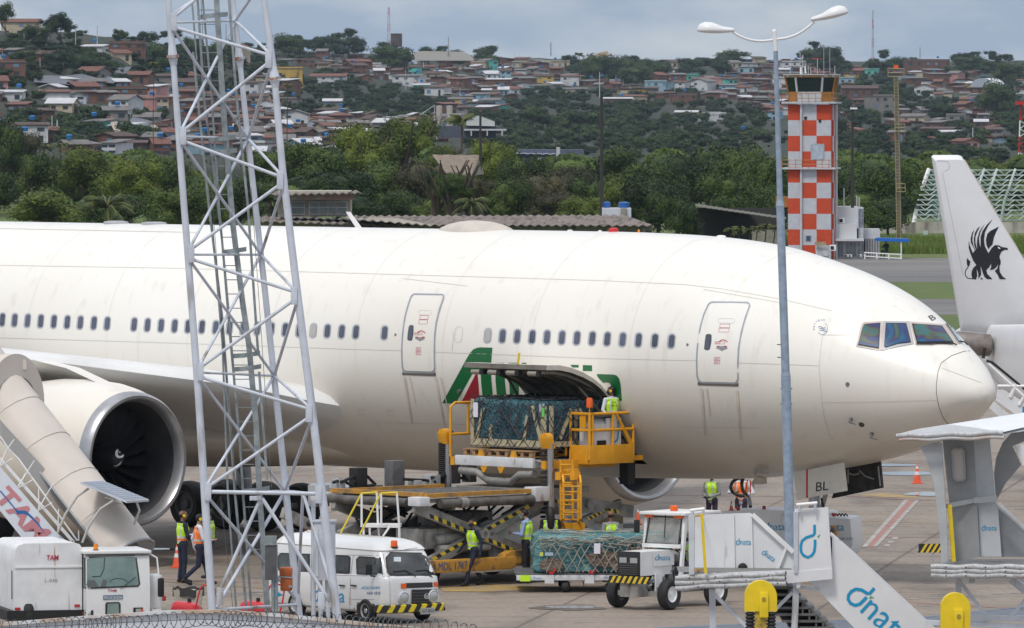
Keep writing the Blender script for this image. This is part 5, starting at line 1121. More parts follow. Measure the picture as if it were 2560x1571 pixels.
# ---------------- ground power unit behind the steps ----------------
gM=Matrix.Translation(G(1960,1440))@rotz(R_(-12));gp=thing('ground_power_unit','long white ground power unit with blue lettering behind the passenger steps','power unit');gp.matrix_world=gM
GW=mat('unit_white',(.78,.78,.78),.4,var=.03)
b=MB();b.prism([(-1.65,0,.5),(1.1,0,.5),(1.1,0,1.55),(-.6,0,1.62),(-1.5,0,1.56),(-1.65,0,1.45)],(0,1.5,0),GW);g1=b.build('body',gp)
b=MB();b.prism([(1.05,-.1,.78),(1.55,-.1,.42),(1.72,-.1,.78),(1.66,-.1,1.42),(1.05,-.1,1.46)],(0,1.6,0),GW);g2=b.build('control_box',gp)
S_=Surf([g1,g2],gp,gM);S_.dnata('lettering',2056,1327,15,54,BLUEL);S_.text('lettering','GPU 2701',2098,1351,6.5,34,NAVYL);S_.text('lettering','GPU 2701',1958,1289,5.5,30,NAVYL);S_.dnata('lettering',1912,1326,14,50,BLUEL);S_.line('door_gap',[[(1955,1283),(1945,1400)]],.8,SEAM)
b=MB()
for x,z in((-1.2,1.62),(-.55,1.66),(.35,1.62),(1.2,1.5)):b.lathe([(.045,0),(.045,.07),(0,.09)],RED,(x,.3,z-.04),n=10)
b.build('red_lamp',gp)
b=MB()
for k in range(6):b.tube([(1.0+.08*k,.6,1.46),(1.04+.08*k,.5,1.52),(1.08+.08*k,.6,1.46)],.022,MATTE,5)
b.build('coiled_cable',gp);one(gp,'yellow_clamp','box',(1.28,-.16,1.05),(.1,.06,.4),ORANGE)
for x in(-1.1,.9):wheel('wheel',gp,(x,.1,.3),(0,1,0),.3,.2,DGREY)
# service cart beyond the loader ladder
cM=Matrix.Translation(G(1483,1420))@rotz(R_(3));ct=thing('service_cart','white service cart with blue lettering seen behind the yellow loader ladder','cart');ct.matrix_world=cM
b=MB();b.box((-.1,.5,.88),(1.7,1.0,1.0),GW,bev=.02);g1=b.build('body',ct);b=MB();b.box((.35,-.02,1.22),(.8,.04,.22),mat('beige_panel',(.38,.3,.18),.6,var=.3));b.box((.95,.3,.7),(.4,.6,.8),GREY);b.build('control_panel',ct)
S_=Surf([g1],ct,cM);S_.dnata('lettering',1419,1307,15,56,BLUEL);S_.text('lettering','GSE PA',1453,1317,3,18,BLUEL)
b=MB();b.box((.1,-.25,.72),(.7,.3,.25),MATTE);b.build('tool_tray',ct)
for x in(-.7,.6):wheel('wheel',ct,(x,.1,.25),(0,1,0),.25,.15,DGREY)
# ---------------- white steps with yellow rails ----------------
sp_=thing('work_steps','small white work steps with yellow handrails behind the van','steps',G(940,1490));sM=Matrix.Translation(G(940,1490));YS=G(940,1490).y
def TP(l,r,m,nm,par,M,n=8):return tubes(nm,l,r,m,par,n,M)
TP([[(904,1234,YS),(843,1350,YS)],[(904,1234,YS),(942,1231,YS+.3)],[(952,1234,YS-.5),(892,1352,YS-.5)],[(952,1234,YS-.5),(992,1232,YS-.3)]],.022,mat('rail_yellow',(.75,.62,.03),.4),'handrail',sp_,sM)
TP([[(904,1236,YS),(904,1318,YS)],[(942,1232,YS),(945,1312,YS)],[(953,1236,YS-.5),(953,1318,YS-.5)],[(992,1232,YS-.3),(998,1312,YS-.3)],[(945,1312,YS),(949,1356,YS)],[(998,1312,YS-.3),(1000,1358,YS-.3)],[(924,1320,YS-.4),(928,1440,YS-.4)],[(975,1316,YS-.5),(945,1360,YS-.6)],[(998,1315,YS-.4),(998,1450,YS-.4)],[(910,1312,YS),(905,1450,YS)]],.026,WHITE2,'frame',sp_,sM)
b=MB();b.prism([Vector((-.30,-.1,1.62)),Vector((.55,-.3,1.62)),Vector((.6,.4,1.62)),Vector((-.25,.5,1.62))],(0,0,.07),WHITE2)
for k in range(5):b.box((-.38-.12*k,0,1.4-.28*k),(.26,.6,.05),WHITE2)
b.build('step_deck',sp_)
# ================= passenger steps, front right =================
PW_=mat('steps_white_panel',(.72,.73,.75),.4,var=.05,scale=1.2,streak=((.42,.36,.30),(4,4,.8),.66))
BUMP=mat('bumper_sleeve',(.45,.46,.47),.55,var=.2,scale=14,streak=((.22,.15,.10),(3,3,6),.62));TREAD=mat('tread_plate',(.20,.20,.19),.6,.3,var=.25,scale=20)
def fs(px,Y):return[(u,v)for u,v in px]
ps=thing('passenger_steps','white passenger steps with blue lettering sloping down to the right','steps',G(1960,1571));pM=Matrix.Translation(G(1960,1571))
nrm=Vector((0.12,1,0))
YA,YB_=164.5,162.6
ZS=(1600,1150,3.592);zs=lambda*a:[pz(ZS,*p)for p in a]
w1=plate('side_wall',zs((480,495),(815,485),(985,478),(1380,835),(1380,992),(600,1012),(490,1030)),P(1800,1400,YA),nrm,.05,PW_,ps,pM)
w2=plate('bumper_post',zs((435,500),(488,500),(486,1030),(440,1030)),P(1730,1400,YB_),nrm,.12,LGREY,ps,pM)
w3=plate('front_panel',zs((1388,445),(1688,428),(1722,960),(1722,985),(1400,1022)),P(2020,1400,YB_),nrm,.10,PW_,ps,pM)
plate('panel_edge',zs((1376,470),(1420,470),(1418,1020),(1384,1020)),P(2020,1400,YB_-.05),nrm,.2,LGREY,ps,pM)
pz2=(1920,1030,2.795);zn=lambda*a:[pz(pz2,*p)for p in a]
w4=plate('stringer_panel',zn((432,850),(520,925),(1190,1560),(650,1560),(290,1185),(445,1165),(448,880)),P(2100,1450,YB_+.15),nrm,.06,PW_,ps,pM)
plate('far_stringer',zn((440,840),(600,980),(1220,1560),(1180,1560),(430,860)),P(2100,1450,YB_+2.2),nrm,.05,PW_,ps,pM)
plate('deck_edge',zs((340,1030),(1380,990),(1390,1010),(1725,975),(1728,1070),(1320,1110),(360,1060)),P(1900,1440,YB_+.1),nrm,.08,PW_,ps,pM)
I_=pM.inverted();b=MB()
fl=[onpl(*p,P(1900,1440,YB_+.12),nrm,I_)for p in zs((345,1030),(1385,995))];fl2=[q+Vector((-.0,2.0,0))for q in fl];zz_=(fl[0].z+fl[1].z)/2
b.add([Vector((q.x,q.y,zz_))for q in fl+fl2[::-1]],[(0,1,2,3)],TREAD);b.build('deck',ps)
def px3(u,v,o,n=nrm):return onpl(u,v,o,n,I_)
for i,(a,c)in enumerate((((325,1065),(1308,1024)),((322,1108),(1306,1064)),((325,1150),(1315,1105)))):
    b=MB();A_,B_=px3(*pz(ZS,*a),P(1900,1440,YB_-.08)),px3(*pz(ZS,*c),P(1900,1440,YB_-.08));n_=40
    pts=[A_+(B_-A_)*k/n_+Vector((0,-.05*math.sin(k*.5),.012*math.sin(k*.35+i*2)))for k in range(n_+1)];b.tube(pts,.055,BUMP,10);b.lathe([(0,0),(.045,.004)],BLKL,pts[-1]+Vector((.012,0,0)),(1,0,0),12)
    for k in range(4):p_=A_+(B_-A_)*(.12+.24*k+.04*i);b.lathe([(.016,.0),(0,.01)],BLKL,p_+Vector((0,-.105,0)),(0,-1,0),8)
    b.build('bumper_tube',ps)
for u in(1833,1878):
    p0=px3(u,1285,P(1800,1400,YA-.03));p1=px3(u+3,1432,P(1800,1400,YA-.03));one(ps,'wall_rib','beam',p0,p1,.03,.06,WHITE2)
b=MB();b.beam(px3(*pz(ZS,1010,490),P(1800,1400,YA-.06)),px3(*pz(ZS,1378,830),P(1800,1400,YA-.06)),.06,.09,WHITE2);b.beam(px3(*pz(ZS,1310,790),P(1800,1400,YA-.06)),px3(*pz(ZS,1232,985),P(1800,1400,YA-.06)),.04,.06,WHITE2);b.build('hand_rail',ps)
b=MB();b.beam(px3(*pz(ZS,553,485),P(1750,1400,YB_-.02)),px3(*pz(ZS,590,1018),P(1750,1400,YB_-.02)),.06,.17/1.2,YEL);b.build('yellow_bar',ps)
b=MB();b.beam(px3(*pz(ZS,470,508),P(1750,1400,YB_)),px3(*pz(ZS,560,500),P(1750,1400,YA)),.03,.04,ORANGE);b.beam(px3(*pz(ZS,495,990),P(1750,1400,YB_)),px3(*pz(ZS,590,985),P(1750,1400,YA)),.03,.05,ORANGE);b.build('latch_bar',ps)
for a,c in(((452,455),(580,440)),((1405,405),(1592,388))):
    A_,B_=px3(*pz(ZS,*a),P(1900,1400,YB_)),px3(*pz(ZS,*c),P(1900,1400,YB_));b=MB();b.tube([A_,B_],.035,WHITE2,8);b.tube([A_+(B_-A_)*.15,A_+(B_-A_)*.15+Vector((0,0,-.14))],.03,LGREY,8);b.tube([A_+(B_-A_)*.9,A_+(B_-A_)*.9+Vector((0,0,-.14))],.03,LGREY,8);b.build('lift_handle',ps)
b=MB();b.lathe([(.10,0),(.10,.05),(.05,.07),(0,.07)],MATTE,px3(*pz(ZS,922,968),P(1800,1400,YA-.03)),(0,-1,0),14);b.build('flood_lamp',ps)
for a,c,w in(((648,1160),(655,1560),.13),((1402,1125),(1385,1560),.13),((665,1205),(960,1500),.09),((1370,1190),(1190,1370),.09),((1430,1140),(1600,1165),.09)):
    A_,B_=px3(*pz(ZS,*a),P(1800,1500,YB_+.4)),px3(*pz(ZS,*c),P(1800,1500,YB_+.4));one(ps,'support_leg','beam',A_,B_,w,w*.8,LGREY)
b=MB();b.tube([px3(*pz(ZS,1405,1135),P(1800,1500,YB_+.3)),px3(*pz(ZS,1440,1135),P(1800,1500,YB_+.3))],.06,WHITE2,8)
b.build('leg_collar',ps)
# underside of the flight
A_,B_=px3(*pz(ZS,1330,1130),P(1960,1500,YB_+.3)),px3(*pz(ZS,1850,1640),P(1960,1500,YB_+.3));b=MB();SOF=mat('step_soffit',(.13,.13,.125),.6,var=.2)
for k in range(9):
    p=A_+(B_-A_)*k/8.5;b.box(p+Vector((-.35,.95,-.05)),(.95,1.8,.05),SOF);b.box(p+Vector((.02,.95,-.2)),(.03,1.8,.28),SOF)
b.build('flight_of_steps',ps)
SS=Surf([w1,w3,w4],ps,pM)
SS.dnata('lettering',*pz(ZS,864,762),11,37,BLUEL);SS.dnata('lettering',*pz(ZS,1090,842),10.5,37,BLUEL,ang=R_(35));SS.dropd('drop_emblem',*pz(ZS,1432,885),84,BLUEL)
SS.dnata('lettering',*pz(pz2,535,1300),48,190,BLUEL,ang=R_(42))
# ================= second steps with a canopy, far right =================
p2=thing('covered_steps','grey covered steps with rusty white canopy at the right edge','steps',G(2400,1571));p2M=Matrix.Translation(G(2400,1571));I2=p2M.inverted();YC=160.0
GP=mat('steps_grey_panel',(.27,.28,.29),.5,var=.12,scale=1.5,streak=((.33,.25,.18),(5,5,.8),.68));GPL=mat('steps_pale_panel',(.42,.44,.45),.5,var=.08)
n1=Vector((.35,1,0));n2=Vector((-.5,1,0))
plate('side_panel',zn((1218,195),(1435,195),(1480,1015),(1310,1050),(1268,650)),P(2390,1300,YC+.6),n1,.04,GP,p2,p2M)
plate('back_panel',zn((1435,190),(1550,190),(1590,600),(1635,1015),(1480,1015),(1452,600)),P(2450,1300,YC+.7),n2,.04,GPL,p2,p2M)
gp2=plate('rear_panel',zn((1605,650),(1820,850),(1820,1015),(1632,1015)),P(2500,1350,YC+.7),nrm,.04,GP,p2,p2M)
plate('lettered_panel',zn((1470,645),(1605,645),(1632,1012),(1484,1012)),P(2470,1330,YC+.55),nrm,.03,mat('pale_grey_panel',(.50,.52,.54),.5,var=.05),p2,p2M)
bp2=plate('bumper_shield',zn((1060,240),(1195,208),(1215,225),(1225,420),(1250,800),(1255,1045),(1212,1058),(1200,850),(1160,500),(1105,330)),P(2330,1300,YC),nrm,.12,GPL,p2,p2M)
b=MB();
def p23(x,y,d=0):return onpl(*pz(pz2,x,y),P(2390,1300,YC+d),nrm,I2)
b.prism([p23(1285,275,.5),p23(1300,258,.5),p23(1355,258,.5),p23(1368,275,.5),p23(1378,465,.5),p23(1365,480,.5),p23(1315,482,.5),p23(1300,465,.5)],(0,.03,0),mat('window_pale_haze',(.50,.47,.44),.2));b.build('door_window',p2)
b=MB();b.tube([p23(1285,275,.48),p23(1300,258,.48),p23(1355,258,.48),p23(1368,275,.48),p23(1378,465,.48),p23(1365,480,.48),p23(1315,482,.48),p23(1300,465,.48),p23(1285,275,.48)],.02,GREY,6);b.build('window_rim',p2)
one(p2,'yellow_bar','beam',p23(1268,650,.2),p23(1298,1045,.2),.08,.16,YEL)
b=MB();b.beam(p23(1210,665,.3),p23(1440,620,.5),.04,.09,GREY);b.beam(p23(1440,620,.5),p23(1600,605,.5),.04,.12,GPL);b.tube([p23(1605,645,.3),p23(1820,850,.3)],.06,GREY,8);b.build('hand_rail',p2)
# canopy
ro=mat('canopy_white_rust',(.74,.76,.79),.45,var=.04,streak=((.55,.28,.08),(8,8,1.2),.66))
b=MB();f_=[p23(x,y,-.3)for x,y in((895,158),(1060,118),(1270,88),(1430,108),(1640,142),(1650,160),(895,170))];b.prism(f_,(0,.05,0),ro);b.build('canopy_fascia',p2)
b=MB();top_=[p23(x,y,-.25)for x,y in((895,158),(1060,118),(1270,88),(1430,108),(1640,142))];rear=[p23(x,y,2.2)for x,y in((1270,92),(1500,52),(1790,5),(1900,20),(2000,60))]
b.sheet([top_,rear],ro);b.sheet([[q+Vector((0,0,-.06))for q in top_],[q+Vector((0,0,-.06))for q in rear]],ro);b.build('canopy_roof',p2)
for i,(a,c,m)in enumerate((((900,170),(1640,148),BUMP),((915,196),(1650,178),mat('rusted_sleeve',(.5,.5,.5),.6,col2=(.42,.17,.05),scale=1.2,lo=.5,hi=.7)))):
    b=MB();A_,B_=p23(*a,-.4),p23(*c,-.4);b.tube([A_+(B_-A_)*k/16+Vector((0,0,.015*math.sin(k)))for k in range(17)],.052-.012*i,m,10);b.lathe([(0,0),(.042,.004)],BLKL,B_+Vector((.01,0,0)),(1,0,0),12);b.build('bumper_tube',p2)
for i in range(3):
    b=MB();A_,B_=p23(1140,1085+30*i,-.4),p23(1830,1085+30*i,-.4);b.tube([A_+(B_-A_)*k/20+Vector((0,0,.012*math.sin(k*.9+i)))for k in range(21)],.058,BUMP,10)
    for k in range(5):b.lathe([(.016,0),(0,.01)],BLKL,A_+(B_-A_)*(.15+.2*k)+Vector((0,-.06,0)),(0,-1,0),8)
    b.build('bumper_tube',p2)
b=MB();q_=[p23(1150,1072,-.3),p23(1830,1072,-.3)];b.add([q_[0],q_[1],q_[1]+Vector((0,2.2,.0)),q_[0]+Vector((.5,2.2,0))],[(0,1,2,3)],TREAD);b.build('deck',p2)
b=MB();arc=[(1700,150),(1640,215),(1595,320),(1580,430),(1590,540),(1610,605)];arc2=[(1860,130),(1760,180),(1720,240),(1650,420),(1700,500),(1612,612)]
b.prism([p23(*p,1.2)for p in((1830,130),(1700,150),(1640,215),(1595,320),(1580,430),(1590,560),(1600,612),(1660,500),(1770,370),(1710,240),(1830,190))],(0,.05,0),GP);b.prism([p23(*p,.6)for p in((1720,240),(1840,215),(1840,420),(1780,370))],(0,.04,0),PW_);b.build('curved_hood_panel',p2)
b=MB()
for a,c,w in(((1333,1165),(1330,1262),.12),((1350,1195),(1530,1435),.09),((1820,1290),(1685,1440),.09),((1400,1438),(1830,1445),.14),((1100,1470),(1830,1500),.12),((1700,1168),(1830,1270),.2),((1425,1165),(1425,1195),.12),((1100,1540),(1830,1540),.14)):
    b.beam(p23(*a,.3),p23(*c,.3),w,w*.8,LGREY)
b.build('support_frame',p2)
SP2=Surf([c_ for c_ in C.objects if c_.name.startswith('lettered_panel')],p2,p2M);SP2.dnata('lettering',*pz(pz2,1495,828),10,37,BLUEL)
wall_=thing('hazard_board','black and yellow striped board beside the grey covered steps','barrier',G(2325,1384));b=MB();K_=P(2300,1382,178)-G(2325,1384)
hazard(b,K_+Vector((0,0,.1)),K_+Vector((.55,0,.1)),.20,(0,0,1),9,(0,0,0));b.box(K_+Vector((.27,.02,.1)),(.6,.03,.2),BLKL);b.box(K_+Vector((.3,.03,-.1)),(.05,.03,.4),GREY);b.build('striped_panel',wall_)
# ================= yellow capped jacks in the foreground =================
def jack(u0,u1,vt,vc,label,Y):
    g=thing('guide_jack',label,'jack',P((u0+u1)/2,1571,Y),0,'yellow capped jacks in the foreground');g.location.z=0
    w=(u1-u0)*Y/F/2;zc=H-(vt-HZ)*Y/F-w;z1=H-(vc-HZ)*Y/F
    b=MB();b.prism([(w*math.cos(a),-.14,zc+w*math.sin(a))for a in np.linspace(0,math.pi,22)]+[(-w,-.14,z1),(w,-.14,z1)],(0,.3,0),YEL);c=b.build('cap',g)
    b=MB();b.box((.06,-.17,z1+.13),(.18,.07,.5),YEL,bev=.01);b.lathe([(.03,.0),(.045,.01),(.045,.02),(0,.022)],mat('worn_bolt',(.35,.25,.03),.5),(.06,-.2,z1+.25),(0,-1,0),12);b.build('bracket',c)
    b=MB();b.box((0,0,(z1)/2),(w*.75,.2,z1),mat('dirty_yellow',(.55,.38,.03),.6,col2=(.12,.09,.04),scale=5,lo=.5,hi=.7),bev=.02);b.build('ram',g)
    for s in(-1,1):
        b=MB()
        for k in range(int(z1/.07)):b.lathe([(.07,0),(.10,.035),(.07,.07)],BELLOW,(s*w*.66,-.05,k*.07),n=12)
        b.build('bellows',g)
jack(1861,1942,1451,1528,'yellow round-topped jack in front of the white passenger steps',158);jack(2351,2425,1482,1571,'yellow round-topped jack at the bottom right corner',155)
# ================= covered steps, left =================
cs=thing('canopy_steps','cream canopied steps with red lettering and a solar panel, at the left edge','steps',G(250,1571));cM_=Matrix.Translation(G(250,1571));I3=cM_.inverted()
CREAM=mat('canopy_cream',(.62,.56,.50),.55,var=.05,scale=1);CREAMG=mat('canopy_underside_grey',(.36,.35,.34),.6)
hd=Vector((math.cos(R_(32)),-math.sin(R_(32)),0));wd=Vector((math.sin(R_(32)),math.cos(R_(32)),0)) # down-slope heading and width direction
E1=I3@P(340,1372,176.0);run=Vector((hd.x,hd.y,-1.02)).normalized();Lc=6.6
prof=[(-.80,-.75),(-.80,-.1),(-.72,.15),(-.50,.40),(-.22,.52),(0,.55),(.22,.52),(.50,.40),(.72,.15),(.80,-.1)]
def arch(t,s=1.0,pr=prof):c=E1-run*t+Vector((0,0,-.35));return[c+wd*(-a*s)+Vector((0,0,z*s))for a,z in pr]
def archn(t):
    up=Vector((-run.x*run.z,-run.y*run.z,1-run.z*run.z)).normalized();c=E1-run*t-up*.2;return[c-wd*a*-1+up*z*.95 for a,z in prof[1:]]
b=MB();b.sheet([archn(t)for t in(0,1.1,2.2,3.3,4.4,5.5,6.6)],CREAM,smooth=False);cp=b.build('canopy',cs)
b=MB();up_=Vector((-run.x*run.z,-run.y*run.z,1-run.z*run.z)).normalized()
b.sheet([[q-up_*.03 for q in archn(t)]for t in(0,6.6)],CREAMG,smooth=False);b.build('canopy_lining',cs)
b=MB()
for t in(0,1.1,2.2,3.3,4.4,5.5):b.tube([q+up_*.01 for q in archn(t)],.008 if t else.03,CREAM if t else GREY,6)
b.build('canopy_hoop',cs)
b=MB();lo_=[archn(t)[0]for t in(0,6.6)]
b.tube(lo_,.03,GREY,6)
side=archn(0)[-1];side2=archn(6.6)[-1];nrl=-up_
b.build('eave_rail',cs)
# grey side curtain below the canopy, rails, truss
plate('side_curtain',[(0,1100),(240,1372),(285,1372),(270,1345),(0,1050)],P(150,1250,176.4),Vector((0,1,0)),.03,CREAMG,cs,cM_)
q3=lambda u,v,Y=176.0:I3@P(u,v,Y)
z0_=lambda x,y:pz(ZT,x,y)
b=MB()
for L_ in(((0,170),(60,260),(130,330),(540,900)),((0,320),(520,910)),((0,335),(500,905))):
    b.tube([q3(*z0_(*p),175.8)for p in L_],.022,WHITE,6)
for a,c in(((0,370),(50,260)),((0,380),(90,325)),((125,520),(180,430)),((130,530),(230,475)),((270,520),(270,690)),((265,690),(325,575)),((265,690),(365,635)),((410,680),(405,820)),((550,830),(550,900))):b.tube([q3(*z0_(*a),175.8),q3(*z0_(*c),175.8)],.016,WHITE,6)
for pts in(((0,375),(45,270),(100,190)),((130,520),(190,420),(240,340)),((270,680),(330,570),(375,500))):b.tube([q3(*z0_(*p),175.7)for p in pts],.014,WHITE,6)
b.build('handrail_truss',cs)
tp=plate('lettered_panel',[z0_(*p)for p in((-60,330),(0,385),(400,850),(480,915),(180,915),(0,690),(-60,620))],P(80,1250,175.5),Vector((0,1,0)),.05,mat('panel_cool_white',(.68,.71,.76),.4,var=.03),cs,cM_)
TPS=Surf([tp],cs,cM_);PK=mat('lettering_faded_red',(.55,.22,.24),.5)
for ch,x,y in(('T',5,545),('A',60,690),('M',160,800)):
    pass
TPS.text('lettering','TAM',*z0_(-45,590),46,160,PK,ang=R_(47.5),bold=.03,shear=.1)
TPS.line('blue_swoosh',[[z0_(*p)for p in((0,550),(50,610),(100,670),(120,700))]],3,mat('swoosh_blue',(.02,.13,.38),.5),.012);TPS.poly('blue_swoosh',[[z0_(*p)for p in((95,665),(130,690),(180,690),(225,730),(270,780),(320,855),(250,775),(200,725),(160,712),(122,718))]],MATS['swoosh_blue'],.012)
b=MB();ring_o=[(math.cos(a)*1.0,math.sin(a)*1.0)for a in np.linspace(0,math.pi,24)]
c0_=E1-run*4.75+Vector((0,0,-.18));hw_=1.12
outr=[c0_+wd*(x*hw_)+Vector((0,0,z*1.12))for x,z in ring_o];inr=[c0_+wd*(x*.80)+Vector((0,0,z*.62))for x,z in ring_o]
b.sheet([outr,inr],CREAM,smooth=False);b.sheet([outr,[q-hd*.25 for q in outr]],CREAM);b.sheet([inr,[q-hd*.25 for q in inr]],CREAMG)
for s in(0,-1):a_,c_=outr[s],inr[s];b.add([a_,c_,c_-Vector((0,0,1.2)),a_-Vector((0,0,1.2))],[(0,1,2,3)],CREAM)
b.build('portal_arch',cs)
plate('upper_box',[(-40,903),(66,901),(66,924),(-40,930)],P(20,910,178),Vector((0,1,0)),1.2,CREAM,cs,cM_)
# solar panel
SOL=mat('solar_cells',(.16,.20,.27),.25,var=.1,scale=3);b=MB();sp4=[q3(*z0_(*p),Y)for p,Y in(((562,488),175.2),((718,480),176.6),((1040,612),176.2),((885,622),174.8))]
b.prism(sp4,(0,0,-.05),LGREY);sb_=b.build('solar_panel',cs)
b=MB();cc=sum(sp4,Vector())/4;b.add([cc+(q-cc)*.94+Vector((0,0,.006))for q in sp4],[(0,1,2,3)],SOL);so2=b.build('cells',sb_)
b=MB()
for i in range(1,10):b.tube([cc+(sp4[0]+(sp4[3]-sp4[0])*i/10-cc)*.94+Vector((0,0,.008)),cc+(sp4[1]+(sp4[2]-sp4[1])*i/10-cc)*.94+Vector((0,0,.008))],.006,LGREY,4)
b.build('cell_grid',sb_)
tubes('panel_bracket',[[(*z0_(620,535),175.4),(*z0_(540,590),175.4),(*z0_(460,710),175.4),(*z0_(400,850),175.4)],[(*z0_(800,615),175),(*z0_(700,680),175),(*z0_(620,800),175),(*z0_(575,915),175)],[(*z0_(955,632),175.6),(*z0_(975,690),175.6),(*z0_(935,790),175.6)],[(*z0_(800,610),175),(*z0_(740,600),175.8)]],.028,mat('bracket_beige',(.5,.48,.44),.5),cs,8,cM_)
# ================= third steps beyond the nose =================
t3=thing('boarding_stairs','white boarding stairs with open rails rising beyond the airliner nose','steps',G(2560,1200));Y3=205
M3=Matrix.Translation(G(2560,1200));
plate('stringer',[(2494,966),(2560,1006),(2640,1060),(2640,1110),(2560,1056),(2538,1036),(2490,1002)],P(2500,1000,Y3),Vector((0,1,0)),.06,PW_,t3,M3)
plate('far_stringer',[(2470,1018),(2480,1000),(2600,1100),(2600,1130)],P(2500,1000,Y3+1.4),Vector((0,1,0)),.06,PW_,t3,M3)
tubes('handrail',[[(2466,902,Y3),(2480,906,Y3),(2560,972,Y3),(2640,1035,Y3)]],.035,BLACK,t3,8,M3)
tubes('rail',[[(2470,910,Y3),(2560,992,Y3),(2640,1060,Y3)],[(2494,966,Y3),(2560,966,Y3),(2620,970,Y3)],[(2540,960,Y3),(2526,994,Y3)],[(2560,992,Y3),(2548,1014,Y3)]],.05,WHITE2,t3,6,M3)
DB=Surf([o for o in t3.children if o.name.startswith('stringer')],t3,M3);DB.poly('blue_dot',[[(2556,1018),(2566,1012),(2572,1024),(2566,1036),(2556,1034)]],BLUEL)
# ================= lattice mast =================
YL,YR_=168.0,170.4
mast=thing('lattice_mast','tall three-legged white lattice mast with ladder, rising through the left of the picture','mast',G(680,1609));mM=Matrix.Translation(G(680,1609));mI=mM.inverted()
MP=mat('mast_pale_paint',(.55,.59,.66),.45,var=.10,scale=2.2,streak=((.30,.28,.26),(2.5,2.5,.5),.60));RUST=mat('rusty_flange',(.46,.50,.56),.6,col2=(.30,.11,.03),scale=5,lo=.45,hi=.6)
Lg=[(414,-60),(420,0),(430,122),(450,333),(457,520),(471,638),(496,924),(511,1227),(531,1545),(534,1600)]
Rg=[(652,-60),(659,0),(676,100),(690,195),(704,444),(718,520),(741,741),(768,924),(800,1200),(845,1545),(852,1609)]
Bg=[(575,-60),(583,0),(602,178),(630,440),(636,520),(653,634),(686,923),(710,1237),(742,1421),(750,1545),(754,1600)]
def m3(u,v,Y):return mI@P(u,v,Y)
def legat(Lx,v):return float(np.interp(v,[q[1]for q in Lx],[q[0]for q in Lx]))
def straight(Lx,Y,r,nm):
    v0,v1=Lx[0][1],Lx[-1][1];cut={'l':140,'r':195,'b':145}[nm];v=np.array([q[1]for q in Lx]);u=np.array([q[0]for q in Lx]);k,c=np.polyfit(v,u,1)
    f=lambda v:float(.5*(k*v+c)+.5*np.interp(v,[a[1]for a in Lx],[a[0]for a in Lx]))
    b=MB();b.tube([m3(f(t),t,Y)for t in(cut+22,420,700,1000,1300,v1)],[r*.85,r*.95,r,r*1.05,r*1.12,r*1.15],MP,14);b.tube([m3(f(t),t,Y)for t in(v0,cut-28)],[r*.8,r*.95],MP,14);o=b.build('leg',mast)
    b=MB();b.tube([m3(f(cut-28),cut-28,Y),m3(f(cut-2),cut-2,Y)],[r*.95,r*1.35],MP,14);b.tube([m3(f(cut+6),cut+6,Y),m3(f(cut+24),cut+24,Y)],[r*1.35,r*.9],MP,14);b.build('leg_reducer',o)
    b=MB();b.tube([m3(f(cut-2),cut-2,Y),m3(f(cut+5),cut+5,Y)],r*1.75,RUST,16);b.build('flange',o)
    return f
fL=straight(Lg,YL,.076,'l');fR=straight(Rg,YL,.082,'r');fB=straight(Bg,YR_,.068,'b')
nl=[55,340,635,930,1230];nr_=[-100,148,452,740,1034,1237];nb_=[52,347,637,940,1228]
def brace(a,c,r=.048,name='brace',flange=True):
    b=MB();A_,B_=m3(*a),m3(*c);b.tube([A_,B_],r*.78,MP,10);return b.build(name,mast)
Ln=[(fL(v),v,YL-.05)for v in nl];Rn=[(fR(v),v,YL-.05)for v in nr_];Bn=[(fB(v),v,YR_)for v in nb_]
def sh(p,du,dv=0):return(p[0]+du,p[1]+dv,p[2])
for i,p in enumerate(Ln[:-1]):
    brace(sh(p,12,14),sh(Rn[i+1],-14,-12));brace(sh(p,12,-14),sh(Rn[i],-12,12))if i else brace(sh(p,12,-14),(500,-10,YL));brace(sh(Ln[i+1],12,-14),sh(Rn[i+1],-14,14))
    brace(sh(p,8,20),Bn[i+1],.042);brace(Bn[i],sh(Ln[i+1],8,-20),.042)
for i in range(5):brace(sh(Ln[i],8,2),Bn[i],.035,'horizontal')
brace((fL(55),40,YL),(fB(-60),-60,YR_),.04);brace(Bn[0],(fR(-60),-40,YL),.04)
for i in range(4):brace(Bn[i],sh(Rn[i+1],-6,-14),.042);brace(sh(Rn[i+1],-2,16),Bn[i+1],.045)
brace(Bn[4],Rn[5],.04);brace(sh(Ln[4],14),sh(Rn[5],-8,-2),.058,'horizontal')
brace((652,1246,YL),(545,1488,YL),.05);brace((655,1246,YL),(825,1505,YL),.055);brace((760,1240,YL+1.1),(838,1500,YL+.2),.05);brace((757,1240,YL+1.1),(745,1490,YR_),.045);brace((518,1242,YL+.1),(742,1500,YR_),.045);brace((706,1240,YR_),(540,1520,YL),.05);brace((538,1525,YL),(745,1512,YR_),.045,'horizontal')
for(u,v,Y)in Ln+Rn[1:]+[(647,1246,YL),(812,1502,YL),(542,1492,YL)]:
    s=1 if u<620 else-1;b=MB();c=m3(u+s*9,v,Y-.06);w_=16*168/F;h_=44*168/F
    if 1225<v<1255 and 600<u<700:w_,h_=.24,.10
    b.box(c,(w_,.02,h_),MP,bev=.006)
    for dx in(-.05,.03):
        for dz in(-.16,-.11,.11,.16):b.lathe([(.011,0),(0,.012)],LGREY,c+Vector((dx,-.011,dz*(1 if h_>.2 else.2))),(0,-1,0),6)
    b.build('gusset_plate',mast)
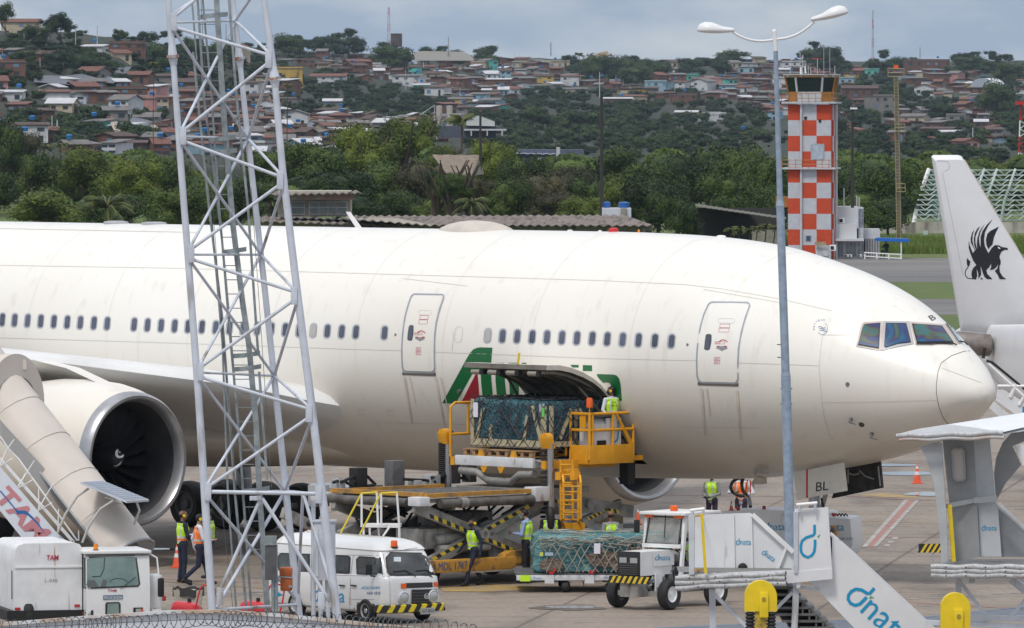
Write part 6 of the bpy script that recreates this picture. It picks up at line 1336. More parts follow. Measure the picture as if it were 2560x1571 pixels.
# ladder with tray and pipes
def rail_(pts,w,m,nm,Y,r=None,d=None):
    b=MB()
    for a,c in zip(pts[:-1],pts[1:]):
        if r:b.tube([m3(*a,Y),m3(*c,Y)],r,m,8)
        else:b.beam(m3(*a,Y),m3(*c,Y),w,d or.05,m,(1,0,0))
    return b.build(nm,mast)
L1=[(493,-20),(510,250),(535,430),(555,600),(577,860),(600,1110),(608,1240),(630,1545)];L2=[(540,-20),(560,300),(582,560),(607,760),(622,860),(640,1060),(649,1240),(670,1545)]
YLd=169.6
lad=rail_(L1,.06,GALV,'ladder',YLd)
b=MB()
for a,c in zip(L2[:-1],L2[1:]):b.beam(m3(*a,YLd),m3(*c,YLd),.12,.12,GALV,(0,1,0))
b.build('cable_tray',mast)
v=-10
while v<1540:
    u1=np.interp(v,[q[1]for q in L1],[q[0]for q in L1]);u2=np.interp(v,[q[1]for q in L2],[q[0]for q in L2]);one(lad,'rung','tube',[m3(u1,v,YLd),m3(u2,v,YLd)],.011,GALV,5);v+=35.5
for pts,r in(([(505,-20),(528,230),(548,520),(572,780),(590,1000)],.022),([(530,560),(556,860),(570,1240),(592,1545)],.022),([(483,130),(500,300),(523,520),(556,800),(588,1240),(618,1545)],.028),([(571,-20),(592,250),(620,520),(645,880)],.028),([(648,930),(668,1200)],.028),([(478,-20),(492,150)],.02)):
    rail_(pts,0,GALV,'conduit',YLd-.3,r)
for pts in([(501,-20),(535,560),(590,1240)],[(565,60),(566,200)],[(628,470),(655,860),(680,1240)],[(551,1240),(585,1545)]):rail_(pts,0,DGREY,'cable',YLd-.35,.006)
for v in(38,345,378,625,885,918,1222):
    u0,u1=np.interp(v,[q[1]for q in L1],[q[0]for q in L1])-2,np.interp(v,[q[1]for q in L2],[q[0]for q in L2])+26
    b=MB();A_,B_=m3(u0,v+6,YLd-.1),m3(u1,v-2,YLd-.1);P5=[A_+(B_-A_)*t+Vector((0,-.45*math.sin(math.pi*t),0))for t in np.linspace(0,1,9)];b.sheet([[q+Vector((0,0,.05))for q in P5],[q-Vector((0,0,.05))for q in P5]],GALV);b.sheet([[q+Vector((0,.01,.05))for q in P5],[q+Vector((0,.01,-.05))for q in P5]],GALV);b.build('cage_hoop',mast)
# electrical cabinets and orange case on the mast
cab2=thing('electrical_cabinet','tall pale grey electrical cabinet at the right foot of the lattice mast','cabinet',G(815,1600));cI=Matrix.Translation(G(815,1600)).inverted()
b=MB();ax=lambda u,v,Y=169:cI@P(u,v,Y)
c1,c2=ax(785,1305),ax(838,1450);b.box(((c1.x+c2.x)/2,0+c1.y,(c1.z+c2.z)/2),(abs(c2.x-c1.x),.45,abs(c1.z-c2.z)),LGREY,bev=.01);b.box(((c1.x+c2.x)/2,c1.y,c1.z+.02),(.52,.5,.04),LGREY);q=b.build('housing',cab2)
b=MB();k1,k2=ax(790,1320),ax(796,1440);b.box(((k1.x+k2.x)/2,c1.y-.235,(k1.z+k2.z)/2),(.06,.01,abs(k1.z-k2.z)),mat('cabinet_slot',(.60,.63,.66),.4));b.build('door_strip',cab2)
tubes('stand',[[(800,1450,169),(803,1600,169)],[(818,1450,169),(822,1600,169)],[(783,1250,169),(784,1600,169)]],.05,LGREY,cab2,8,Matrix.Translation(G(815,1600)))
cb3=thing('control_box','dark grey control box on posts beside the mast ladder','cabinet',G(675,1600));cM3=Matrix.Translation(G(675,1600));c3=cM3.inverted()
a_,c_=c3@P(663,1342,169),c3@P(690,1450,169);b=MB();b.box(((a_.x+c_.x)/2,a_.y,(a_.z+c_.z)/2-.1),(abs(a_.x-c_.x),.2,abs(a_.z-c_.z)-.2),DGREY);b.box(((a_.x+c_.x)/2,a_.y-.02,a_.z-.08),(abs(a_.x-c_.x)+.02,.22,.19),GALV);b.build('housing',cb3)
tubes('post',[[(682,1450,169),(684,1600,169)],[(690,1362,169),(692,1600,169)]],.035,GALV,cb3,8,cM3)
oc=thing('tool_case','worn orange case strapped to the rear leg of the lattice mast','case',G(718,1600));cM4=Matrix.Translation(G(718,1600));c4=cM4.inverted();c=c4@P(715,1445,169.5);OW=mat('worn_orange_case',(.52,.13,.03),.55,var=.2,scale=6)
b=MB();b.box(c+Vector((0,0,.13)),(.28,.3,.2),OW,bev=.05);b.box(c+Vector((.01,0,-.12)),(.26,.28,.32),OW,bev=.04);b.build('shell',oc);b=MB();b.tube([c+Vector((-.16,-.15,.03)),c+Vector((.16,-.15,.01))],.018,GREY,6);b.box(c+Vector((.1,-.15,-.18)),(.08,.03,.05),GREY);b.build('clasp',oc)
# ================= double lamp post =================
lp=thing('lamp_post','tall grey lamp post with two white lamp heads, in front of the airliner nose','street lamp',G(1984,1571));lM=Matrix.Translation(G(1984,1571));lI=lM.inverted();YP=172
PG=mat('lamp_post_grey_blue',(.26,.33,.42),.55,var=.16,scale=6,streak=((.42,.46,.52),(6,6,.8),.62));PWH=mat('lamp_white',(.72,.73,.74),.4,var=.04)
l3=lambda u,v,Y=YP:lI@P(u,v,Y)
b=MB();b.tube([l3(1939,126),l3(1950,500)],[.050,.066],PG,14);b.tube([l3(1950,500),l3(1950.5,516)],[.068,.095],PG,14);b.tube([l3(1950.5,516),l3(1964,931)],[.088,.092],PG,14);b.tube([l3(1964,931),l3(1964.5,940)],[.094,.108],PG,14);b.tube([l3(1964.5,940),l3(1976,1400),l3(1986,1620)],[.106,.112,.12],PG,14)
for u,v in((1957,862),(1958,894),(1966,972),(1966,1010)):c=l3(u,v);b.tube([c+Vector((-.13,0,0)),c+Vector((.13,0,0))],.012,DGREY,5)
b.build('pole',lp)
b=MB();b.tube([l3(1935.5,80),l3(1939.5,128)],[.050,.058],PWH,14);b.ell(l3(1935.3,80),(.052,.052,.06),PWH);b.build('pole_cap',lp)
def crv(pts,n=5):
    o=[];P_=[Vector(p)for p in pts]
    for i in range(len(P_)-1):
        a,b_,c,d=P_[max(i-1,0)],P_[i],P_[i+1],P_[min(i+2,len(P_)-1)]
        for k in range(n):t=k/n;o.append(.5*((2*b_)+(-a+c)*t+(2*a-5*b_+4*c-d)*t*t+(-a+3*b_-3*c+d)*t**3))
    o.append(P_[-1]);return o
for pts in([(1832,80),(1850,91),(1880,101),(1910,103),(1937,99)],[(1937,99),(1968,95),(1995,85),(2018,70),(2036,54)]):b=MB();b.tube(crv([l3(*p)for p in pts]),.030,PWH,10);b.build('arm',lp)
def head(p0,p1,flip):
    a,c=l3(*p0),l3(*p1);ax_=(c-a);Ln_=ax_.length;x=ax_.normalized();z=Vector((0,0,1));z=(z-x*z.dot(x)).normalized();y=z.cross(x);b=MB();rg=[];st=[(0,.03,.03,.03),(.03,.06,.055,.04),(.2,.075,.07,.055),(.32,.10,.085,.065),(.45,.15,.13,.07),(.6,.18,.175,.07),(.78,.17,.185,.06),(.92,.12,.14,.045),(.98,.06,.07,.02),(1,.01,.01,.005)]
    for t,w_,ht,hb in st:rg.append([a+x*Ln_*t+y*w_*math.cos(q)+z*(ht if math.sin(q)>0 else hb)*math.sin(q)for q in np.linspace(0,2*math.pi,20,endpoint=False)])
    b.sheet(rg,PWH,True);o=b.build('lamp_head',lp)
    b=MB();b.sheet([[a+x*Ln_*t+y*w_*1.02*math.cos(q)+z*(.012*math.sin(q)-.008)for q in np.linspace(0,2*math.pi,20,endpoint=False)]for t,w_,ht,hb in st],GREY,True);b.build('housing_seam',o)
head((1836,76),(1742,76),1);head((2027,50),(2121,30),0)
# ================= sheet wall with razor wire, bottom left =================
fw=thing('razor_wire_wall','white sheet wall topped with coiled razor wire along the bottom left','wall',G(400,1571));YW=120;fM=Matrix.Translation(Vector((-5,YW,0)));fI=fM.inverted();fw.matrix_world=fM
SHW=mat('corrugated_white_sheet',(.62,.65,.70),.45,var=.08,scale=3)
tl=[(-40,1566),(180,1548),(430,1531),(560,1530),(700,1540),(860,1556),(1020,1572),(1300,1600)]
b=MB();T_=[fI@P(u,v,YW)for u,v in tl];b.sheet([T_,[Vector((p.x,p.y+.02,0))for p in T_]],SHW,smooth=False);b.sheet([T_,[p+Vector((0,3,-.45))for p in T_]],SHW,smooth=False);b.build('sheet',fw)
b=MB()
for a,c in zip(T_[:-1],T_[1:]):b.beam(a+Vector((0,-.03,.01)),c+Vector((0,-.03,.01)),.05,.06,mat('rusty_coping',(.50,.36,.26),.6,col2=(.62,.65,.68),scale=2.0,lo=.4,hi=.6),(0,1,0))
b.build('coping',fw)
RZ=mat('razor_wire_steel',(.10,.11,.12),.5,.5);b=MB();x=fI@P(-30,1571,YW-1.0);xe=(fI@P(1200,1571,YW-1.0)).x;t=0;pts=[];R1=.115
cx_=x.x;rr=random.Random(2)
while cx_<xe:
    uu=1280+(cx_-5)*F/(YW-1.0);vt=np.interp(uu,[-40,250,500,640,900,1200],[1574,1562,1549,1549,1560,1578]);zc=H-(vt-HZ)*(YW-1.0)/F
    pts.append(Vector((cx_+.085*math.cos(t),-1.0+.05*math.sin(t+.6),zc+(R1+.02*math.sin(t*.13))*math.sin(t))));t+=.5;cx_+=.0085+.003*math.sin(t*.05)
b.tube(pts,.006,RZ,4,caps=False)
for i in range(0,len(pts),3):p=pts[i];b.box(p,(.032,.01,.016),RZ,Matrix.Rotation(rr.uniform(0,3),4,'Y'))
b.build('razor_coil',fw);b=MB();b.tube([fI@P(-30,1572,YW-1),fI@P(500,1548,YW-1),fI@P(1250,1579,YW-1)],.006,RZ,4);b.build('line_wire',fw)
# ================= cones, bin, wheeled extinguishers =================
CW_=mat('cone_white_band',(.7,.7,.7),.5)
def cone(u,v,h,label,bands=1,wh=False,whtop=False):
    c=thing('traffic_cone',label,'cone',G(u,v),0,'traffic cones on the apron');r=h*.20
    b=MB();b.box((0,0,.015*h/.6),(r*2.7,r*2.7,.03*h/.6),CONEO if not whtop else BLACK,bev=.005);b.build('base',c)
    b=MB();b.lathe([(r,.03*h),(r*.12,h*.97),(0,h)],CONEO,n=20);k=b.build('cone_body',c)
    f=lambda t:r*(1-.91*t)
    for t0,t1 in(([(.42,.58),(.72,.84)]if bands==2 else[(.42,.66)])if not whtop else[(.82,.99)]):b=MB();b.lathe([(f(t0)+.006,h*t0),(f(t1)+.006,h*t1)],CW_,n=20);b.build('white_band',k)
cone(1595,1312,.42,'orange cone with black base on the apron right of the loader',whtop=True);cone(2293,1209,.63,'banded orange and white cone standing alone beyond the nose',2);cone(1774,1298,.42,'small cone on top of the power unit beside the green-vested worker');cone(443,1420,.62,'orange cone behind the two workers by the lattice mast',2)
C.objects[-1]
for o in C.objects:
    if o.get('label','').startswith('small cone on top'):o.location=gM@Vector((-1.38,.35,1.58));o.scale=(.6,.6,.6)
bn=thing('waste_bin','grey waste bin lined with a black bag beside a red extinguisher trolley','bin',G(470,1545));b=MB();b.prism([(-.26,0,.1),(.26,0,.1),(.33,0,.62),(-.33,0,.62)],(0,.5,0),mat('bin_beige',(.38,.36,.30),.6,var=.15));b.build('bin_body',bn)
b=MB();R0=[[Vector((x*.36,.25+y*.3,z))for x,y in[(math.cos(a),math.sin(a))for a in np.linspace(0,2*math.pi,16,endpoint=False)]]for z in(.48,.56,.66)];b.sheet([[q+Vector((0,0,.04*math.sin(i*2.3)))for i,q in enumerate(r)]for r in R0],mat('bag_black',(.05,.05,.05),.35),True);b.build('bin_bag',bn)
def ext(u,v,label,rz):
    e=thing('extinguisher_trolley',label,'fire extinguisher',G(u,v),rz,'wheeled fire extinguishers');RX=mat('extinguisher_red',(.55,.02,.03),.25,coat=.4)
    b=MB();b.lathe([(.0,-.38),(.12,-.36),(.2,-.28),(.21,0),(.2,.22),(.12,.33),(0,.36)],RX,(0,0,.3),(1,0,-.15),20);b.build('cylinder',e)
    b=MB();b.tube(crv([(.1,-.2,.1),(.25,-.2,.75),(.35,-.2,.88),(.55,-.2,.86),(.6,-.2,.7),(.5,-.2,.2)]),.02,RX,8);b.build('handle',e);one(e,'valve','box',(.05,0,.54),(.08,.08,.08),BLACK)
    for y in(-.24,.24):wheel('wheel',e,(-.1,y,.12),(0,1,0),.12,.06,GREY)
ext(468,1562,'red wheeled extinguisher beside the waste bin',R_(10));ext(640,1560,'red wheeled extinguisher between the mast legs',R_(10))
rb=thing('notice_box','small red and white numbered box near the truck mirror','box',G(400,1540));rbM=Matrix.Translation(G(400,1540));bI=rbM.inverted();b=MB();a_=bI@P(382,1496,176);c_=bI@P(414,1526,176);b.box(((a_.x+c_.x)/2-.05,a_.y,(a_.z+c_.z)/2-.05),(.2,.2,.2),PW_);b.box(((a_.x+c_.x)/2,a_.y,a_.z),(.3,.25,.11),mat('box_red',(.35,.03,.03),.5),bev=.02);b.box(((a_.x+c_.x)/2-.05,a_.y,a_.z/2-.12),(.08,.08,a_.z-.25),GREY);ob=b.build('housing',rb)
text('lettering','67',((a_.x+c_.x)/2-.13,a_.y-.105,(a_.z+c_.z)/2-.10),(1,0,0),(0,0,1),.07,NAVYL,rb)
# ================= people =================
SKN=mat('skin_brown',(.20,.10,.06),.55,var=.08,scale=8);SKL=mat('skin_light_brown',(.33,.19,.13),.55,var=.08,scale=8)
NAVY=mat('navy_work_cloth',(.013,.018,.04),.85,var=.3,scale=9);PURP=mat('dark_purple_trousers',(.05,.035,.07),.85,var=.3,scale=9);WCL=mat('white_shirt_cloth',(.62,.63,.67),.8,var=.08,scale=8);BCL=mat('light_blue_shirt_cloth',(.28,.38,.62),.8,var=.1,scale=8);GCL=mat('grey_shirt_cloth',(.26,.26,.27),.85,var=.1);BLC=mat('black_cloth',(.012,.012,.014),.85,var=.3)
VY=mat('vest_fluorescent_yellow',(.50,.85,.02),.6,var=.12,scale=10);VO=mat('vest_fluorescent_orange',(.95,.20,.02),.6,var=.1,scale=10);REF=mat('reflective_silver_tape',(.50,.52,.52),.35,var=.08);HAIR=mat('black_hair',(.012,.010,.009),.6,var=.4,scale=30);SHOE=mat('black_boot',(.010,.010,.010),.5);MUFF=mat('ear_defender_yellow',(.80,.55,.02),.4);MASKD=mat('dark_face_mask',(.015,.02,.04),.8);MASKG=mat('green_face_mask',(.20,.48,.45),.8);EYEW=mat('eye',(.5,.5,.5),.3);PHONE=mat('phone_black',(.01,.01,.01),.2);PAP=mat('white_paper',(.75,.75,.75),.7);GLOVE=mat('dark_glove',(.015,.02,.035),.8)
def person(label,loc,rz,pose,mats,scale=1.0,vest=None,group=None,headset=False,mask=None,hair='short',tape=None,hold=None,vesttext=None,look=0.0):
    """joints in metres, +y is forward. pose gives shoulder/elbow/wrist and hip/knee/ankle positions; mats: skin, shirt, trousers, hand"""
    root=thing('person',label,'person',loc,rz,group);root.scale=(scale,)*3
    skin,shirt,trou,hand=mats[:4];pr=[] # primitives: (a, b, ra, rb, mat, tag)
    J=dict(pel=(0,0,.94),wai=(0,0,1.08),che=(0,.01,1.30),nek=(0,0,1.47),hd=(0,.02,1.63),lhip=(-.095,0,.90),rhip=(.095,0,.90),lkn=(-.10,.02,.50),rkn=(.10,.02,.50),lan=(-.11,-.02,.09),ran=(.11,-.02,.09),lsh=(-.185,0,1.41),rsh=(.185,0,1.41),lel=(-.245,-.02,1.13),rel=(.245,-.02,1.13),lwr=(-.25,.08,.90),rwr=(.25,.08,.90),lto=None,rto=None)
    J.update(pose);V={k:Vector(v)if v is not None else None for k,v in J.items()}
    def cap(a,b,ra,rb,m,t=''):pr.append((Vector(a),Vector(b),ra,rb,m,t))
    cap(V['pel']+Vector((-.06,0,0)),V['pel']+Vector((.06,0,0)),.115,.115,trou);cap(V['pel'],V['wai'],.125,.118,shirt,'torso')
    cap(V['wai']+Vector((-.045,0,0)),V['che']+Vector((-.065,0,0)),.105,.12,shirt,'torso');cap(V['wai']+Vector((.045,0,0)),V['che']+Vector((.065,0,0)),.105,.12,shirt,'torso')
    cap(V['lsh']*.8+V['rsh']*.2,V['rsh']*.8+V['lsh']*.2,.075,.075,shirt,'torso');cap(V['che'],V['nek'],.11,.06,shirt,'torso');cap(V['nek'],V['hd']+Vector((0,-.01,-.05)),.052,.05,skin,'neck')
    hd=V['hd'];Rl=Matrix.Rotation(look,3,'Z');H_=lambda p:hd+Rl@Vector(p)
    cap(H_((0,-.015,.035)),H_((0,.02,.025)),.088,.082,skin,'head');cap(H_((0,.03,-.02)),H_((0,.045,-.065)),.07,.046,skin,'head');cap(H_((0,.095,.0)),H_((0,.112,-.028)),.010,.015,skin,'head');cap(H_((-.088,.0,-.005)),H_((-.09,-.005,-.035)),.016,.012,skin,'head');cap(H_((.088,.0,-.005)),H_((.09,-.005,-.035)),.016,.012,skin,'head');cap(H_((-.022,.093,-.060)),H_((.022,.093,-.060)),.009,.009,skin,'head')
    for s in 'lr':
        hp,kn,an,shd,el,wr=(V[s+k]for k in('hip','kn','an','sh','el','wr'));sx=-1 if s=='l' else 1
        cap(hp,kn,.095,.066,trou);cap(kn,an+Vector((0,0,.04)),.066,.055,trou);toe=V[s+'to']or an+Vector((.02*sx,.18,-.045));cap(an,toe,.048,.038,SHOE);cap(an+Vector((0,-.035,-.035)),toe-Vector((0,.03,0)),.043,.040,SHOE)
        cap(shd,el,.062,.048,mats[1]if len(mats)<5 else mats[4]);cap(el,wr,.046,.033,(mats[1]if len(mats)<5 else mats[4]));d=(wr-el).normalized();hdir=(d+Vector((0,.25,0))).normalized();side=Vector((sx,0,0));side=(side-hdir*side.dot(hdir)).normalized();nn=hdir.cross(side)
        pm=wr+hdir*.05;cap(wr+hdir*.01,wr+hdir*.075-side*.01,.028,.03,hand,'hand');cap(wr+hdir*.03+side*.012,wr+hdir*.08+side*.022,.02,.02,hand,'hand')
        for k,ln in enumerate((.062,.075,.070,.055)):
            b0=wr+hdir*.095+side*(.03-.019*k);k1=b0+(hdir*.9-nn*.25).normalized()*ln*.5;k2=k1+(hdir*.5-nn*.8).normalized()*ln*.5;cap(b0-hdir*.02,k1,.0098,.009,hand,'hand');cap(k1,k2,.009,.0082,hand,'hand')
        t0=wr+hdir*.035+side*.03;cap(t0,t0+(hdir*.6+side*.6).normalized()*.04,.012,.0105,hand,'hand');cap(t0+(hdir*.6+side*.6).normalized()*.04,t0+(hdir*.75+side*.35-nn*.2).normalized()*.075,.0105,.009,hand,'hand')
    mb=MB()
    for a,b,ra,rb,m,t in pr:
        d=b-a;L_=d.length;n_=5;rs=[];ps_=[]
        if L_<1e-5:d=Vector((0,0,1));L_=1e-5
        dn=d.normalized()
        for q in(-90,-60,-30):ps_.append(a+dn*ra*math.sin(R_(q)));rs.append(max(.0005,ra*math.cos(R_(q))))
        for q in(0,30,60,90):ps_.append(b+dn*rb*math.sin(R_(q)));rs.append(max(.0005,rb*math.cos(R_(q))))
        mb.tube(ps_,rs,m,14,caps=False)
    me=bpy.data.meshes.new('body_raw');me.from_pydata([tuple(v)for v in mb.v],[],mb.f);o=bpy.data.objects.new('body',me);C.objects.link(o)
    md=o.modifiers.new('r','REMESH');md.mode='VOXEL';md.voxel_size=.0105;ms=o.modifiers.new('s','SMOOTH');ms.factor=.4;ms.iterations=2
    bpy.context.view_layer.update();new=bpy.data.meshes.new_from_object(o.evaluated_get(bpy.context.evaluated_depsgraph_get()));o.modifiers.clear();o.data=new;new.name='body';o.parent=root
    n=len(new.polygons);cen=np.empty(n*3);new.polygons.foreach_get('center',cen);cen=cen.reshape(-1,3);best=np.full(n,1e9);idx=np.zeros(n,int)
    for k,(a,b,ra,rb,m,t)in enumerate(pr):
        a_=np.array(a);d=np.array(b-a);l2=max(1e-9,d@d);tt=np.clip(((cen-a_)@d)/l2,0,1);dist=np.linalg.norm(cen-(a_+tt[:,None]*d),axis=1)-(ra+(rb-ra)*tt)
        dist-=.004 if t=='head' else 0;w=dist<best;best[w]=dist[w];idx[w]=k
    ml=[];
    for p_ in pr:
        if p_[4]not in ml:ml.append(p_[4])
    new.materials.clear();[new.materials.append(m)for m in ml];mi=np.array([ml.index(p_[4])for p_ in pr])[idx];new.polygons.foreach_set('material_index',mi.astype(np.int32));new.polygons.foreach_set('use_smooth',np.ones(n,bool));new.update()
    tags=np.array([p_[5]for p_ in pr],dtype=object)[idx];no=np.empty(n*3);new.polygons.foreach_get('normal',no);no=no.reshape(-1,3)
    def shell(name,mask,m,th,mf=None):
        fi=np.nonzero(mask)[0];used={};vs=[];fs=[];mm=[]
        mats_=[m]if mf is None else mf[0]
        for f in fi:
            p=new.polygons[f];q=[]
            for v in p.vertices:
                if v not in used:used[v]=len(vs);vs.append(tuple(new.vertices[v].co+new.vertices[v].normal*th))
                q.append(used[v])
            fs.append(q);mm.append(0 if mf is None else mf[1](cen[f]))
        g=bpy.data.meshes.new(name);g.from_pydata(vs,[],fs);[g.materials.append(x)for x in mats_];g.polygons.foreach_set('material_index',mm);g.polygons.foreach_set('use_smooth',[True]*len(fs));g.update();ob=bpy.data.objects.new(name,g);C.objects.link(ob);ob.parent=root;so_=ob.modifiers.new('t','SOLIDIFY');so_.thickness=.004;return ob
    z=cen[:,2];top=V['nek'].z
    if vest:
        def mf(c):
            zz=c[2];
            if(1.085<zz<1.135)or(.985<zz<1.03):return 1
            if vest=='yo' and 1.03<=zz<=1.085:return 2
            if zz>1.14 and.075<abs(c[0])<.115:return 1
            return 0
        vm={'y':VY,'o':VO,'yo':VY}[vest];dzp=V['pel'].z-.94
        shell('vest',(tags=='torso')&(z>.95+dzp)&(z<top-.03),vm,.016,([vm,REF,VO],lambda c:mf((c[0]-float(np.interp(c[2],[V['pel'].z,V['che'].z],[V['pel'].x,V['che'].x])),c[1],c[2]-dzp))))
    hl=(cen-np.array(hd));c_,s_=math.cos(-look),math.sin(-look);hx=hl[:,0]*c_-hl[:,1]*s_;hy=hl[:,0]*s_+hl[:,1]*c_;hz=hl[:,2];ishead=tags=='head'
    if hair=='short':shell('hair',ishead&((hz>.065-.0*hy)|((hy<-.02)&(hz>-.04))|((hy<.03)&(hz>.03)))&~((hy>.055)&(hz<.075)),HAIR,.008)
    if hair=='bald':shell('hair',ishead&(hy<-.02)&(hz<.02)&(hz>-.05),HAIR,.003)
    if hair=='long':
        shell('hair',ishead&((hz>.05)|(hy<.02)),HAIR,.018);b=MB();b.tube([H_((0,-.05,.08)),H_((0,-.10,0)),H_((0,-.12,-.15)),H_((0,-.13,-.33)),H_((.01,-.12,-.42))],[.07,.10,.095,.08,.02],HAIR,14);b.build('long_hair',root)
    if mask:shell('face_mask',ishead&(hy>.035)&(hz<-.005)&(hz>-.095),mask,.006)
    b=MB()
    for s in(-1,1):b.ell(H_((s*.034,.098,.018)),(.012,.006,.007),EYEW);b.ell(H_((s*.034,.104,.018)),(.005,.003,.005),BLKL)
    b.build('eyes',root)
    if headset:
        b=MB();b.tube([H_((.105*math.cos(a),0,.02+.115*math.sin(a)))for a in np.linspace(0,math.pi,12)],.009,BLACK,6)
        hs=b.build('ear_defenders',root)
        for s in(-1,1):b=MB();b.lathe([(0,-.02),(.036,-.02),(.04,.0),(.034,.022),(0,.024)],MUFF,H_((s*.105,0,.0)),(s,0,0),14);b.build('ear_cup',hs)
    if vesttext:
        b=MB();dep=BVHTree.FromPolygons([tuple(v.co)for v in new.vertices],[list(p.vertices)for p in new.polygons])
        for i,(tx,zz,hh,ww)in enumerate(vesttext):
            vs_,fs_=text_mesh(tx);x0=min(q.x for q in vs_);x1=max(q.x for q in vs_);ps_=[]
            for q in vs_:
                x=-((q.x-x0)/(x1-x0)-.5)*ww;w_=Vector((V['che'].x-x,-1+V['che'].y,zz+q.y/.7*hh));r=dep.ray_cast(w_,Vector((0,1,0)));ps_.append((r[0]or w_)+Vector((0,-.026,0)))
            # mirror so it reads from behind
            ps_=[Vector((2*V['che'].x-p.x,p.y,p.z))for p in ps_]if False else ps_
            b.add(ps_,fs_,BLKL)
        b.build('vest_lettering',root)
    if hold=='phone':b=MB();b.box((V['lwr']+V['rwr'])/2+Vector((0,.10,.01)),(.075,.14,.01),PHONE,Matrix.Rotation(.4,4,'X'));b.build('phone',root)
    if hold=='paper':b=MB();b.box((V['lwr']+V['rwr'])/2+Vector((0,.12,.02)),(.2,.26,.003),PAP,Matrix.Rotation(.3,4,'X'));b.build('paper_sheet',root)
    return root
WALK=dict(lhip=(-.09,0,.90),rhip=(.09,0,.90),lkn=(-.10,.17,.53),lan=(-.10,.27,.10),rkn=(.09,-.03,.50),ran=(.10,-.36,.17),rto=(.11,-.22,.05),lel=(-.26,-.10,1.14),lwr=(-.27,-.05,.90),rel=(.26,.06,1.13),rwr=(.25,.22,.95))
PHON=dict(lel=(-.23,.04,1.14),rel=(.23,.04,1.14),lwr=(-.06,.30,1.16),rwr=(.06,.28,1.16),hd=(0,.07,1.61))
FRONT=dict(lel=(-.25,.02,1.13),rel=(.25,.02,1.13),lwr=(-.08,.27,1.05),rwr=(.08,.25,1.05))
SIT=dict(pel=(0,0,.50),wai=(0,-.01,.64),che=(0,0,.87),nek=(0,0,1.04),hd=(0,.03,1.20),lhip=(-.1,0,.48),rhip=(.1,0,.48),lkn=(-.14,.42,.50),rkn=(.14,.42,.50),lan=(-.14,.5,.12),ran=(.14,.5,.12),lsh=(-.185,0,.98),rsh=(.185,0,.98),lel=(-.25,.12,.75),rel=(.25,.12,.75),lwr=(-.15,.38,.82),rwr=(.15,.38,.82))
# facing: rz=0 looks away from the camera (+y); 90 deg looks left; -90 looks right; 180 looks at the camera
person('man in yellow and orange vest with ear defenders, left one beside the mast',G(456,1458),R_(-62),dict(FRONT),(SKN,NAVY,NAVY,SKN),1.0,'yo',headset=True,hair='bald',look=R_(-10))
person('man in plain orange vest and white shirt stepping right, beside the lattice mast leg',G(497,1464),R_(-75),dict(WALK,rel=(.24,.06,1.15),rwr=(.10,.30,1.12)),(SKL,WCL,NAVY,SKL),.98,'o',headset=True,mask=MASKD,hair='short')
person('person in dark clothes half hidden behind the lattice mast leg, holding paper',G(524,1446),R_(80),dict(FRONT),(SKL,PURP,NAVY,SKL),.97,'y',hold='paper',hair='short',mask=MASKD)
person('man in navy overalls and yellow vest walking in front of the loader',G(1182,1466),R_(125),dict(WALK),(SKN,NAVY,NAVY,GLOVE),.93,'y',headset=True,mask=MASKD,look=R_(10))
person('man in light blue shirt and yellow vest looking down at a phone',G(1317,1459),R_(68),dict(PHON),(SKL,BCL,BLC,SKL),1.04,'y',mask=MASKG,hold='phone')
person('woman with long black hair in a vest numbered 0364, seen from behind',G(1376,1456),R_(5),{},(SKL,BLC,BLC,SKL),1.04,'y',hair='long',vesttext=[('0364',1.16,.07,.20)])
person('bald man in grey shirt and yellow vest behind the netted load',G(1527,1456),R_(28),dict(nek=(0,0,1.45)),(SKN,GCL,GCL,SKN),.99,'y',hair='bald')
op=person('loader operator in white shirt and lettered yellow vest standing on the raised orange platform',T((-.02,1.78,ZB+.05)),R_(28),dict(lel=(-.27,-.03,1.16),lwr=(-.20,-.16,1.02),rel=(.27,.10,1.16),rwr=(.30,.30,1.08)),(SKN,WCL,NAVY,GLOVE,WCL),.98,'y',headset=True,mask=MASKD,vesttext=[('DNA',1.33,.055,.15),('0615',1.25,.055,.16),('dnata',1.045,.04,.15)],look=R_(50))
dv=person('tractor driver in yellow vest and purple trousers sitting behind the windscreen',XM@Vector((-1.60,.22,.50)),math.atan2(fz.y,fz.x)-R_(90),dict(SIT),(SKN,WCL,PURP,SKN),.93,'y')
person('worker in plain yellow vest standing under the airliner belly, left of the orange-vested one',G(1780,1337),R_(150),dict(FRONT),(SKN,GCL,PURP,GLOVE),.98,'y')
person('worker in orange vest handling the power cable under the airliner',G(1853,1340),R_(170),dict(lel=(-.33,.02,1.16),rel=(.33,.02,1.16),lwr=(-.12,.22,1.10),rwr=(.12,.22,1.18)),(SKN,WCL,PURP,SKN),1.0,'o')
person('person in orange vest mostly hidden behind the van roof',G(774,1475),R_(-60),{},(SKN,WCL,NAVY,SKN),.95,'o')
# hose from the aircraft socket to the power unit
hs=thing('power_hose','thick black power hose hanging from the airliner belly to the power unit','hose',G(1880,1340));hM=Matrix.Translation(G(1880,1340));hI=hM.inverted()
for pts in([(1870,1172,201),(1856,1190,201),(1832,1205,202),(1828,1225,203),(1845,1238,203),(1862,1240,203)],[(1866,1180,201),(1855,1205,201),(1858,1228,202),(1872,1243,202),(1876,1268,196)],[(1876,1172,201),(1860,1185,201),(1852,1168,201)]):
    b=MB();b.tube(crv([hI@P(*p)for p in pts]),.045,MATTE,8);b.build('hose_strand',hs)
tubes('strap',[[(1869,1200,200.5),(1863,1232,200.5)],[(1876,1202,200.5),(1876,1235,200.5)]],.015,RED,hs,6,hM)
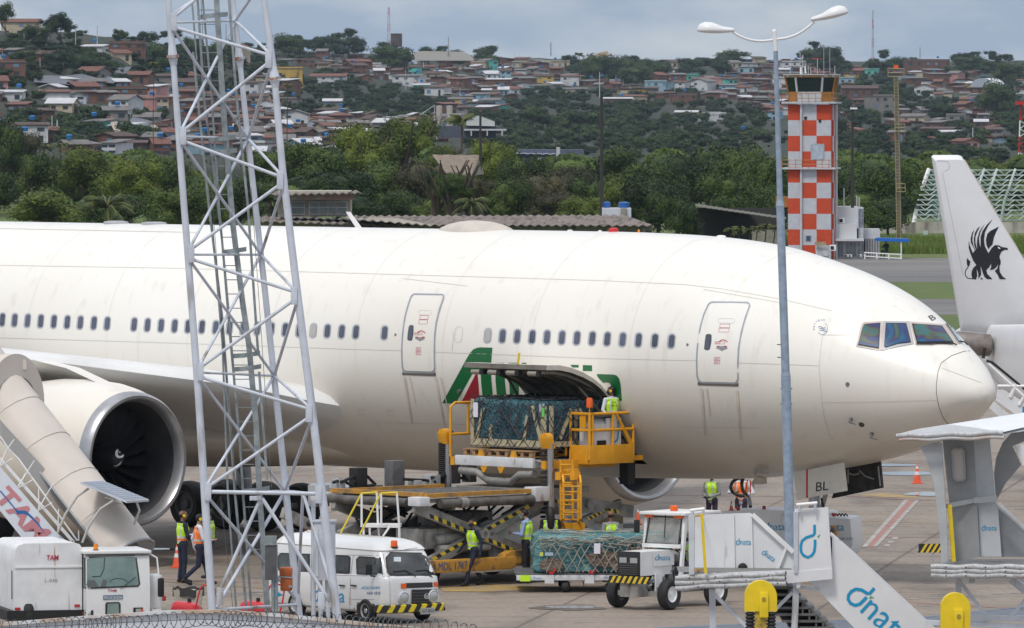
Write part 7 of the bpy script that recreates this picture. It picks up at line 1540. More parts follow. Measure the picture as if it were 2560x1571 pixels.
# ================= second airliner, right edge =================
PL2=mat('second_airliner_white',(.76,.77,.79),.35,var=.03,scale=1.2)
a2=thing('airliner','second white airliner showing its tail fin with a black winged griffin','airplane',G(2560,1140));aM=Matrix.Translation(G(2560,1140));aI=aM.inverted();Y2=240
def a3(u,v,Y=Y2):return aI@P(u,v,Y)
fin=[(2329,392),(2334,388),(2395,388),(2404,391),(2412,402),(2482,520),(2560,650),(2640,770),(2700,850),(2402,828)]
b=MB();P_=[a3(u,v)for u,v in fin];cen_=sum(P_,Vector())/len(P_);
b.prism([q+Vector((0,.14,0))for q in P_],(0,.02,0),PL2);fr=[cen_+(q-cen_)*.93+Vector((0,-.12,0))for q in P_];b.sheet([fr+fr[:1],[q+Vector((0,.05,0))for q in P_+P_[:1]]],PL2);t_=geometry.tessellate_polygon([fr]);b.add(fr,[list(x)for x in t_],PL2);b.sheet([[q+Vector((0,.05,0))for q in P_+P_[:1]],[q+Vector((0,.15,0))for q in P_+P_[:1]]],PL2)
fo=b.build('tail_fin',a2);FS=Surf([fo],a2,aM);ZG=(2380,540,8.4)
b=MB();b.prism([a3(u,v,Y2-.05)for u,v in((2406,396),(2414,402),(2562,650),(2700,850),(2690,852),(2554,655))],(0,.15,0),mat('fin_edge_beige',(.55,.50,.46),.5));b.build('leading_edge',fo)
GRB=mat('griffin_black',(.012,.012,.018),.4);gz=lambda*p:[pz(ZG,*q)for q in p]
FS.poly('griffin_emblem',[gz(*q)for q in(
 ((350,560),(358,530),(368,600),(400,690),(440,785),(480,720),(440,640),(395,560),(392,470),(420,360),(465,285),(432,400),(428,520),(450,620),(490,722),(500,720),(465,600),(458,480),(480,360),(530,270),(590,215),(530,330),(490,440),(492,560),(525,695),(530,690),(522,600),(530,480),(580,320),(690,160),(600,330),(565,470),(575,580),(600,670),(600,560),(600,440),(640,320),(730,190),(855,65),(750,220),(690,350),(672,500),(690,640),(765,785),(830,680),(900,615),(980,618),(1050,655),(1150,670),(1175,690),(1172,715),(1110,710),(1040,750),(1005,820),(998,880),(1022,940),(1020,1010),(995,1060),(1005,1180),(1060,1270),(1140,1330),(1000,1330),(960,1240),(898,1155),(950,1110),(975,1000),(930,1080),(870,1125),(790,1138),(822,1080),(820,1000),(780,1080),(720,1140),(740,1220),(850,1330),(740,1330),(680,1280),(640,1180),(600,1045),(612,1230),(555,1330),(550,1200),(515,1115),(530,1250),(505,1335),(430,1330),(408,1240),(415,1160),(450,1090),(510,1035),(440,930),(385,790),(352,680)),
 ((740,380),(800,320),(985,225),(920,350),(880,450),(850,600),(800,650),(765,700),(725,620),(712,500)),
 ((322,880),(345,920),(385,960),(372,1030),(335,1085),(312,1010),(308,950)),((598,1332),(620,1290),(650,1335)))],GRB,.012,step=9)
b=MB();FS.line('',[gz((335,1080),(295,1130),(275,1190),(285,1260),(330,1310),(430,1318))],1.9,GRB,.012,b=b);b.build('griffin_tail',fo)
b=MB();FS.poly('',[gz((955,652),(985,652),(1020,682),(1005,697),(970,682))],PL2,.02,b=b);b.build('griffin_eye',fo)
b=MB();FS.line('',[[(2347,402),(2368,404),(2374,412),(2372,424),(2358,430)],[(2356,432),(2408,690)],[(2330,402),(2347,402)]],.8,mat('fin_seam',(.35,.36,.37),.6),.01,b=b);b.build('panel_seam',fo)
b=MB();rings_=[]
for u,vt,vb,Y in((2384,830,836,243),(2400,820,858,242.5),(2440,815,905,241.5),(2500,812,965,239),(2560,811,1005,236),(2640,812,1050,232),(2760,815,1075,227),(3000,820,1090,215)):
    t,d=a3(u,vt,Y),a3(u,vb,Y);r=(t.z-d.z)/2;c=(t+d)/2;rings_.append([c+Vector((.25*r*math.cos(q)*0,r*math.cos(q),r*math.sin(q)))for q in np.linspace(0,2*math.pi,40,endpoint=False)])
b.sheet(rings_,PL2,True);b.build('fuselage',a2)
b=MB();b.lathe([(.28,-1.6),(.36,-.6),(.34,.3),(.25,.36),(.2,.2)],mat('exhaust_steel',(.25,.22,.20),.4,.5,var=.3),a3(2450,862,239),(1,.1,-.08),20);b.build('exhaust_pipe',a2);b=MB();b.tube([a3(2462,870,238.5),a3(2458,896,238.5)],.05,BLACK,6);b.build('drain_mast',a2)
# ================= control tower =================
YT=585.0;ctp=P(2029,660,YT);ctp.z=0;kT=YT/F
tw=thing('control_tower','orange and white chequered control tower with brown-framed glass cab','tower',ctp,R_(-8));tM=Matrix.Translation(ctp)@rotz(R_(-8));tI=tM.inverted()
def chq():
    m=bpy.data.materials.new('orange_white_chequers');m.use_nodes=True;t=m.node_tree;n=t.nodes;l=t.links;b_=n['Principled BSDF'];b_.inputs['Roughness'].default_value=.75
    c=n.new('ShaderNodeTexCoord');q=n.new('ShaderNodeMapping');q.inputs['Location'].default_value=(12.305,12.84,11.76);l.new(c.outputs['Object'],q.inputs[0]);k=n.new('ShaderNodeTexChecker');k.inputs['Scale'].default_value=1
    s=n.new('ShaderNodeVectorMath');s.operation='DIVIDE';s.inputs[1].default_value=(1.07,1.07,1.165);l.new(q.outputs[0],s.inputs[0]);l.new(s.outputs[0],k.inputs[0]);k.inputs['Color1'].default_value=(.62,.07,.02,1);k.inputs['Color2'].default_value=(.58,.60,.65,1)
    z=n.new('ShaderNodeTexNoise');z.inputs['Scale'].default_value=3;z.inputs['Detail'].default_value=6;l.new(c.outputs['Object'],z.inputs[0]);x=n.new('ShaderNodeMixRGB');x.blend_type='MULTIPLY';x.inputs[0].default_value=.35;l.new(k.outputs[0],x.inputs[1]);l.new(z.outputs[0],x.inputs[2]);l.new(x.outputs[0],b_.inputs['Base Color']);return m
CHQ=chq();hw2=1.605
zt2=H-(262-HZ)*kT
b=MB();b.box((0,0,zt2/2),(2*hw2,2*hw2,zt2),CHQ);shf=b.build('shaft',tw)
TWS=Surf([shf],tw,tM)
WN=mat('weathered_white_wall',(.50,.51,.53),.75,var=.1,scale=.8,streak=((.22,.20,.17),(1.5,1.5,.3),.62));BRN=mat('cab_rusty_brown',(.36,.15,.03),.6,var=.25,scale=3);CGL=mat('tower_cab_glass',(.006,.02,.018),.05)
b=MB();
for u in(1999,):b.tube([tI@P(2003,262,YT-hw2-.05),tI@P(2003,640,YT-hw2-.05)],.09,WN,8)
b.build('downpipe',tw)
b=MB();b.tube([tI@P(2082,262,YT-1.2),tI@P(2082,660,YT-1.2)],.14,CHQ,8);b.tube([tI@P(2090,262,YT-.6),tI@P(2090,660,YT-.6)],.12,WN,8);b.build('service_duct',tw)
def zz(v):return H-(v-HZ)*kT
for vv,w_ in((257,2.05),(421,2.0)):
    b=MB();b.box((0,0,zz(vv)),(2*w_,2*w_,.14),WN);s_=b.build('balcony_slab',tw)
    b=MB()
    for h_ in((.32,.7)if vv<300 else(.3,.62)):
        for sx,sy,ex,ey in((-1,-1,1,-1),(1,-1,1,1),(-1,-1,-1,1)):b.tube([(sx*w_,sy*w_,zz(vv)+h_),(ex*w_,ey*w_,zz(vv)+h_)],.022,BRN if vv<300 else mat('faded_orange_rail',(.42,.22,.12),.6),4)
    for k in range(9):b.tube([(-w_+k*w_/4,-w_,zz(vv)),(-w_+k*w_/4,-w_,zz(vv)+.7)],.022,BRN,4)
    b.build('balcony_rail',s_)
# cab: parapet, slanted glass, roof
ct_=[(math.cos(a)*r,math.sin(a)*r)for a,r in[]]
def oct_(w,c):return[(-w+c,-w),(w-c,-w),(w,-w+c),(w,w-c),(w-c,w),(-w+c,w),(-w,w-c),(-w,-w+c)]
def band_(name,w0,z0,w1,z1,c,m,par=tw):b=MB();r0=[Vector((x,y,z0))for x,y in oct_(w0,c)];r1=[Vector((x,y,z1))for x,y in oct_(w1,c)];b.sheet([r0+r0[:1],r1+r1[:1]],m,smooth=False);return b.build(name,par)
zc0,zc1,zc2=zz(254),zz(230),zz(194)
for i in range(8):
    pa=oct_(1.62,.75);pb=oct_(1.66,.75);b=MB();j=(i+1)%8;m_=(WN if i%2==0 and i!=2 else BRN);b.add([Vector((*pa[i],zc0)),Vector((*pa[j],zc0)),Vector((*pb[j],zc1)),Vector((*pb[i],zc1))],[(0,1,2,3)],m_);b.build('parapet_panel',tw)
    pt=oct_(1.86,.85);b=MB();b.add([Vector((*pb[i],zc1)),Vector((*pb[j],zc1)),Vector((*pt[j],zc2)),Vector((*pt[i],zc2))],[(0,1,2,3)],CGL);g_=b.build('cab_window',tw)
    b=MB();b.beam(Vector((*pb[i],zc1)),Vector((*pt[i],zc2)),.13,.13,WN if i<2 else BRN);b.build('window_post',g_)
b=MB();b.prism([(x,y,zc2)for x,y in oct_(1.95,.9)],(0,0,.17),mat('roof_edge_brown',(.34,.17,.05),.6,col2=(.5,.5,.48),scale=1.2,lo=.5,hi=.6));b.prism([(x,y,zc2+.17)for x,y in oct_(2.05,.95)],(0,0,.07),WN);b.build('cab_roof',tw)
b=MB()
for x,y,h_ in((-1.6,0,1.9),(-.9,.3,2.3),(-.7,.1,2.0),(.9,.2,3.0),(1.4,-.3,2.6),(.5,-.6,1.6),(-.3,.5,.9),(1.7,.4,.9),(-.1,.4,.7)):b.tube([(x,y,zc2+.2),(x,y,zc2+.2+h_*.75)],.022,WN if h_<2.5 else GREY,4)
b.build('antenna',tw)
b=MB();b.tube([(-.75,-.5,zc2+.2),(-.75,-.5,zc2+.75),(-.45,-.5,zc2+.8),(-.4,-.5,zc2+.3)],.06,WHITE2,6);b.box((.45,-.5,zc2+1.4),(.7,.05,.05),RED);b.build('roof_pipe',tw)
# windows and fittings of the shaft
def zone(*p):return[pz((1850,480,4.928),*q)for q in p]
o=TWS.poly('stair_window',[[(2027,360),(2061,360),(2061,401),(2027,401)]],GREY,.02);TWS.poly('pane',[[(2029,362),(2059,362),(2059,399),(2029,399)]],mat('pale_pane',(.38,.44,.52),.2,var=.2),.04,par=o);TWS.line('glazing_bar',[[(2044,361),(2044,400)],[(2028,381),(2060,381)]],1.3,WN,.05,par=o)
o=TWS.poly('shaft_window',[zone((805,535),(882,535),(880,615),(805,615))],GREY,.02);TWS.poly('pane',[zone((818,545),(870,545),(870,605),(818,605))],mat('dark_blue_pane',(.05,.09,.14),.1),.04,par=o)
for u,v in((2014,296),(2050,303)):TWS.poly('vent_hole',[[(u-4,v-4),(u+4,v-4),(u+3,v+4),(u-3,v+4)]],MATTE,.03)
o=TWS.poly('doorway',[zone((925,620),(1060,618),(1100,790),(935,795))],WN,.05);TWS.poly('canopy_panel',[zone((925,618),(1062,612),(1075,655),(935,658))],mat('canopy_ochre',(.33,.25,.15),.6,var=.2),.3,par=o)
def acu(par,M,u,v,w,h,Y):b=MB();I=M.inverted();c=I@P(u,v,Y);b.box(c,(w*Y/F,.4,h*Y/F),WHITE,bev=.02);o=b.build('air_conditioner',par);b=MB();b.box(c+Vector((-.05,-.21,0)),(w*Y/F*.55,.02,h*Y/F*.6),MATTE);b.build('fan_grille',o)
acu(tw,tM,2083,620,15,15,YT-2.1)
b=MB();c=tI@P(1957,505,YT);b.box(c,(1.0,.8,.8),BRN);b.build('rusty_landing',tw)
# annex beside the tower
an=thing('annex_building','white two-storey annex with air conditioners beside the chequered tower','building',P(2120,650,YT)*1.0);aB=Matrix.Translation(P(2120,650,YT));an.matrix_world=aB;nI=aB.inverted()
def bxp(nm,u0,v0,u1,v1,Y,dep,m,par,I):a,c=I@P(u0,v0,Y),I@P(u1,v1,Y);b=MB();b.box(((a.x+c.x)/2,a.y+dep/2,(a.z+c.z)/2),(abs(c.x-a.x),dep,abs(a.z-c.z)),m);return b.build(nm,par)
bxp('upper_floor',2086,517,2146,572,YT+.5,4,mat('annex_white',(.58,.59,.61),.7,var=.06,scale=.6),an,nI);bxp('side_bay',2146,519,2159,640,YT+.8,4,WN,an,nI);bxp('middle_floor',2087,560,2142,600,YT-.2,3,MATS['annex_white'],an,nI);bxp('lower_floor',2088,598,2158,657,YT,3,WN,an,nI);bxp('awning',2088,597,2160,603,YT-1,1,MATS['annex_white'],an,nI)
for u0,v0,u1,v1 in((2148,523,2158,540),(2148,545,2158,565)):bxp('window',u0,v0,u1,v1,YT+.72,.08,mat('annex_glass_grey',(.2,.22,.25),.2,var=.3),an,nI)
for u0,u1 in((2096,2108),(2116,2122),(2125,2131),(2134,2140),(2146,2150)):bxp('window',u0,608,u1,640,YT-.08,.08,MATS['annex_glass_grey'],an,nI)
acu(an,aB,2104,552,16,14,YT+.3);
for u in(2118,2126,2150):acu(an,aB,u,640,7,7,YT-.4)
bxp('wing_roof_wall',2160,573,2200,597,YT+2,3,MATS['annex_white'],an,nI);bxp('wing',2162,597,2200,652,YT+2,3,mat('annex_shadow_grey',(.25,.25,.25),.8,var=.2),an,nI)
for k in range(6):bxp('column',2164+6.5*k,597,2166+6.5*k,650,YT+1.9,.2,WN,an,nI)
b=MB()
for x in(2110,2142,2148):b.tube([nI@P(x,470+(x-2110)*.6,YT+2),nI@P(x,518,YT+2)],.05,WN,5)
b.build('roof_pipe',an)
aw=thing('awning','blue awning over a white railed terrace beside the annex','awning',P(2235,655,YT-1));wB=Matrix.Translation(P(2235,655,YT-1));wI=wB.inverted();aw.matrix_world=wB
b=MB();b.prism([wI@P(u,v,YT-1.5)for u,v in((2190,597),(2195,595),(2272,598),(2275,602),(2272,606),(2190,603))],(0,2,0),mat('awning_blue',(.01,.13,.50),.5));b.build('canopy',aw)
b=MB();b.tube([wI@P(2253,605,YT-1.4),wI@P(2253,655,YT-1.4)],.05,WHITE2,6);b.build('post',aw)
b=MB()
for v in(634,643,653):b.tube([wI@P(2160,v-2,YT-2.5),wI@P(2255,v+4 if v>640 else v+3,YT-2.5)],.05,WHITE2,5)
for u in(2162,2192,2222,2252):b.tube([wI@P(u,635,YT-2.5),wI@P(u,656,YT-2.5)],.06,WHITE2,5)
b.build('railing',aw)
tp_=person('distant person in dark clothes sitting on the terrace under the blue awning',P(2216,657,YT-1),R_(30),dict(SIT),(SKN,BLC,NAVY,SKN));tp_.location.z=0.1
# ================= old fire station with corrugated roofs =================
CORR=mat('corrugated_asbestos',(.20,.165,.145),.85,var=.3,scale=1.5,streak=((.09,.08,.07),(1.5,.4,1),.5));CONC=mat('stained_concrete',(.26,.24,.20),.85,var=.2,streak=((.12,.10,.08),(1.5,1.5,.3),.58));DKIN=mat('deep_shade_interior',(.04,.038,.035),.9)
def corr(name,px,M,par,pitch=.55,amp=.06,m=CORR):
    """corrugated sheet: px = near-left, near-right, far-right, far-left as (u,v,Y)"""
    I=M.inverted();A,B_,C_,D_=[I@P(*p)for p in px];n=max(6,int((B_-A).length/pitch*4));r0=[];r1=[]
    for i in range(n+1):t=i/n;w=amp*math.sin(i*math.pi/2);r0.append(A+(B_-A)*t+Vector((0,0,w)));r1.append(D_+(C_-D_)*t+Vector((0,0,w)))
    b=MB();b.sheet([r0,r1],m,smooth=False);b.sheet([[q-Vector((0,0,.05))for q in r0],[q-Vector((0,0,.05))for q in r1]],m,smooth=False);b.sheet([r0,[q-Vector((0,0,.05))for q in r0]],m,smooth=False);return b.build(name,par)
fst=thing('fire_station','long low fire station with corrugated roof and upper lookout room, behind the fuselage','building',P(1200,575,500)*1.0);fst.matrix_world=Matrix.Translation(P(1200,600,500));fB=Matrix.Translation(P(1200,600,500));fI_=fB.inverted()
corr('roof',[(930,562,498),(1634,564,498),(1560,538,515),(885,540,515)],fB,fst);corr('roof',[(640,553,497),(940,562,497),(900,548,510),(640,540,510)],fB,fst)
corr('roof',[(860,545,496),(1080,563,496),(1000,548,505),(870,540,505)],fB,fst,m=mat('corrugated_pale',(.34,.31,.26),.8,var=.2))
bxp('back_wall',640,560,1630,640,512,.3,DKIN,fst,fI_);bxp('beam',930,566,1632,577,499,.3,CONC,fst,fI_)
for u in(948,1043,1160,1260,1330,1425,1520,1610):bxp('column',u-4,566,u+4,640,498.6,.4,CONC,fst,fI_)
bxp('front_wall',640,553,800,640,499,.2,mat('station_beige_wall',(.32,.29,.21),.8,var=.1),fst,fI_)
bxp('lookout_wall',694,478,876,542,502,5,mat('lookout_pale_wall',(.44,.41,.34),.8,var=.12,streak=((.25,.16,.12),(1.5,1.5,.4),.6)),fst,fI_);corr('roof',[(675,487,500),(905,482,500),(898,477,508),(690,478,508)],fB,fst,.5,.06)
bxp('roof_fascia',684,487,886,500,500.6,.15,CONC,fst,fI_)
for u0,u1 in((728,762),(772,796),(797,820),(821,843),(844,868)):
    w_=bxp('lookout_window',u0,503,u1,537,501.8,.12,WHITE2,fst,fI_);bxp('pane',u0+1.5,505,u1-1.5,518,501.7,.05,mat('lookout_glass',(.16,.20,.20),.1,var=.3,scale=2),w_,fI_);bxp('pane',u0+1.5,520,u1-1.5,535,501.7,.05,MATS['lookout_glass'],w_,fI_)
for s_,u,w_ in(('SEÇÃO',756,34),('CONTRAINCÊNDIO',802,80)):
    o_=fI_@P(u,499.5,500.4);text('sign_lettering',s_,o_,(1,0,0),(0,0,1),.24,mat('faded_sign_red',(.25,.06,.05),.7),fst,width=w_*500/F)
wt=thing('water_tank_stand','white block stand with blue round water tanks above the station roof','tank stand',P(1545,560,517));wtB=Matrix.Translation(P(1545,600,517));wt.matrix_world=wtB;wtI=wtB.inverted();BT=mat('water_tank_blue',(.01,.10,.35),.45,var=.1)
bxp('white_block',1506,521,1578,560,517,3,mat('stand_white',(.6,.63,.68),.7,var=.05),wt,wtI);bxp('dark_recess',1552,521,1567,546,516.8,.3,CONC,wt,wtI)
for u,w_ in((1510,18),(1548,28)):c=wtI@P(u+w_/2-2,521,518.5);b=MB();r=w_*517/F/2;b.lathe([(r*.85,0),(r,.25),(r*1.03,.27),(r*1.03,.36),(r*.6,.42),(0,.44)],BT,c,n=16);b.build('water_tank',wt)
gr_=thing('gabled_roof_house','steep corrugated gable roof standing among the trees','house',P(1140,470,640));gB=Matrix.Translation(P(1140,480,640));gr_.matrix_world=gB
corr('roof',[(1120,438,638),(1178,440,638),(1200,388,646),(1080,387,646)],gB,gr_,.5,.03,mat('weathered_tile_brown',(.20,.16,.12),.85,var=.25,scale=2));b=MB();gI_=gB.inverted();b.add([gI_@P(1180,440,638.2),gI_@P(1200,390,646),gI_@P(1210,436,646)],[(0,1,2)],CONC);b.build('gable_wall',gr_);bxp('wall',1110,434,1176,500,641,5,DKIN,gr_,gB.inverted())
sd_=thing('open_shed','long dark open shed roof between the trees left of the control tower','shed',P(1850,560,620));sB=Matrix.Translation(P(1850,600,620));sd_.matrix_world=sB;sI=sB.inverted()
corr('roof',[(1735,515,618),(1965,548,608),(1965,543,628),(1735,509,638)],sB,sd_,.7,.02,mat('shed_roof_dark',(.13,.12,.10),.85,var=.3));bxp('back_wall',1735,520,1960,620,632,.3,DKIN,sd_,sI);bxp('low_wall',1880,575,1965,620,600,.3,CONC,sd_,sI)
# skeleton hangar roof and wall
hg=thing('hangar_frame','bare steel frame of a curved hangar roof behind the tail fin','hangar',P(2400,550,760));hB=Matrix.Translation(P(2400,600,760));hg.matrix_world=hB;hI_=hB.inverted();HS=mat('hangar_frame_pale',(.50,.58,.55),.6,var=.15)
b=MB();rib=lambda t:[(2284+230*0+(2310-2284)*t,0)]
L0=[(2284,560),(2295,500),(2309,460),(2322,423)]
for k in range(11):
    v=425+12.5*k;u0=np.interp(v,[423,460,500,560],[2322,2309,2295,2284]);b.beam(hI_@P(u0,v,760+k*-1.2),hI_@P(2600,v+1,790-k*1.2),.14,.14,HS)
    if k<10:
        for j in range(9):ua=u0+4+j*34;b.tube([hI_@P(ua,v,761-k*1.2+j*2.6),hI_@P(ua+17,v+12.5,760-k*1.2+j*2.8),hI_@P(ua+34,v,762-k*1.2+j*2.6)],.045,HS,4,caps=False)
b.build('purlin',hg)
for du in(0,62,150,185,236):b=MB();b.tube([hI_@P(u+du*.9+(4 if du else 0),v,760-.02*(v-423)+du*.08)for u,v in L0],.13 if du else.22,HS if du else WHITE2,6);b.build('truss_rib',hg)
b=MB();b.add([hI_@P(2316,426,795),hI_@P(2420,426,795),hI_@P(2420,556,795),hI_@P(2290,556,795)],[(0,1,2,3)],mat('torn_green_sheet',(.10,.20,.18),.5,col2=(.02,.05,.03),scale=.5,lo=.45,hi=.55));b.build('torn_sheet',hg)
pw=thing('perimeter_wall','stained pale perimeter wall along the far grass, below the hangar frame','wall',P(2400,600,690));pB=Matrix.Translation(P(2400,600,690));pw.matrix_world=pB;pI_=pB.inverted()
b=MB();px_=[(2200,580),(2225,570),(2250,563),(2285,556),(2330,555),(2420,556),(2600,556),(2600,592),(2200,592)];b.prism([pI_@P(u,v,700)for u,v in px_],(0,.5,0),mat('wall_stained',(.34,.31,.27),.9,col2=(.50,.48,.44),scale=.5,streak=((.09,.07,.06),(.6,.6,.12),.52)));b.build('wall_panel',pw)
b=MB();b.prism([pI_@P(u,v,690)for u,v in((2202,590),(2600,592),(2600,608),(2202,603))],(0,.5,0),mat('low_wall_dark',(.14,.12,.11),.9,var=.3));b.build('low_wall',pw);bxp('wall_window',2308,577,2320,589,689.6,.1,mat('window_pale_green',(.45,.55,.52),.3),pw,pI_)
# ================= poles and masts =================
POLE=mat('dark_timber_pole',(.035,.03,.03),.8);LMT=mat('yellow_grey_mast',(.32,.27,.15),.6,var=.2)
def pole(label,u,vt,vb,Y,r,m,top=None,grp='tall poles among the trees',kind='utility_pole',r2=None):
    g=thing(kind,label,'pole',P(u,vb,Y),0,grp);h_=(vb-vt)*Y/F;one(g,'shaft','tube',[(0,0,0),(0,0,h_)],[r,(r2 or r*.7)],m,8)
    if top:one(g,'lamp','box',(top[0],0,h_-.1),(.5,.3,.12),WHITE2)
    return g
pole('slender dark pole left of the gable roof among the trees',1201,281,440,645,.13,POLE);pole('tall dark pole with whip tip in the middle of the picture',1504,240,536,520,.13,POLE);pole('short whip pole on top of the middle dark pole',1499,180,245,520,.03,WN);pole('dark pole with small lamp right of the control tower',2131,268,520,560,.12,POLE,(0.1,))
ym=thing('floodlight_mast','yellowish ladder mast with a square platform right of the control tower','mast',P(2245,600,600));yB=Matrix.Translation(P(2245,600,600));ym.matrix_world=yB;yI=yB.inverted()
b=MB();y3=lambda u,v,d=0:yI@P(u,v,600+d);b.tube([y3(2240,190),y3(2245,330),y3(2248,596)],[.13,.16,.2],mat('mast_shaft_dark',(.16,.14,.11),.7,var=.2),8);b.build('shaft',ym)
b=MB();
for s in(-5,5):b.tube([y3(2240+s,190,-.3),y3(2247+s,596,-.3)],.03,LMT,4)
for k in range(50):v=192+8*k;b.tube([y3(2240+(v-190)*.017-5,v,-.3),y3(2240+(v-190)*.017+5,v,-.3)],.02,LMT,4)
b.build('ladder',ym)
for u,v,w_,h_ in((2240,182,40,20),(2250,320,24,18),(2252,470,22,20)):
    b=MB();P4=[(-w_/2,-1),(w_/2,-1),(w_/2,1),(-w_/2,1)]
    for z_ in(-h_/2,0,h_/2):
        pts=[y3(u+x,v+z_,y*.6)for x,y in P4];b.tube(pts+pts[:1],.03,LMT,4)
    for x,y in P4:b.tube([y3(u+x,v-h_/2,y*.6),y3(u+x,v+h_/2,y*.6)],.03,LMT,4)
    b.build('platform_cage',ym)
one(ym,'obstruction_lamp','box',y3(2240,168),(.35,.35,.3),ORC)
rm=thing('radio_mast','red and white lattice mast at the right edge','mast',P(2557,500,900));rB=Matrix.Translation(P(2557,500,900));rm.matrix_world=rB;rI=rB.inverted();rw=lambda v:RED if int((v-250)/42)%2==0 else WHITE2
for v in range(262,400,20):
    b=MB();wv=6+(v-262)*.03
    for s in(-1,1):b.tube([rI@P(2557+s*wv,v,900),rI@P(2557+s*(wv+.6),v+20,900)],.08,rw(v),4)
    b.tube([rI@P(2557-wv,v,900),rI@P(2557+wv,v+10,900),rI@P(2557-wv,v+20,900)],.05,rw(v),4);b.build('mast_section',rm)
one(rm,'platform','box',rI@P(2557,258,900),(1.6,1.2,.4),RED)
# ================= hills =================
def vtop(u):return float(np.interp(u,[-200,0,60,120,200,300,420,560,700,900,1100,1300,1500,1700,1900,2100,2300,2560,2800],[70,84,92,100,122,128,120,124,136,142,146,152,156,158,152,158,166,160,158]))
def yfar(u):return float(np.interp(u,[-200,300,800,1400,2560,2800],[1750,1950,2900,3300,3300,3300]))
VB=425.0;YN=1180.0
def terr(u,v): # photo position on the hillside -> depth
    t=max(0.0,min(1.0,(VB-v)/(VB-vtop(u))));return YN+(yfar(u)-YN)*(t**.85)
HILL=ground_mat('hillside_earth',(.010,.019,.008),(.016,.026,.011),(.05,.034,.024),.03,.95)
b=MB();rows=[]
for j in range(34):
    t=j/33;row=[]
    for i in range(90):
        u=-250+3050*i/89;v=VB-(VB-vtop(u))*t;p=P(u,v,terr(u,v));p.z+=1.2*noise.noise((p.x*.02,p.y*.02,0))*(0 if j==0 else 1);row.append(p)
    rows.append(row)
rows.insert(0,[Vector((p.x,p.y-6,-1))for p in rows[0]]);rows.append([p+Vector((0,500,4))for p in rows[-1]]);rows.append([p+Vector((0,600,-60))for p in rows[-1]])
b.sheet(rows,HILL);hill_=struct(b.build('hillside'));HT=BVHTree.FromPolygons([tuple(v.co)for v in hill_.data.vertices],[list(p.vertices)for p in hill_.data.polygons])
def hpt(u,v):
    a=Vector((0,0,H));d=(P(u,v,100)-a).normalized();h=HT.ray_cast(a,d);return h[0]if h[0]else P(u,v,terr(u,v))
# ---------------- leaves ----------------
def leafmat(nm,c1,c2,c3,sc=.25):
    m=bpy.data.materials.new(nm);m.use_nodes=True;t=m.node_tree;n=t.nodes;l=t.links;b_=n['Principled BSDF'];b_.inputs['Roughness'].default_value=.6;b_.inputs['Specular IOR Level'].default_value=.25
    g=n.new('ShaderNodeNewGeometry');c=n.new('ShaderNodeTexCoord');oi=n.new('ShaderNodeObjectInfo')
    z=n.new('ShaderNodeTexNoise');z.inputs['Scale'].default_value=sc;z.inputs['Detail'].default_value=3;l.new(g.outputs['Position'],z.inputs[0])
    ad=n.new('ShaderNodeMath');ad.operation='MULTIPLY_ADD';ad.inputs[1].default_value=.35;l.new(g.outputs['Random Per Island'],ad.inputs[0]);l.new(z.outputs[0],ad.inputs[2])
    ad2=n.new('ShaderNodeMath');ad2.operation='MULTIPLY_ADD';ad2.inputs[1].default_value=.3;l.new(oi.outputs['Random'],ad2.inputs[0]);l.new(ad.outputs[0],ad2.inputs[2])
    r=n.new('ShaderNodeValToRGB');r.color_ramp.elements[0].position=.5;r.color_ramp.elements[1].position=1.05;r.color_ramp.elements[0].color=(*c1,1);r.color_ramp.elements[1].color=(*c3,1);e_=r.color_ramp.elements.new(.78);e_.color=(*c2,1)
    l.new(ad2.outputs[0],r.inputs[0]);l.new(r.outputs[0],b_.inputs['Base Color']);return m
LF1=leafmat('leaf_dark_green',(.009,.022,.005),(.025,.051,.009),(.072,.112,.016));LF2=leafmat('leaf_bright_green',(.028,.05,.006),(.068,.10,.011),(.13,.16,.018));LF3=leafmat('leaf_brown_green',(.022,.024,.009),(.042,.042,.017),(.08,.072,.032));LF4=leafmat('leaf_hill_green',(.009,.024,.009),(.020,.045,.014),(.045,.078,.021),.06)
BARK=mat('tree_bark',(.08,.06,.045),.9,var=.3,scale=6)
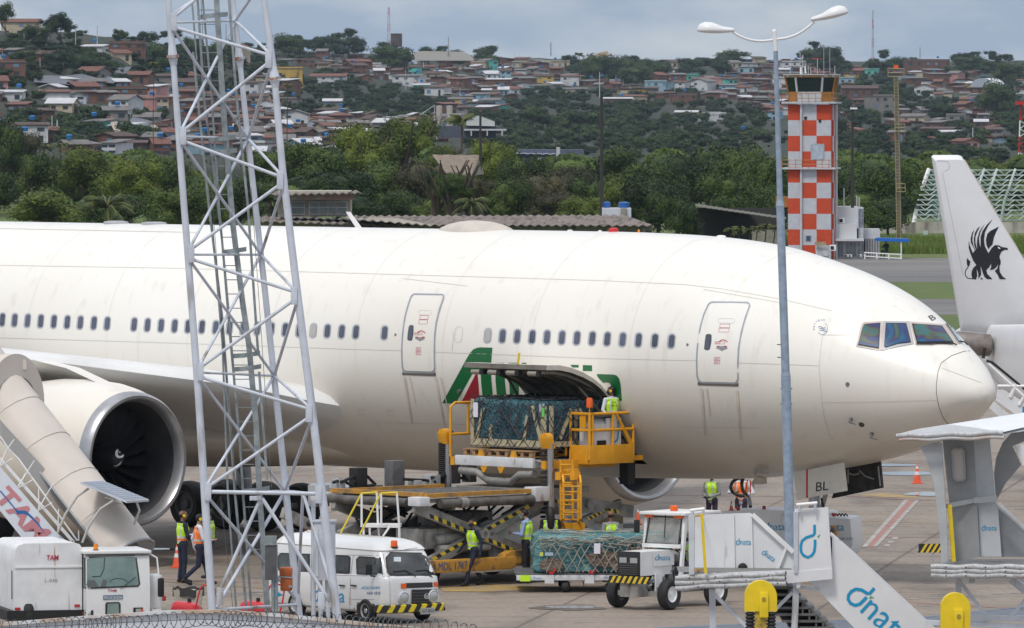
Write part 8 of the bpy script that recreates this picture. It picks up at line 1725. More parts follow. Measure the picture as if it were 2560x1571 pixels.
def crown_mesh(name,seed,R,n,leaf,m,lobes=11,flat=.75):
    r=random.Random(seed);L_=[]
    for k in range(lobes):a=r.uniform(0,6.28);d=R*r.uniform(.25,.72);L_.append((Vector((d*math.cos(a),d*math.sin(a),R*flat*r.uniform(-.45,.55))),R*r.uniform(.30,.48)))
    L_.append((Vector((0,0,R*flat*.35)),R*.5));vs=[];fs=[]
    for i in range(n):
        c,q=r.choice(L_);d=Vector((r.gauss(0,1),r.gauss(0,1),r.gauss(0,1))).normalized();
        if d.z<-.5 and r.random()<.6:d.z=-d.z
        rad=q*(r.uniform(.6,1.06)+.22*noise.noise(d*2.3+c));p=c+Vector((d.x,d.y,d.z*.85))*rad;s=leaf*r.uniform(.6,1.3)
        nn=(d+Vector((r.gauss(0,.45),r.gauss(0,.45),r.gauss(0,.45)+.25))).normalized();x=nn.orthogonal().normalized();y=nn.cross(x);a=r.uniform(0,6.28);x,y=x*math.cos(a)+y*math.sin(a),y*math.cos(a)-x*math.sin(a);k=len(vs)
        vs+=[p-x*s*.5,p+y*s*.28+nn*s*.05,p+x*s*.55,p-y*s*.28+nn*s*.05];fs.append((k,k+1,k+2,k+3))
    # inner dark leaf mass so the crown is not see-through everywhere
    me=bpy.data.meshes.new(name);me.from_pydata([tuple(v)for v in vs],[],fs);me.materials.append(m);core=MB()
    for c,q in L_:core.ell(c,(q*.60,q*.60,q*.5),m,n=10,k=6)
    bm=bmesh.new();bm.from_mesh(me);cm_=bpy.data.meshes.new('c');cm_.from_pydata([tuple(v+Vector((noise.noise(v*1.3),noise.noise(v*1.3+Vector((5,0,0))),noise.noise(v*1.3+Vector((0,7,0)))))*R*.07)for v in core.v],[],core.f);bm.from_mesh(cm_);bm.to_mesh(me);bm.free();me.polygons.foreach_set('use_smooth',[False]*len(me.polygons));return me
def trunk_mesh(h_,r,seed):
    b=MB();rr_=random.Random(seed);b.tube([(0,0,-.5),(.1,0,h_*.5),(0,.1,h_)],[r*1.3,r,r*.7],BARK,8)
    for k in range(5):a=rr_.uniform(0,6.28);b.tube([(0,0,h_*.6),(math.cos(a)*h_*.35,math.sin(a)*h_*.35,h_*1.1),(math.cos(a)*h_*.6,math.sin(a)*h_*.6,h_*1.5)],[r*.5,r*.35,r*.12],BARK,6)
    return b.mesh('trunk')
CR={1:[crown_mesh('crown',10+k,1,9000,.07,LF1,15)for k in range(4)],2:[crown_mesh('crown',30+k,1,9000,.07,LF2,15)for k in range(3)],3:[crown_mesh('crown',50+k,1,6500,.065,LF3,15)for k in range(2)]}
TRK=trunk_mesh(1,.08,3)
def near_tree(u,vt,vb,w,Y,kind,label,idx):
    """crown spans from photo row vt to vb, w photo pixels wide"""
    c=P(u,(vt+vb)/2,Y);rx=w/2*Y/F;rz_=(vb-vt)/2*Y/F;r=thing('broadleaf_tree',label,'tree',(c.x,c.y,0),rnd.uniform(0,6.28),'trees behind the fire station')
    o=bpy.data.objects.new('crown',rnd.choice(CR[kind]));C.objects.link(o);o.parent=r;o.location=(0,0,c.z);o.scale=(rx*1.05,rx*1.05,rz_*1.3)
    t=bpy.data.objects.new('trunk',TRK);C.objects.link(t);t.parent=r;hh=max(1.5,c.z-rz_*.3);t.scale=(hh*.9,hh*.9,hh)
NT=[ # u, vtop, vbottom, width, depth, kind
 (1130,428,505,120,632,1),(1095,422,500,80,634,1),(1195,438,505,80,634,3),
 (20,285,470,120,860,1),(95,375,520,130,800,1),(215,362,520,190,760,2),(330,395,520,150,740,2),(110,470,590,240,690,2),(300,480,590,200,680,1),(-10,420,580,120,700,1),(45,330,450,120,900,3),(400,380,560,150,770,1),(440,460,590,170,670,1),(520,440,590,160,690,1),(590,430,590,150,700,1),(680,370,470,140,800,1),(650,450,560,130,700,1),
 (790,345,500,200,760,1),(850,420,560,190,690,1),(910,300,470,170,800,2),(1010,285,430,190,820,2),(960,395,540,200,700,1),(1050,390,540,170,690,3),(1000,470,580,160,650,1),(900,480,570,160,640,1),(1100,360,470,120,760,2),(1080,490,570,140,640,1),
 (1230,350,480,150,780,2),(1300,385,500,140,740,1),(1180,440,560,130,640,1),(1260,440,570,140,640,1),(1340,420,560,160,680,3),(1420,410,560,170,690,3),(1390,480,580,150,640,3),(1490,440,570,150,680,1),(1460,490,580,150,630,2),
 (1540,362,480,210,860,1),(1600,400,540,190,720,1),(1640,420,600,200,650,1),(1560,440,580,140,660,2),(1690,370,540,180,740,1),(1770,350,530,200,760,1),(1850,360,540,190,740,1),(1700,480,620,120,600,1),(1910,380,560,150,720,1),(1930,460,600,130,680,1),(1820,430,560,150,700,1),
 (2120,400,560,170,740,1),(2050,390,540,140,760,1),(2190,395,570,180,730,1),(2260,390,560,170,760,1),(2150,470,590,170,680,1),(2220,480,590,150,690,1),(2330,400,470,120,860,2),(2420,395,470,150,880,2),(2500,405,480,150,870,2),(2560,390,480,120,860,1),(2460,440,560,160,850,1),(2350,460,560,140,850,1),(2540,470,570,120,850,1)]
KN={1:'dark green',2:'yellow-green',3:'brownish green'}
def near_of(u):
    for lim,s in((140,'at the far left edge'),(330,'left of the coconut palm'),(450,'left of the lattice mast'),(700,'behind the lattice mast'),(900,'behind the lookout room'),(1110,'left of the gable roof'),(1290,'right of the gable roof'),(1460,'left of the middle dark pole'),(1620,'by the blue water tanks'),(1800,'above the open shed'),(1960,'left of the control tower'),(2170,'right of the control tower'),(2300,'around the ladder mast'),(2700,'around the hangar frame')):
        if u<lim:return s
HTX=lambda i,vt:('tallest','tall')[vt>360]if vt<400 else('low' if vt>465 else 'medium')
for i,t_ in enumerate(NT):near_tree(*t_,f'{HTX(i, t_[1])} {KN[t_[5]]} tree {near_of(t_[0])}, crown {"wide" if t_[3] > 160 else "narrow"}',i)
# wood that closes the view behind the single trees
def scatter(name,region,n,leaf,m,zr,seed,depthf):
    r=random.Random(seed);vs=[];fs=[]
    for i in range(n):
        u,v=region(r);p=depthf(u,v,r);s=leaf*r.uniform(.6,1.4)*p.y/1000;nn=Vector((r.gauss(0,.6),r.gauss(-.5,.6),abs(r.gauss(.6,.5)))).normalized();x=nn.orthogonal().normalized();y=nn.cross(x);a=r.uniform(0,6.28);x,y=x*math.cos(a)+y*math.sin(a),y*math.cos(a)-x*math.sin(a);k=len(vs)
        vs+=[tuple(p-x*s*.5),tuple(p+y*s*.3),tuple(p+x*s*.5),tuple(p-y*s*.3)];fs.append((k,k+1,k+2,k+3))
    me=bpy.data.meshes.new(name);me.from_pydata(vs,[],fs);me.materials.append(m);o=bpy.data.objects.new(name,me);C.objects.link(o);return struct(o,'stuff')
clumps=[]
rc=random.Random(77)
for k in range(150):clumps.append((rc.uniform(-150,2700),rc.uniform(405,560),rc.uniform(28,60),rc.uniform(800,1000)))
def reg_mass(r):c=r.choice(clumps);a=r.uniform(0,3.14159);q=r.uniform(.8,1.05);reg_mass.c=c;reg_mass.a=(a,q);return(c[0]+c[2]*q*math.cos(a),c[1]-c[2]*.6*q*math.sin(a))
scatter('woodland',reg_mass,60000,.75,LF1,0,5,lambda u,v,r:P(u,v,reg_mass.c[3]-6*math.sin(reg_mass.a[0])+r.uniform(-5,5)))
b=MB();
for c in clumps:cc_=P(c[0],c[1],c[3]+5);rr_=c[2]*c[3]/F;b.ell(cc_,(rr_*.95,4,rr_*.6),LF1,n=10,k=6)
struct(b.build('woodland_core'),'stuff')
# ---------------- palms ----------------
PALML=leafmat('palm_leaf',(.018,.034,.009),(.04,.062,.014),(.08,.10,.024),.5)
def palm_mesh(seed,n=15,droop=1.0,wind=0.0):
    b=MB();r=random.Random(seed)
    for k in range(n):
        a=2*math.pi*k/n+r.uniform(-.2,.2);el=r.uniform(.15,1.45);Lf=r.uniform(.85,1.1);d=Vector((math.cos(a),math.sin(a),0));pts=[]
        for i in range(9):t=i/8;pts.append(d*Lf*t*math.cos(el*.6)+Vector((wind*t*t,0,Lf*(math.sin(el)*t-droop*(.75)*t*t))))
        b.tube(pts,[.012]*6+[.008,.006,.004],mat('palm_rib',(.22,.20,.06),.6),4)
        for i in range(1,46):
            t=i/46;j=min(7,int(t*8));p=pts[j]+(pts[j+1]-pts[j])*(t*8-j);tg=(pts[j+1]-pts[j]).normalized();sd=tg.cross(Vector((0,0,1))).normalized();ll=.36*math.sin(math.pi*min(1,t*.85+.12))
            for s in(-1,1):e_=p+sd*s*ll*.6+tg*ll*.5+Vector((wind*.05,0,-ll*.55));b.add([p,p+tg*.022,e_],[(0,1,2)],PALML)
    return b.mesh('fronds')
PMS=[palm_mesh(1,24,.85),palm_mesh(2,20,.8,.25),palm_mesh(3,20,1.1)]
def palm(u,v,rad,Y,label,k=0,trunk=True,vb=600):
    c=P(u,v,Y);s=rad*Y/F;r=thing('coconut_palm',label,'palm tree',(c.x,c.y,0),rnd.uniform(0,6),'palm trees');o=bpy.data.objects.new('fronds',PMS[k]);C.objects.link(o);o.parent=r;o.location=(0,0,c.z);o.scale=(s,)*3
    one(r,'trunk','tube',[(0,0,-.3),(.15,0,c.z*.5),(0,0,c.z)],[.28*s/3,.2*s/3,.16*s/3],BARK,8)
palm(268,520,82,640,'coconut palm with yellow ribs left of the lattice mast',0);palm(1155,305,48,720,'windblown palm rising above the gable roof',1);palm(1180,512,60,625,'drooping palm behind the station roof',2);palm(1448,138,16,2900,'small palm on the skyline of the hill',0)
for k in range(7):palm(1828+22*k,575+rnd.uniform(-12,5),24,596,'short palm in the row before the open shed',k%3)
for u,v,rr_ in((110,370,30),(150,365,28),(385,160,16),(1920,400,26),(720,215,18),(2555,395,30),(560,190,18)):palm(u,v,rr_,1150,'far palm poking out of the green',2)
# ---------------- hillside green ----------------
patches=[(60,110,60,30),(150,130,70,35),(110,160,60,25),(40,190,60,30),(250,180,60,18),(210,150,55,25),(330,110,40,14),(100,80,40,20),(190,95,40,18),(430,130,70,45),(500,150,60,45),(370,160,50,30),(110,255,80,20),(190,330,80,35),(60,300,40,20),(290,190,60,18),(420,180,50,22),(560,200,70,50),(640,140,50,35),(330,345,60,16),(380,290,40,16),
 (740,130,60,25),(860,110,60,24),(780,115,60,22),(950,140,55,24),(1090,140,60,24),(1210,138,36,20),(900,240,130,34),(800,215,80,34),(980,270,120,34),(1060,250,60,26),(750,260,60,30),(720,190,50,25),(1250,330,110,50),(1370,280,110,50),(1480,290,110,60),(1400,360,120,40),(1560,330,110,60),(1640,310,90,60),(1400,238,20,12),(1500,180,70,26),(1590,175,60,26),(1440,165,40,18),(1700,330,80,50),(1750,175,60,22),(1680,380,90,30),(1830,350,90,30),(1780,270,50,22),(1860,300,60,30),(1790,150,50,18),(1600,260,50,20),(1720,240,40,16),
 (2050,145,55,34),(2110,175,20,20),(2200,215,70,24),(2260,240,60,30),(2330,270,70,24),(2180,300,60,30),(2240,360,100,40),(2120,370,70,30),(2400,340,70,26),(2500,200,55,60),(2470,150,60,18),(2420,155,40,14),(2240,150,60,16),(2400,395,130,24),(2530,290,50,50),(2470,250,30,24),(2090,250,40,40),(2010,350,50,50),(2380,185,30,16),(2550,340,40,40)]
def in_green(u,v):return any(((u-a)/c)**2+((v-b_)/d)**2<1 for a,b_,c,d in patches)
tree_spots=[]
rt=random.Random(21)
for a,b_,c,d in patches:
    k=max(3,int(c*d/(170 if a<460 else 240)))
    for _ in range(k):t=rt.uniform(0,6.28);q=math.sqrt(rt.random());tree_spots.append((a+c*q*math.cos(t),b_+d*q*math.sin(t)))
CH=[crown_mesh('hill_crown',80+k,1,900,.17,LF4,8,.85)for k in range(5)]
CHB=[crown_mesh('big_hill_crown',95+k,1,3500,.10,LF4,12,.8)for k in range(3)]
tree_spots.sort(key=lambda s:-s[1])
lab=['dark round tree','spreading tree','bushy tree','dense tree','small rounded tree']
def hill_where(u,v):
    h_='on the skyline' if v<vtop(u)+25 else('high on the hillside' if v<210 else('halfway up the hillside' if v<290 else 'low on the hillside'));return h_+' '+('at the far left' if u<200 else 'left of the lattice mast' if u<430 else 'behind the lattice mast' if u<700 else 'above the lookout room' if u<900 else 'above the gable roof' if u<1250 else 'above the middle pole' if u<1600 else 'left of the control tower' if u<1950 else 'right of the control tower' if u<2300 else 'above the tail fin')
for i,(u,v)in enumerate(tree_spots[:250]):
    p=hpt(u,v+6);r=thing('hill_tree',f'{lab[i % 5]} {hill_where(u, v)}','tree',p-Vector((0,0,.3)),0,'trees on the hillside');sz=rt.uniform(14,24)*(1.35 if u<460 else 1)*p.y/F*(1.35 if v<vtop(u)+22 else 1.0)
    o=bpy.data.objects.new('crown',CH[i%5]);C.objects.link(o);o.parent=r;o.location=(0,0,sz*.75);o.scale=(sz*1.25,sz*1.25,sz);o.rotation_euler=(0,0,rt.uniform(0,6));t=bpy.data.objects.new('trunk',TRK);C.objects.link(t);t.parent=r;t.scale=(sz*.8,)*3
for i,(u,va,vb_,w_)in enumerate([(150,30,95,85),(85,62,112,80),(12,5,62,50),(300,72,108,40),(365,78,110,55),(400,105,175,75),(480,92,152,70),(560,100,172,70),(720,84,142,95),(800,88,146,80),(870,90,144,100),(980,108,178,112),(1070,116,162,80),(1130,124,172,80),(1205,118,152,62),(1222,136,168,60),(1500,134,202,95),(1570,140,208,112),(1640,146,204,90),(1590,165,215,90),(1830,124,168,105),(1805,145,190,60),(2062,114,184,100),(2030,120,165,70),(2092,130,174,55),(2188,150,184,75),(2240,142,180,65),(2275,150,182,45),(2430,140,178,92),(2475,150,182,60),(2380,165,202,45),(2520,152,212,85),(2500,200,292,105),(2470,238,282,50),(1445,160,186,50),(640,150,200,70),(60,125,165,70),(150,125,185,95),(215,135,190,85),(1400,222,262,34),(2090,290,345,70),(2350,255,300,90),(1330,260,320,110),(1440,275,335,120)]):
    g_=hpt(u,max(vb_,vtop(u)+5));Y=g_.y;sx=w_/2*Y/F;ztop=H-(va-HZ)*Y/F;zbot=H-(vb_-HZ)*Y/F;sz=(ztop-zbot)/2;r=thing('hill_tree',f'large {lab[i % 5]} {hill_where(u, va)}','tree',Vector((g_.x,g_.y,min(g_.z,zbot))),0,'trees on the hillside');r['label']=' '.join(r['label'].split()[:16])
    o=bpy.data.objects.new('crown',CHB[i%3]);C.objects.link(o);o.parent=r;o.location=(0,0,(ztop+zbot)/2-r.location.z);o.scale=(sx*1.1,sx*1.1,sz*1.3);o.rotation_euler=(0,0,rt.uniform(0,6));t=bpy.data.objects.new('trunk',TRK);C.objects.link(t);t.parent=r;t.scale=(sz*.9,)*3
vs_=[];fs_=[];base=CH[0];bvs=np.array([tuple(v.co)for v in base.vertices]);bfs=[list(p.vertices)for p in base.polygons]
extra=list(tree_spots[250:])
for _ in range(2300):
    u=rt.uniform(-40,2600);v=rt.uniform(vtop(u)+4,420)
    if not in_green(u,v)and rt.random()<.72:continue
    extra.append((u,v))
big=MB()
for(u,v)in extra:
    p=hpt(u,v+4);sz=(rt.uniform(10,19)if in_green(u,v)else rt.uniform(4,9))*p.y/F;k=len(vs_);a=rt.uniform(0,6.28);ca,sa=math.cos(a),math.sin(a);q=bvs[:].copy();X_=(q[:,0]*ca-q[:,1]*sa)*sz*1.3+p.x;Y_=(q[:,0]*sa+q[:,1]*ca)*sz*1.3+p.y;Z_=q[:,2]*sz+p.z+sz*.4;vs_.append(np.c_[X_,Y_,Z_]);fs_.append(np.array([f+[f[-1]]*(4-len(f))for f in bfs])+k*0)
V_=np.concatenate(vs_);off=0;FF=[]
for f in fs_:FF.append(f+off);off+=len(bvs)
FF=np.concatenate(FF);me=bpy.data.meshes.new('hillside_bushes');me.from_pydata(V_.tolist(),[],[list(dict.fromkeys(f))for f in FF.tolist()]);me.materials.append(LF4);o=bpy.data.objects.new('hillside_bushes',me);C.objects.link(o);struct(o,'stuff')
# ---------------- houses ----------------
def wallm(nm,c,c2=None):return mat(nm,c,.85,var=.16,scale=.5,col2=c2,streak=((c[0]*.45,c[1]*.42,c[2]*.40),(.4,.4,.12),.6))
WALLS=[('brick',wallm('house_brick',(.155,.075,.055)),34),('dark brick',wallm('house_dark_brick',(.13,.062,.045)),14),('white',wallm('house_white',(.52,.53,.54)),16),('cream',wallm('house_cream',(.45,.38,.27)),11),('grey concrete',wallm('house_concrete',(.20,.19,.18)),12),('turquoise',wallm('house_turquoise',(.10,.42,.36)),3),('pale blue',wallm('house_blue',(.24,.38,.46)),4),('yellow',wallm('house_yellow',(.50,.34,.08)),3),('pink',wallm('house_pink',(.42,.22,.2)),3)]
ROOFS=[('red tile',mat('roof_red_tile',(.15,.065,.048),.85,var=.25,scale=1),30),('brown tile',mat('roof_brown_tile',(.085,.052,.043),.85,var=.3,scale=1),24),('grey sheet',mat('roof_grey_sheet',(.15,.14,.135),.8,var=.25,scale=.6),28),('white sheet',mat('roof_white_sheet',(.50,.50,.52),.6,var=.12,scale=.6),14),('flat',mat('roof_flat_slab',(.14,.13,.12),.85,var=.2),8)]
WIN=mat('house_window_dark',(.035,.045,.055),.2);WIN2=mat('house_window_blue',(.12,.22,.32),.2);TANK=mat('house_tank_blue',(.01,.16,.42),.5)
rh=random.Random(11)
def wpick(L_):t=rh.uniform(0,sum(x[2]for x in L_));
def pick(L_):
    t=rh.uniform(0,sum(x[2]for x in L_))
    for x in L_:
        t-=x[2]
        if t<=0:return x
    return L_[-1]
WINME=MB();WINME.box((0,0,0),(1,.1,1),WIN);WME=WINME.mesh('window');W2=MB();W2.box((0,0,0),(1,.1,1),WIN2);WME2=W2.mesh('window');TK=MB();TK.lathe([(.42,0),(.5,.5),(.52,.55),(.3,.7),(0,.72)],TANK,n=12);TKM=TK.mesh('water_tank')
def house(u,v,w_,h_,dep,wl,rf,rz,gable,label,storeys=1,tank=False,p=None):
    p=p or hpt(u,v);s=p.y/F;w=w_*s;h=h_*s;d=dep;r=thing('hillside_house',label,'house',p-Vector((0,0,.2)),rz,'houses on the hillside')
    one(r,'wall','box',(0,d/2,h/2-1),(w,d,h+2),wl);b=MB();o_=.35
    if gable==0:
        z0,z1=h,h+.22*w*.35+.4;b.prism([(-w/2-o_,-o_,z0-.05),(w/2+o_,-o_,z0-.05),(w/2+o_,d/2,z0+.11*d),(-w/2-o_,d/2,z0+.11*d)],(0,0,.14),rf);b.prism([(-w/2-o_,d/2,z0+.11*d),(w/2+o_,d/2,z0+.11*d),(w/2+o_,d+o_,z0-.05),(-w/2-o_,d+o_,z0-.05)],(0,0,.14),rf)
        b.add([(-w/2,0,z0),(-w/2,d,z0),(-w/2,d/2,z0+.1*d)],[(0,1,2)],wl);b.add([(w/2,0,z0),(w/2,d,z0),(w/2,d/2,z0+.1*d)],[(0,1,2)],wl)
    elif gable==1:
        b.prism([(-w/2-o_,-o_,h-.05),(0,-o_,h+.17*w),(0,-o_,h+.17*w+.16),(-w/2-o_,-o_,h+.12)],(0,d+2*o_,0),rf);b.prism([(w/2+o_,-o_,h-.05),(0,-o_,h+.17*w),(0,-o_,h+.17*w+.16),(w/2+o_,-o_,h+.12)],(0,d+2*o_,0),rf);b.add([(-w/2,0,h),(w/2,0,h),(0,0,h+.165*w)],[(0,1,2)],wl)
    elif gable==2:b.prism([(-w/2-o_,-o_,h),(w/2+o_,-o_,h+.0),(w/2+o_,d,h+.06*d),(-w/2-o_,d,h+.06*d)],(0,0,.15),rf)
    else:b.box((0,d/2,h+.1),(w+.3,d+.3,.25),rf);b.box((0,.0,h+.4),(w+.1,.12,.5),wl)
    b.build('roof',r)
    for k in range(storeys):
        n_=max(2,min(5,int(w/2.6)));zc_=h*(k+.55)/storeys
        for j in range(n_):
            if rh.random()<.18:continue
            door=k==0 and j==n_-1 and rh.random()<.5;o=bpy.data.objects.new('door' if door else 'window',WME if rh.random()<.75 else WME2);C.objects.link(o);o.parent=r;hh=min(2.0,h/storeys*.75)if door else min(1.15,h/storeys*.42);o.scale=(.8 if door else rh.uniform(.8,1.3),1,hh);o.location=(-w/2+(j+.5+rh.uniform(-.12,.12))*w/n_,-.02,(hh/2+.1 if door else zc_))
    if tank:o=bpy.data.objects.new('water_tank',TKM);C.objects.link(o);o.parent=r;o.scale=(1.1,1.1,1.1);o.location=(rh.uniform(-w/3,w/3),d*.4,h+.13*d+.1)
    return r
seen={}
cnt=0;placed=[]
# distinctive houses measured from the photograph: u, v(base), width, height, wall, roof, form, storeys, label
SP=[(52,82,96,36,3,0,0,2,'large cream house with red tile roof on the skyline, top left'),(300,112,90,24,0,4,3,1,'brick house with open concrete terrace on the left skyline'),(820,212,84,20,2,0,0,2,'long white house with red tile roof and dark windows'),(690,208,120,36,7,4,3,2,'ochre yellow block behind the right mast leg'),(1085,90+150,0,0,0,0,0,0,'')][:4]
BR,DB_,WH,CRM,GC,TQ,PB,YE,PK_=[w[1]for w in WALLS];RT,RB_,RG,RWH,RF=[r[1]for r in ROOFS]
SPX=[(52,88,98,34,CRM,RT,0,2,'large cream house with red tile roof on the skyline, top left'),(22,190,80,36,BR,RG,3,2,'tall bare brick house below the cream house, far left'),(80,160,90,26,BR,RB_,0,2,'wide brick house with brown roof beside the big round tree, left'),(320,135,90,28,BR,RF,3,2,'brick house with open terrace on the left skyline'),(228,135,55,20,WH,RWH,2,1,'white wall house with pale sheet roof beneath the left skyline pole'),(75,355,90,44,WH,RB_,2,2,'brick and white two-storey house with blue tank above the near trees, left'),(235,320,50,18,TQ,RG,2,1,'turquoise fronted low house under a grey roof'),(265,318,30,22,PK_,RT,2,1,'narrow pink house beside the turquoise front'),(25,255,60,26,WH,RWH,2,1,'white gabled house with pale roof at the left edge'),(140,255,70,26,WH,RT,2,1,'white fronted house in the long brick terrace, left'),(200,255,80,26,BR,RB_,2,1,'brick terrace house with brown roof, left of centre terrace'),(265,258,60,28,BR,RG,2,1,'brick terrace house with grey roof at the terrace middle'),(330,250,80,30,BR,RF,3,2,'taller brick terrace house behind blue tanks'),(375,245,34,30,PK_,RWH,2,2,'pink and white narrow house ending the terrace'),(290,300,60,26,GC,RG,0,1,'grey verandah house above the rocky cut'),(738,310,62,26,WH,RG,1,2,'white house with sloping roof right of the mast, by blue tarpaulins'),(715,265,55,18,GC,RB_,3,1,'grey concrete shell house right of the mast leg'),(712,205,90,34,YE,RF,3,1,'ochre yellow block behind the right mast leg'),(820,212,88,22,WH,RT,0,2,'long white house with red tile roof and dark windows'),(943,180,22,20,WH,RF,3,1,'small blank white gable end above the brick houses'),(900,175,60,22,BR,RT,0,1,'brick house with red tile roof beside the blank white wall'),(1015,215,70,26,WH,RG,2,2,'white two-storey house with grey roof above the turquoise one'),(1055,232,40,20,TQ,RWH,2,1,'turquoise and white low house on the edge of the slope'),(1085,240,50,22,WH,RB_,2,1,'white house with rusty roof beside the turquoise one'),(1150,263,60,16,YE,RG,2,1,'yellow house on the slope above the silos'),(1245,220,60,22,BR,RWH,2,1,'brick house with bright white sheet roof in the middle'),(1345,232,44,18,PB,RG,2,1,'pale blue shutter house in the middle row'),(1195,170,36,14,CRM,RG,3,1,'cream flat house with glass front on the upper row'),(1390,170,70,16,CRM,RF,3,1,'long cream wall building on the upper row'),(1440,240,60,18,CRM,RG,2,1,'cream house with grey sheet roof by the round bush'),(1640,230,60,26,PB,RG,3,2,'pale blue grey two-storey house left of the tower'),(1590,262,60,22,CRM,RT,2,1,'yellowish house with red roof above the dark slope'),(1545,268,70,22,BR,RWH,2,1,'brick house with white sheet roof above the dark slope'),(1720,262,50,26,BR,RG,3,2,'two-storey brick house with flat roof by the lamp post'),(1785,305,62,20,WH,RWH,3,2,'white two-storey house on the green slope, left of the tower'),(1715,300,55,20,DB_,RWH,2,1,'dark brick house with white roof, low on the slope'),(1780,210,66,14,PK_,RG,3,1,'long pink flat house on the upper slope'),(1865,185,40,18,PB,RG,2,1,'pale blue small house near the skyline by the lamp post'),(1985,175,60,20,WH,RF,3,2,'white skyline building behind the tower antennas'),(2180,190,36,16,TQ,RF,3,1,'turquoise glass-fronted white block right of the tower'),(2320,185,110,34,DB_,RF,3,2,'big dark brick block on the skyline, right'),(2300,195,60,16,CRM,RWH,2,1,'cream low house in front of the dark brick block'),(2425,178,50,16,CRM,RWH,2,1,'cream shed with white roof near the skyline, right'),(2215,290,70,50,GC,RF,3,3,'unfinished grey concrete three-storey block, right of the tower'),(2150,260,90,40,DB_,RB_,0,2,'dark house with wide hipped roof just right of the tower'),(2280,310,60,20,CRM,RG,0,1,'cream house with grey roof below the concrete block'),(2390,312,50,24,GC,RF,3,2,'grey two-storey house in the trees, right'),(2380,345,60,16,GC,RWH,2,1,'grey house with cream sheet roof, low right'),(2430,370,40,18,PK_,RT,1,1,'orange-pink gabled house low on the right slope'),(2340,345,80,24,BR,RB_,2,2,'brick house stepping down the right slope'),(2310,240,50,22,WH,RT,1,1,'white gabled house with red roof, right hillside'),(2240,352,40,22,BR,RG,2,1,'brick and cream house low right of the ladder mast'),(2450,245,70,26,BR,RB_,2,2,'brick house below the white arched hall'),(2115,335,30,22,CRM,RB_,2,2,'narrow cream house just right of the tower shaft'),(1870,345,40,14,BR,RT,2,1,'brick house with orange roof left of the tower shaft'),(430,320,30,18,PK_,RT,1,1,'pink gabled house left of the mast leg'),(350,378,60,22,BR,RB_,2,1,'brick house with blue tanks just above the near trees'),(880,345,60,22,WH,RWH,2,1,'white low house above the near trees, right of the mast'),(855,310,50,22,BR,RT,2,1,'brick house with red roof above the dark slope, right of the mast')]
for s_ in SPX:
    u,v,w_,h_,wl,rf,fm,st_,lb=s_;p=hpt(u,v);house(u,v,w_,h_,rh.uniform(6,9),wl,rf,R_(rh.uniform(-22,22)),fm,lb,st_,rh.random()<.45);placed.append((u,v-h_/2,w_))
WH_=lambda u,v:hill_where(u,v)
cands=[]
v=150.0
while v<402:
    u=-20+rh.uniform(0,20)
    while u<2580:
        du=rh.uniform(24,46);cands.append((u,v+rh.uniform(-5,5)));u+=du
    v+=rh.uniform(10.5,13.5)
rh.shuffle(cands);used_lab={}
for(u,v)in cands:
    if cnt>=228:break
    if v<vtop(u)+8 or in_green(u,v)or(v>300 and 1150<u<2000)or(v>355 and u>950)or v>395 or(u<460 and rh.random()<.42):continue
    if any(abs(u-a)*1.0<(c/2+12)and abs(v-8-b_)<13 for a,b_,c in placed):continue
    near=1+.35*(u<700);wl=pick(WALLS);rf=pick(ROOFS);st_=1 if rh.random()<.62 else 2;w_=rh.uniform(20,46)*near*(.85 if v<190 else 1.05);h_=(14 if st_==1 else 23)*near*rh.uniform(.85,1.1);fm=3 if rf[0]=='flat' else rh.choice([0,0,1,2,2]);fn={0:'pitched',1:'gable-fronted',2:'lean-to',3:'flat'}[fm]
    lb=f'{"two-storey" if st_ == 2 else "low"} {wl[0]} house, {fn} {rf[0] if rf[0] != "flat" else "slab"} roof, {WH_(u, v)}';n_=len(lb.split())
    if n_>16:lb=' '.join(lb.split()[:16])
    house(u,v,w_,h_,rh.uniform(6,10),wl[1],rf[1],R_(rh.uniform(-30,30)),fm,lb,st_,rh.random()<.22);placed.append((u,v-h_/2,w_));cnt+=1
# filler roofs beyond the counted houses
b=MB()
for(u,v)in cands:
    if v<vtop(u)+4 or in_green(u,v)or(v>300 and 1150<u<2000)or v>360 or u<460:continue
    if any(abs(u-a)<c/2 and abs(v-6-b_)<5 for a,b_,c in placed):continue
    p=hpt(u,v);s=p.y/F;w=rh.uniform(18,34)*s;h=rh.uniform(8,13)*s;R0_=rotz(R_(rh.uniform(-30,30)));b.box(p+Vector((0,4,h/2-1)),(w,6,h+2),pick(WALLS)[1],R0_);b.box(p+Vector((0,4,h+.2)),(w+.6,7,.3),pick(ROOFS)[1],R0_@Matrix.Rotation(R_(rh.choice([-5,5])),4,'X'))
struct(b.build('distant_roofs'),'stuff')
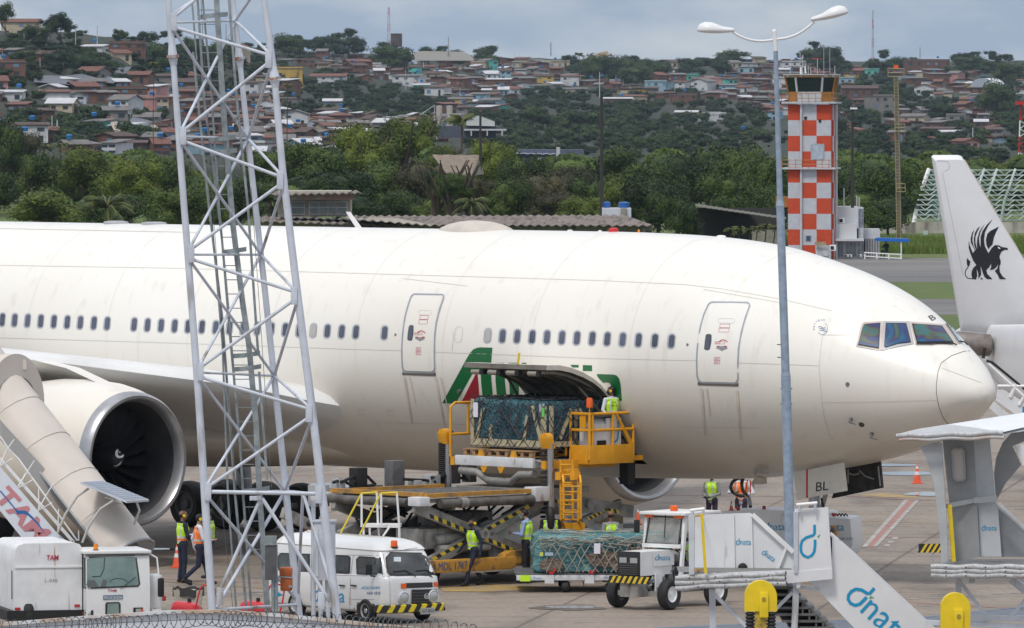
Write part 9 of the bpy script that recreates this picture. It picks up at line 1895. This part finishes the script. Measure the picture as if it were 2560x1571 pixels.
# skyline and hillside landmarks
wtw=thing('water_tower','dark concrete water tower block beside a lattice antenna on the skyline','water tower',P(990,140,2900));wM=Matrix.Translation(P(990,145,2900));wtw.matrix_world=wM;wwI=wM.inverted()
bxp('tank_body',977,84,1005,118,2900,4,mat('sooty_concrete',(.13,.10,.10),.9,col2=(.05,.035,.04),scale=.4,streak=((.3,.28,.27),(.5,.5,.1),.6)),wtw,wwI)
for u in(979,991,1003):bxp('leg',u-1.5,115,u+1.5,160,2901,.6,CONC,wtw,wwI)
def antenna(u,vt,vb,Y,w_,label,cols=(WHITE2,RED)):
    g=thing('antenna_mast',label,'antenna',P(u,vb,Y),0,'antenna masts on the skyline');s=Y/F;hh=(vb-vt)*s;n_=6
    for k in range(n_):
        z0,z1=hh*k/n_,hh*(k+1)/n_;w0,w1=w_*s*(1-k/n_*.6)/2,w_*s*(1-(k+1)/n_*.6)/2;b=MB();m_=cols[k%2]
        for a,c in(((-1,-1)),((1,-1)),((1,1)),((-1,1)))and[(-1,-1),(1,-1),(1,1),(-1,1)]:b.tube([(a*w0,c*w0,z0),(a*w1,c*w1,z1)],s*.55,m_,4)
        for q in range(3):zz0=z0+(z1-z0)*q/3;zz1=z0+(z1-z0)*(q+1)/3;b.tube([(-w0,-w0,zz0),(w0,-w0,zz1)],s*.35,m_,4);b.tube([(w0,-w0,zz0),(-w0,-w0,zz1)],s*.35,m_,4)
        b.build('mast_section',g)
FR=mat('faded_mast_red',(.42,.16,.16),.7);FW=mat('faded_mast_white',(.42,.42,.44),.7)
antenna(972,18,140,2880,9,'red and white lattice antenna left of the water tower',(FW,FR));antenna(2182,26,165,3200,5,'thin red and white antenna on the skyline right of the lamp post',(FR,FW));antenna(1121,92,140,2900,3,'short thin antenna on the left-centre skyline',(GREY,GREY));antenna(1377,106,140,3000,3,'twin whip antenna above the middle of the hill',(GREY,GREY));antenna(2300,118,160,3200,2,'faint whip antenna on the right skyline',(GREY,GREY))
bb_=thing('beige_hall','beige angular hall on the skyline right of the small palm','building',P(1498,150,3000));hm_=Matrix.Translation(P(1498,150,3000));bb_.matrix_world=hm_;b=MB();b.prism([hm_.inverted()@P(u,v,3000)for u,v in((1475,158),(1475,143),(1497,132),(1519,128),(1523,138),(1510,158))],(0,12,0),mat('hall_beige',(.5,.38,.24),.8,var=.1));b.build('hall_body',bb_)
bl=thing('white_hall','low white hall half hidden by trees on the centre skyline','building',P(1110,145,2900));hm_=Matrix.Translation(P(1110,145,2900));bl.matrix_world=hm_;b=MB();b.prism([hm_.inverted()@P(u,v,2900)for u,v in((1035,152),(1035,130),(1060,128),(1160,130),(1178,140),(1186,152))],(0,10,0),mat('hall_white',(.48,.46,.42),.8,var=.1));b.build('hall_body',bl)
ar=thing('arched_hall','white arched sports hall roof on the right hillside','building',P(2480,220,2600));hm_=Matrix.Translation(P(2480,222,2600));ar.matrix_world=hm_;hi_=hm_.inverted()
b=MB();ap=[hi_@P(2456+30*math.cos(a)*-1,218-22*math.sin(a),2600)for a in np.linspace(0,math.pi,20)];b.sheet([ap,[q+Vector((5,22,0))for q in ap]],mat('arch_roof_white',(.72,.74,.76),.5));b.add(ap,[list(range(20))],mat('arch_gable_grey',(.36,.40,.46),.6));b.build('arched_roof',ar)
si=thing('silo','left one of two pale concrete silos with a sloping conveyor','silo',P(1097,310,1500),0,'twin silos');si2=thing('silo','right one of two pale concrete silos below the hillside houses','silo',P(1123,310,1500),0,'twin silos')
for g,u in((si,1098),(si2,1124)):M_=Matrix.Translation(P(u,315,1500));g.matrix_world=M_;one(g,'cylinder','lathe',[(.0,0),(.6,0),(.6,3.8),(.0,3.9)],mat('silo_concrete',(.42,.39,.35),.8,var=.12,streak=((.2,.18,.15),(1,1,.2),.58)),(0,0,0),(0,0,1),20)
cv=thing('conveyor','sloping pale conveyor leading up to the left silo','conveyor',P(1070,300,1500));tubes('conveyor_beam',[[(1050,288,1500),(1086,264,1500),(1086,310,1500)]],.12,WN,cv,6,Matrix.Translation(P(1070,300,1500)))
wh=thing('warehouse','warehouse with a white painted sheet roof below the silos','warehouse',P(1200,330,1400));wM=Matrix.Translation(P(1200,330,1400));wh.matrix_world=wM;wI_=wM.inverted()
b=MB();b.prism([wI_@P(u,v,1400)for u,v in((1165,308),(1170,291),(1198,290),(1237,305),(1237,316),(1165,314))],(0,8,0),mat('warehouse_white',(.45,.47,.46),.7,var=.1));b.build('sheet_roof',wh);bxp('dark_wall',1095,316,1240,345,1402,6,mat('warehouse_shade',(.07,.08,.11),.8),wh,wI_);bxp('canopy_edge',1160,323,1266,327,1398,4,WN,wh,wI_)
for u in(1178,1218,1255):bxp('post',u-1.5,326,u+1.5,340,1398,.3,WN,wh,wI_)
w3_=thing('warehouse','blue-grey flat warehouse with pale roof above the near trees','warehouse',P(1380,400,1250));wM=Matrix.Translation(P(1380,400,1250));w3_.matrix_world=wM;wI_=wM.inverted()
bxp('hall',1290,375,1460,420,1250,10,mat('warehouse_navy',(.08,.10,.15),.7,var=.15),w3_,wI_);corr('roof',[(1285,384,1248),(1390,386,1248),(1385,375,1262),(1300,375,1262)],wM,w3_,1.2,.08,mat('warehouse_pale_roof',(.30,.33,.38),.6,var=.1));bxp('white_edge',1345,394,1425,399,1246,1,WN,w3_,wI_);bxp('white_tower',1391,368,1400,395,1246,1,WN,w3_,wI_)
tr=mat('black_slope_sheet',(.055,.06,.075),.4,var=.5,scale=.4,bump=.6,bscale=.6)
for i,(lb,pts)in enumerate((('black plastic sheeting over the eroded slope, left hillside',[(85,215),(90,198),(150,200),(210,193),(245,205),(250,222),(180,222)]),('black plastic sheeting beside the terrace houses, upper left',[(255,215),(262,200),(300,205),(285,218)]),('black plastic sheeting under the left skyline trees',[(285,200),(290,178),(330,175),(318,192)]),('dark wet earth slide above the near trees, left',[(300,345),(330,305),(360,296),(395,318),(380,345),(340,352)]),('black plastic sheeting right of the mast, low slope',[(762,330),(770,305),(792,320),(790,345)]))):
    g=thing('slope_sheeting',lb,'tarpaulin',hpt(*pts[0]),0,'sheets covering the slope');M_=Matrix.Translation(hpt(*pts[0])).inverted();b=MB();cc_=[sum(p[0]for p in pts)/len(pts),sum(p[1]for p in pts)/len(pts)]
    up3=[hpt(*p)+Vector((0,-1.5,.8))for p in pts];ccv=hpt(*cc_)+Vector((0,-2,1.6));b.add([M_@q for q in up3]+[M_@ccv],[(k,(k+1)%len(pts),len(pts))for k in range(len(pts))],tr);b.build('sheet',g)
rk=thing('rock_face','pale exposed rock in the cut above the near trees, left','rock',hpt(310,350));M_=Matrix.Translation(hpt(310,350)).inverted();b=MB();RK=mat('pale_rock',(.36,.31,.24),.9,var=.25,scale=.8)
for pts in([(278,322),(292,318),(312,338),(318,352),(300,355),(285,340)],[(355,328),(385,325),(405,340),(390,358),(362,352)]):b.add([M_@(hpt(*p)+Vector((0,-3,1.2)))for p in pts],[list(range(len(pts)))],RK)
b.build('rock_slab',rk)
# utility poles on the hill
for i,(u,vt,vb)in enumerate(((243,65,115),(189,70,120),(100,145,175),(1059,155,180),(1150,220,270),(1014,175,225),(1286,135,152),(1540,190,215),(1558,190,215),(2432,320,350),(2537,215,240),(130,290,345),(143,300,350),(1687,215,245),(2070,140,160),(1230,380,395))):
    pole(f'thin street pole {hill_where(u, vt)}',u,vt,vb,hpt(u,vb).y,.14,WN if i%3==0 else GREY,None,'street poles on the hillside')
for i in range(42):
    u=[60,120,160,205,330,350,400,470,760,880,930,1030,1130,1200,1240,1260,1300,1330,1360,1420,1440,1620,1650,1690,1730,1760,1800,1830,1850,1900,2030,2090,2110,2160,2230,2260,2350,2410,2450,2490,2530,2550][i]
    pole(f'short aerial pole on the roofs near the skyline {hill_where(u, 0)[15:]}',u,vtop(u)-rh.uniform(3,14),vtop(u)+8,yfar(u)-20,.09,GREY,None,'aerial poles on the skyline')
# ================= haze: a closed box of even air =================
hz=MB();hz.box((0,2060,60),(2400,4300,122),MATTE);ho=hz.build('haze');struct(ho,'stuff');hm=bpy.data.materials.new('haze_air');hm.use_nodes=True;nn2=hm.node_tree.nodes;nn2.clear();ou=nn2.new('ShaderNodeOutputMaterial');pv=nn2.new('ShaderNodeVolumePrincipled');pv.inputs['Color'].default_value=(.70,.84,1,1);pv.inputs['Density'].default_value=.000034;pv.inputs['Anisotropy'].default_value=0.0
hm.node_tree.links.new(pv.outputs[0],ou.inputs['Volume']);ho.data.materials.clear();ho.data.materials.append(hm)
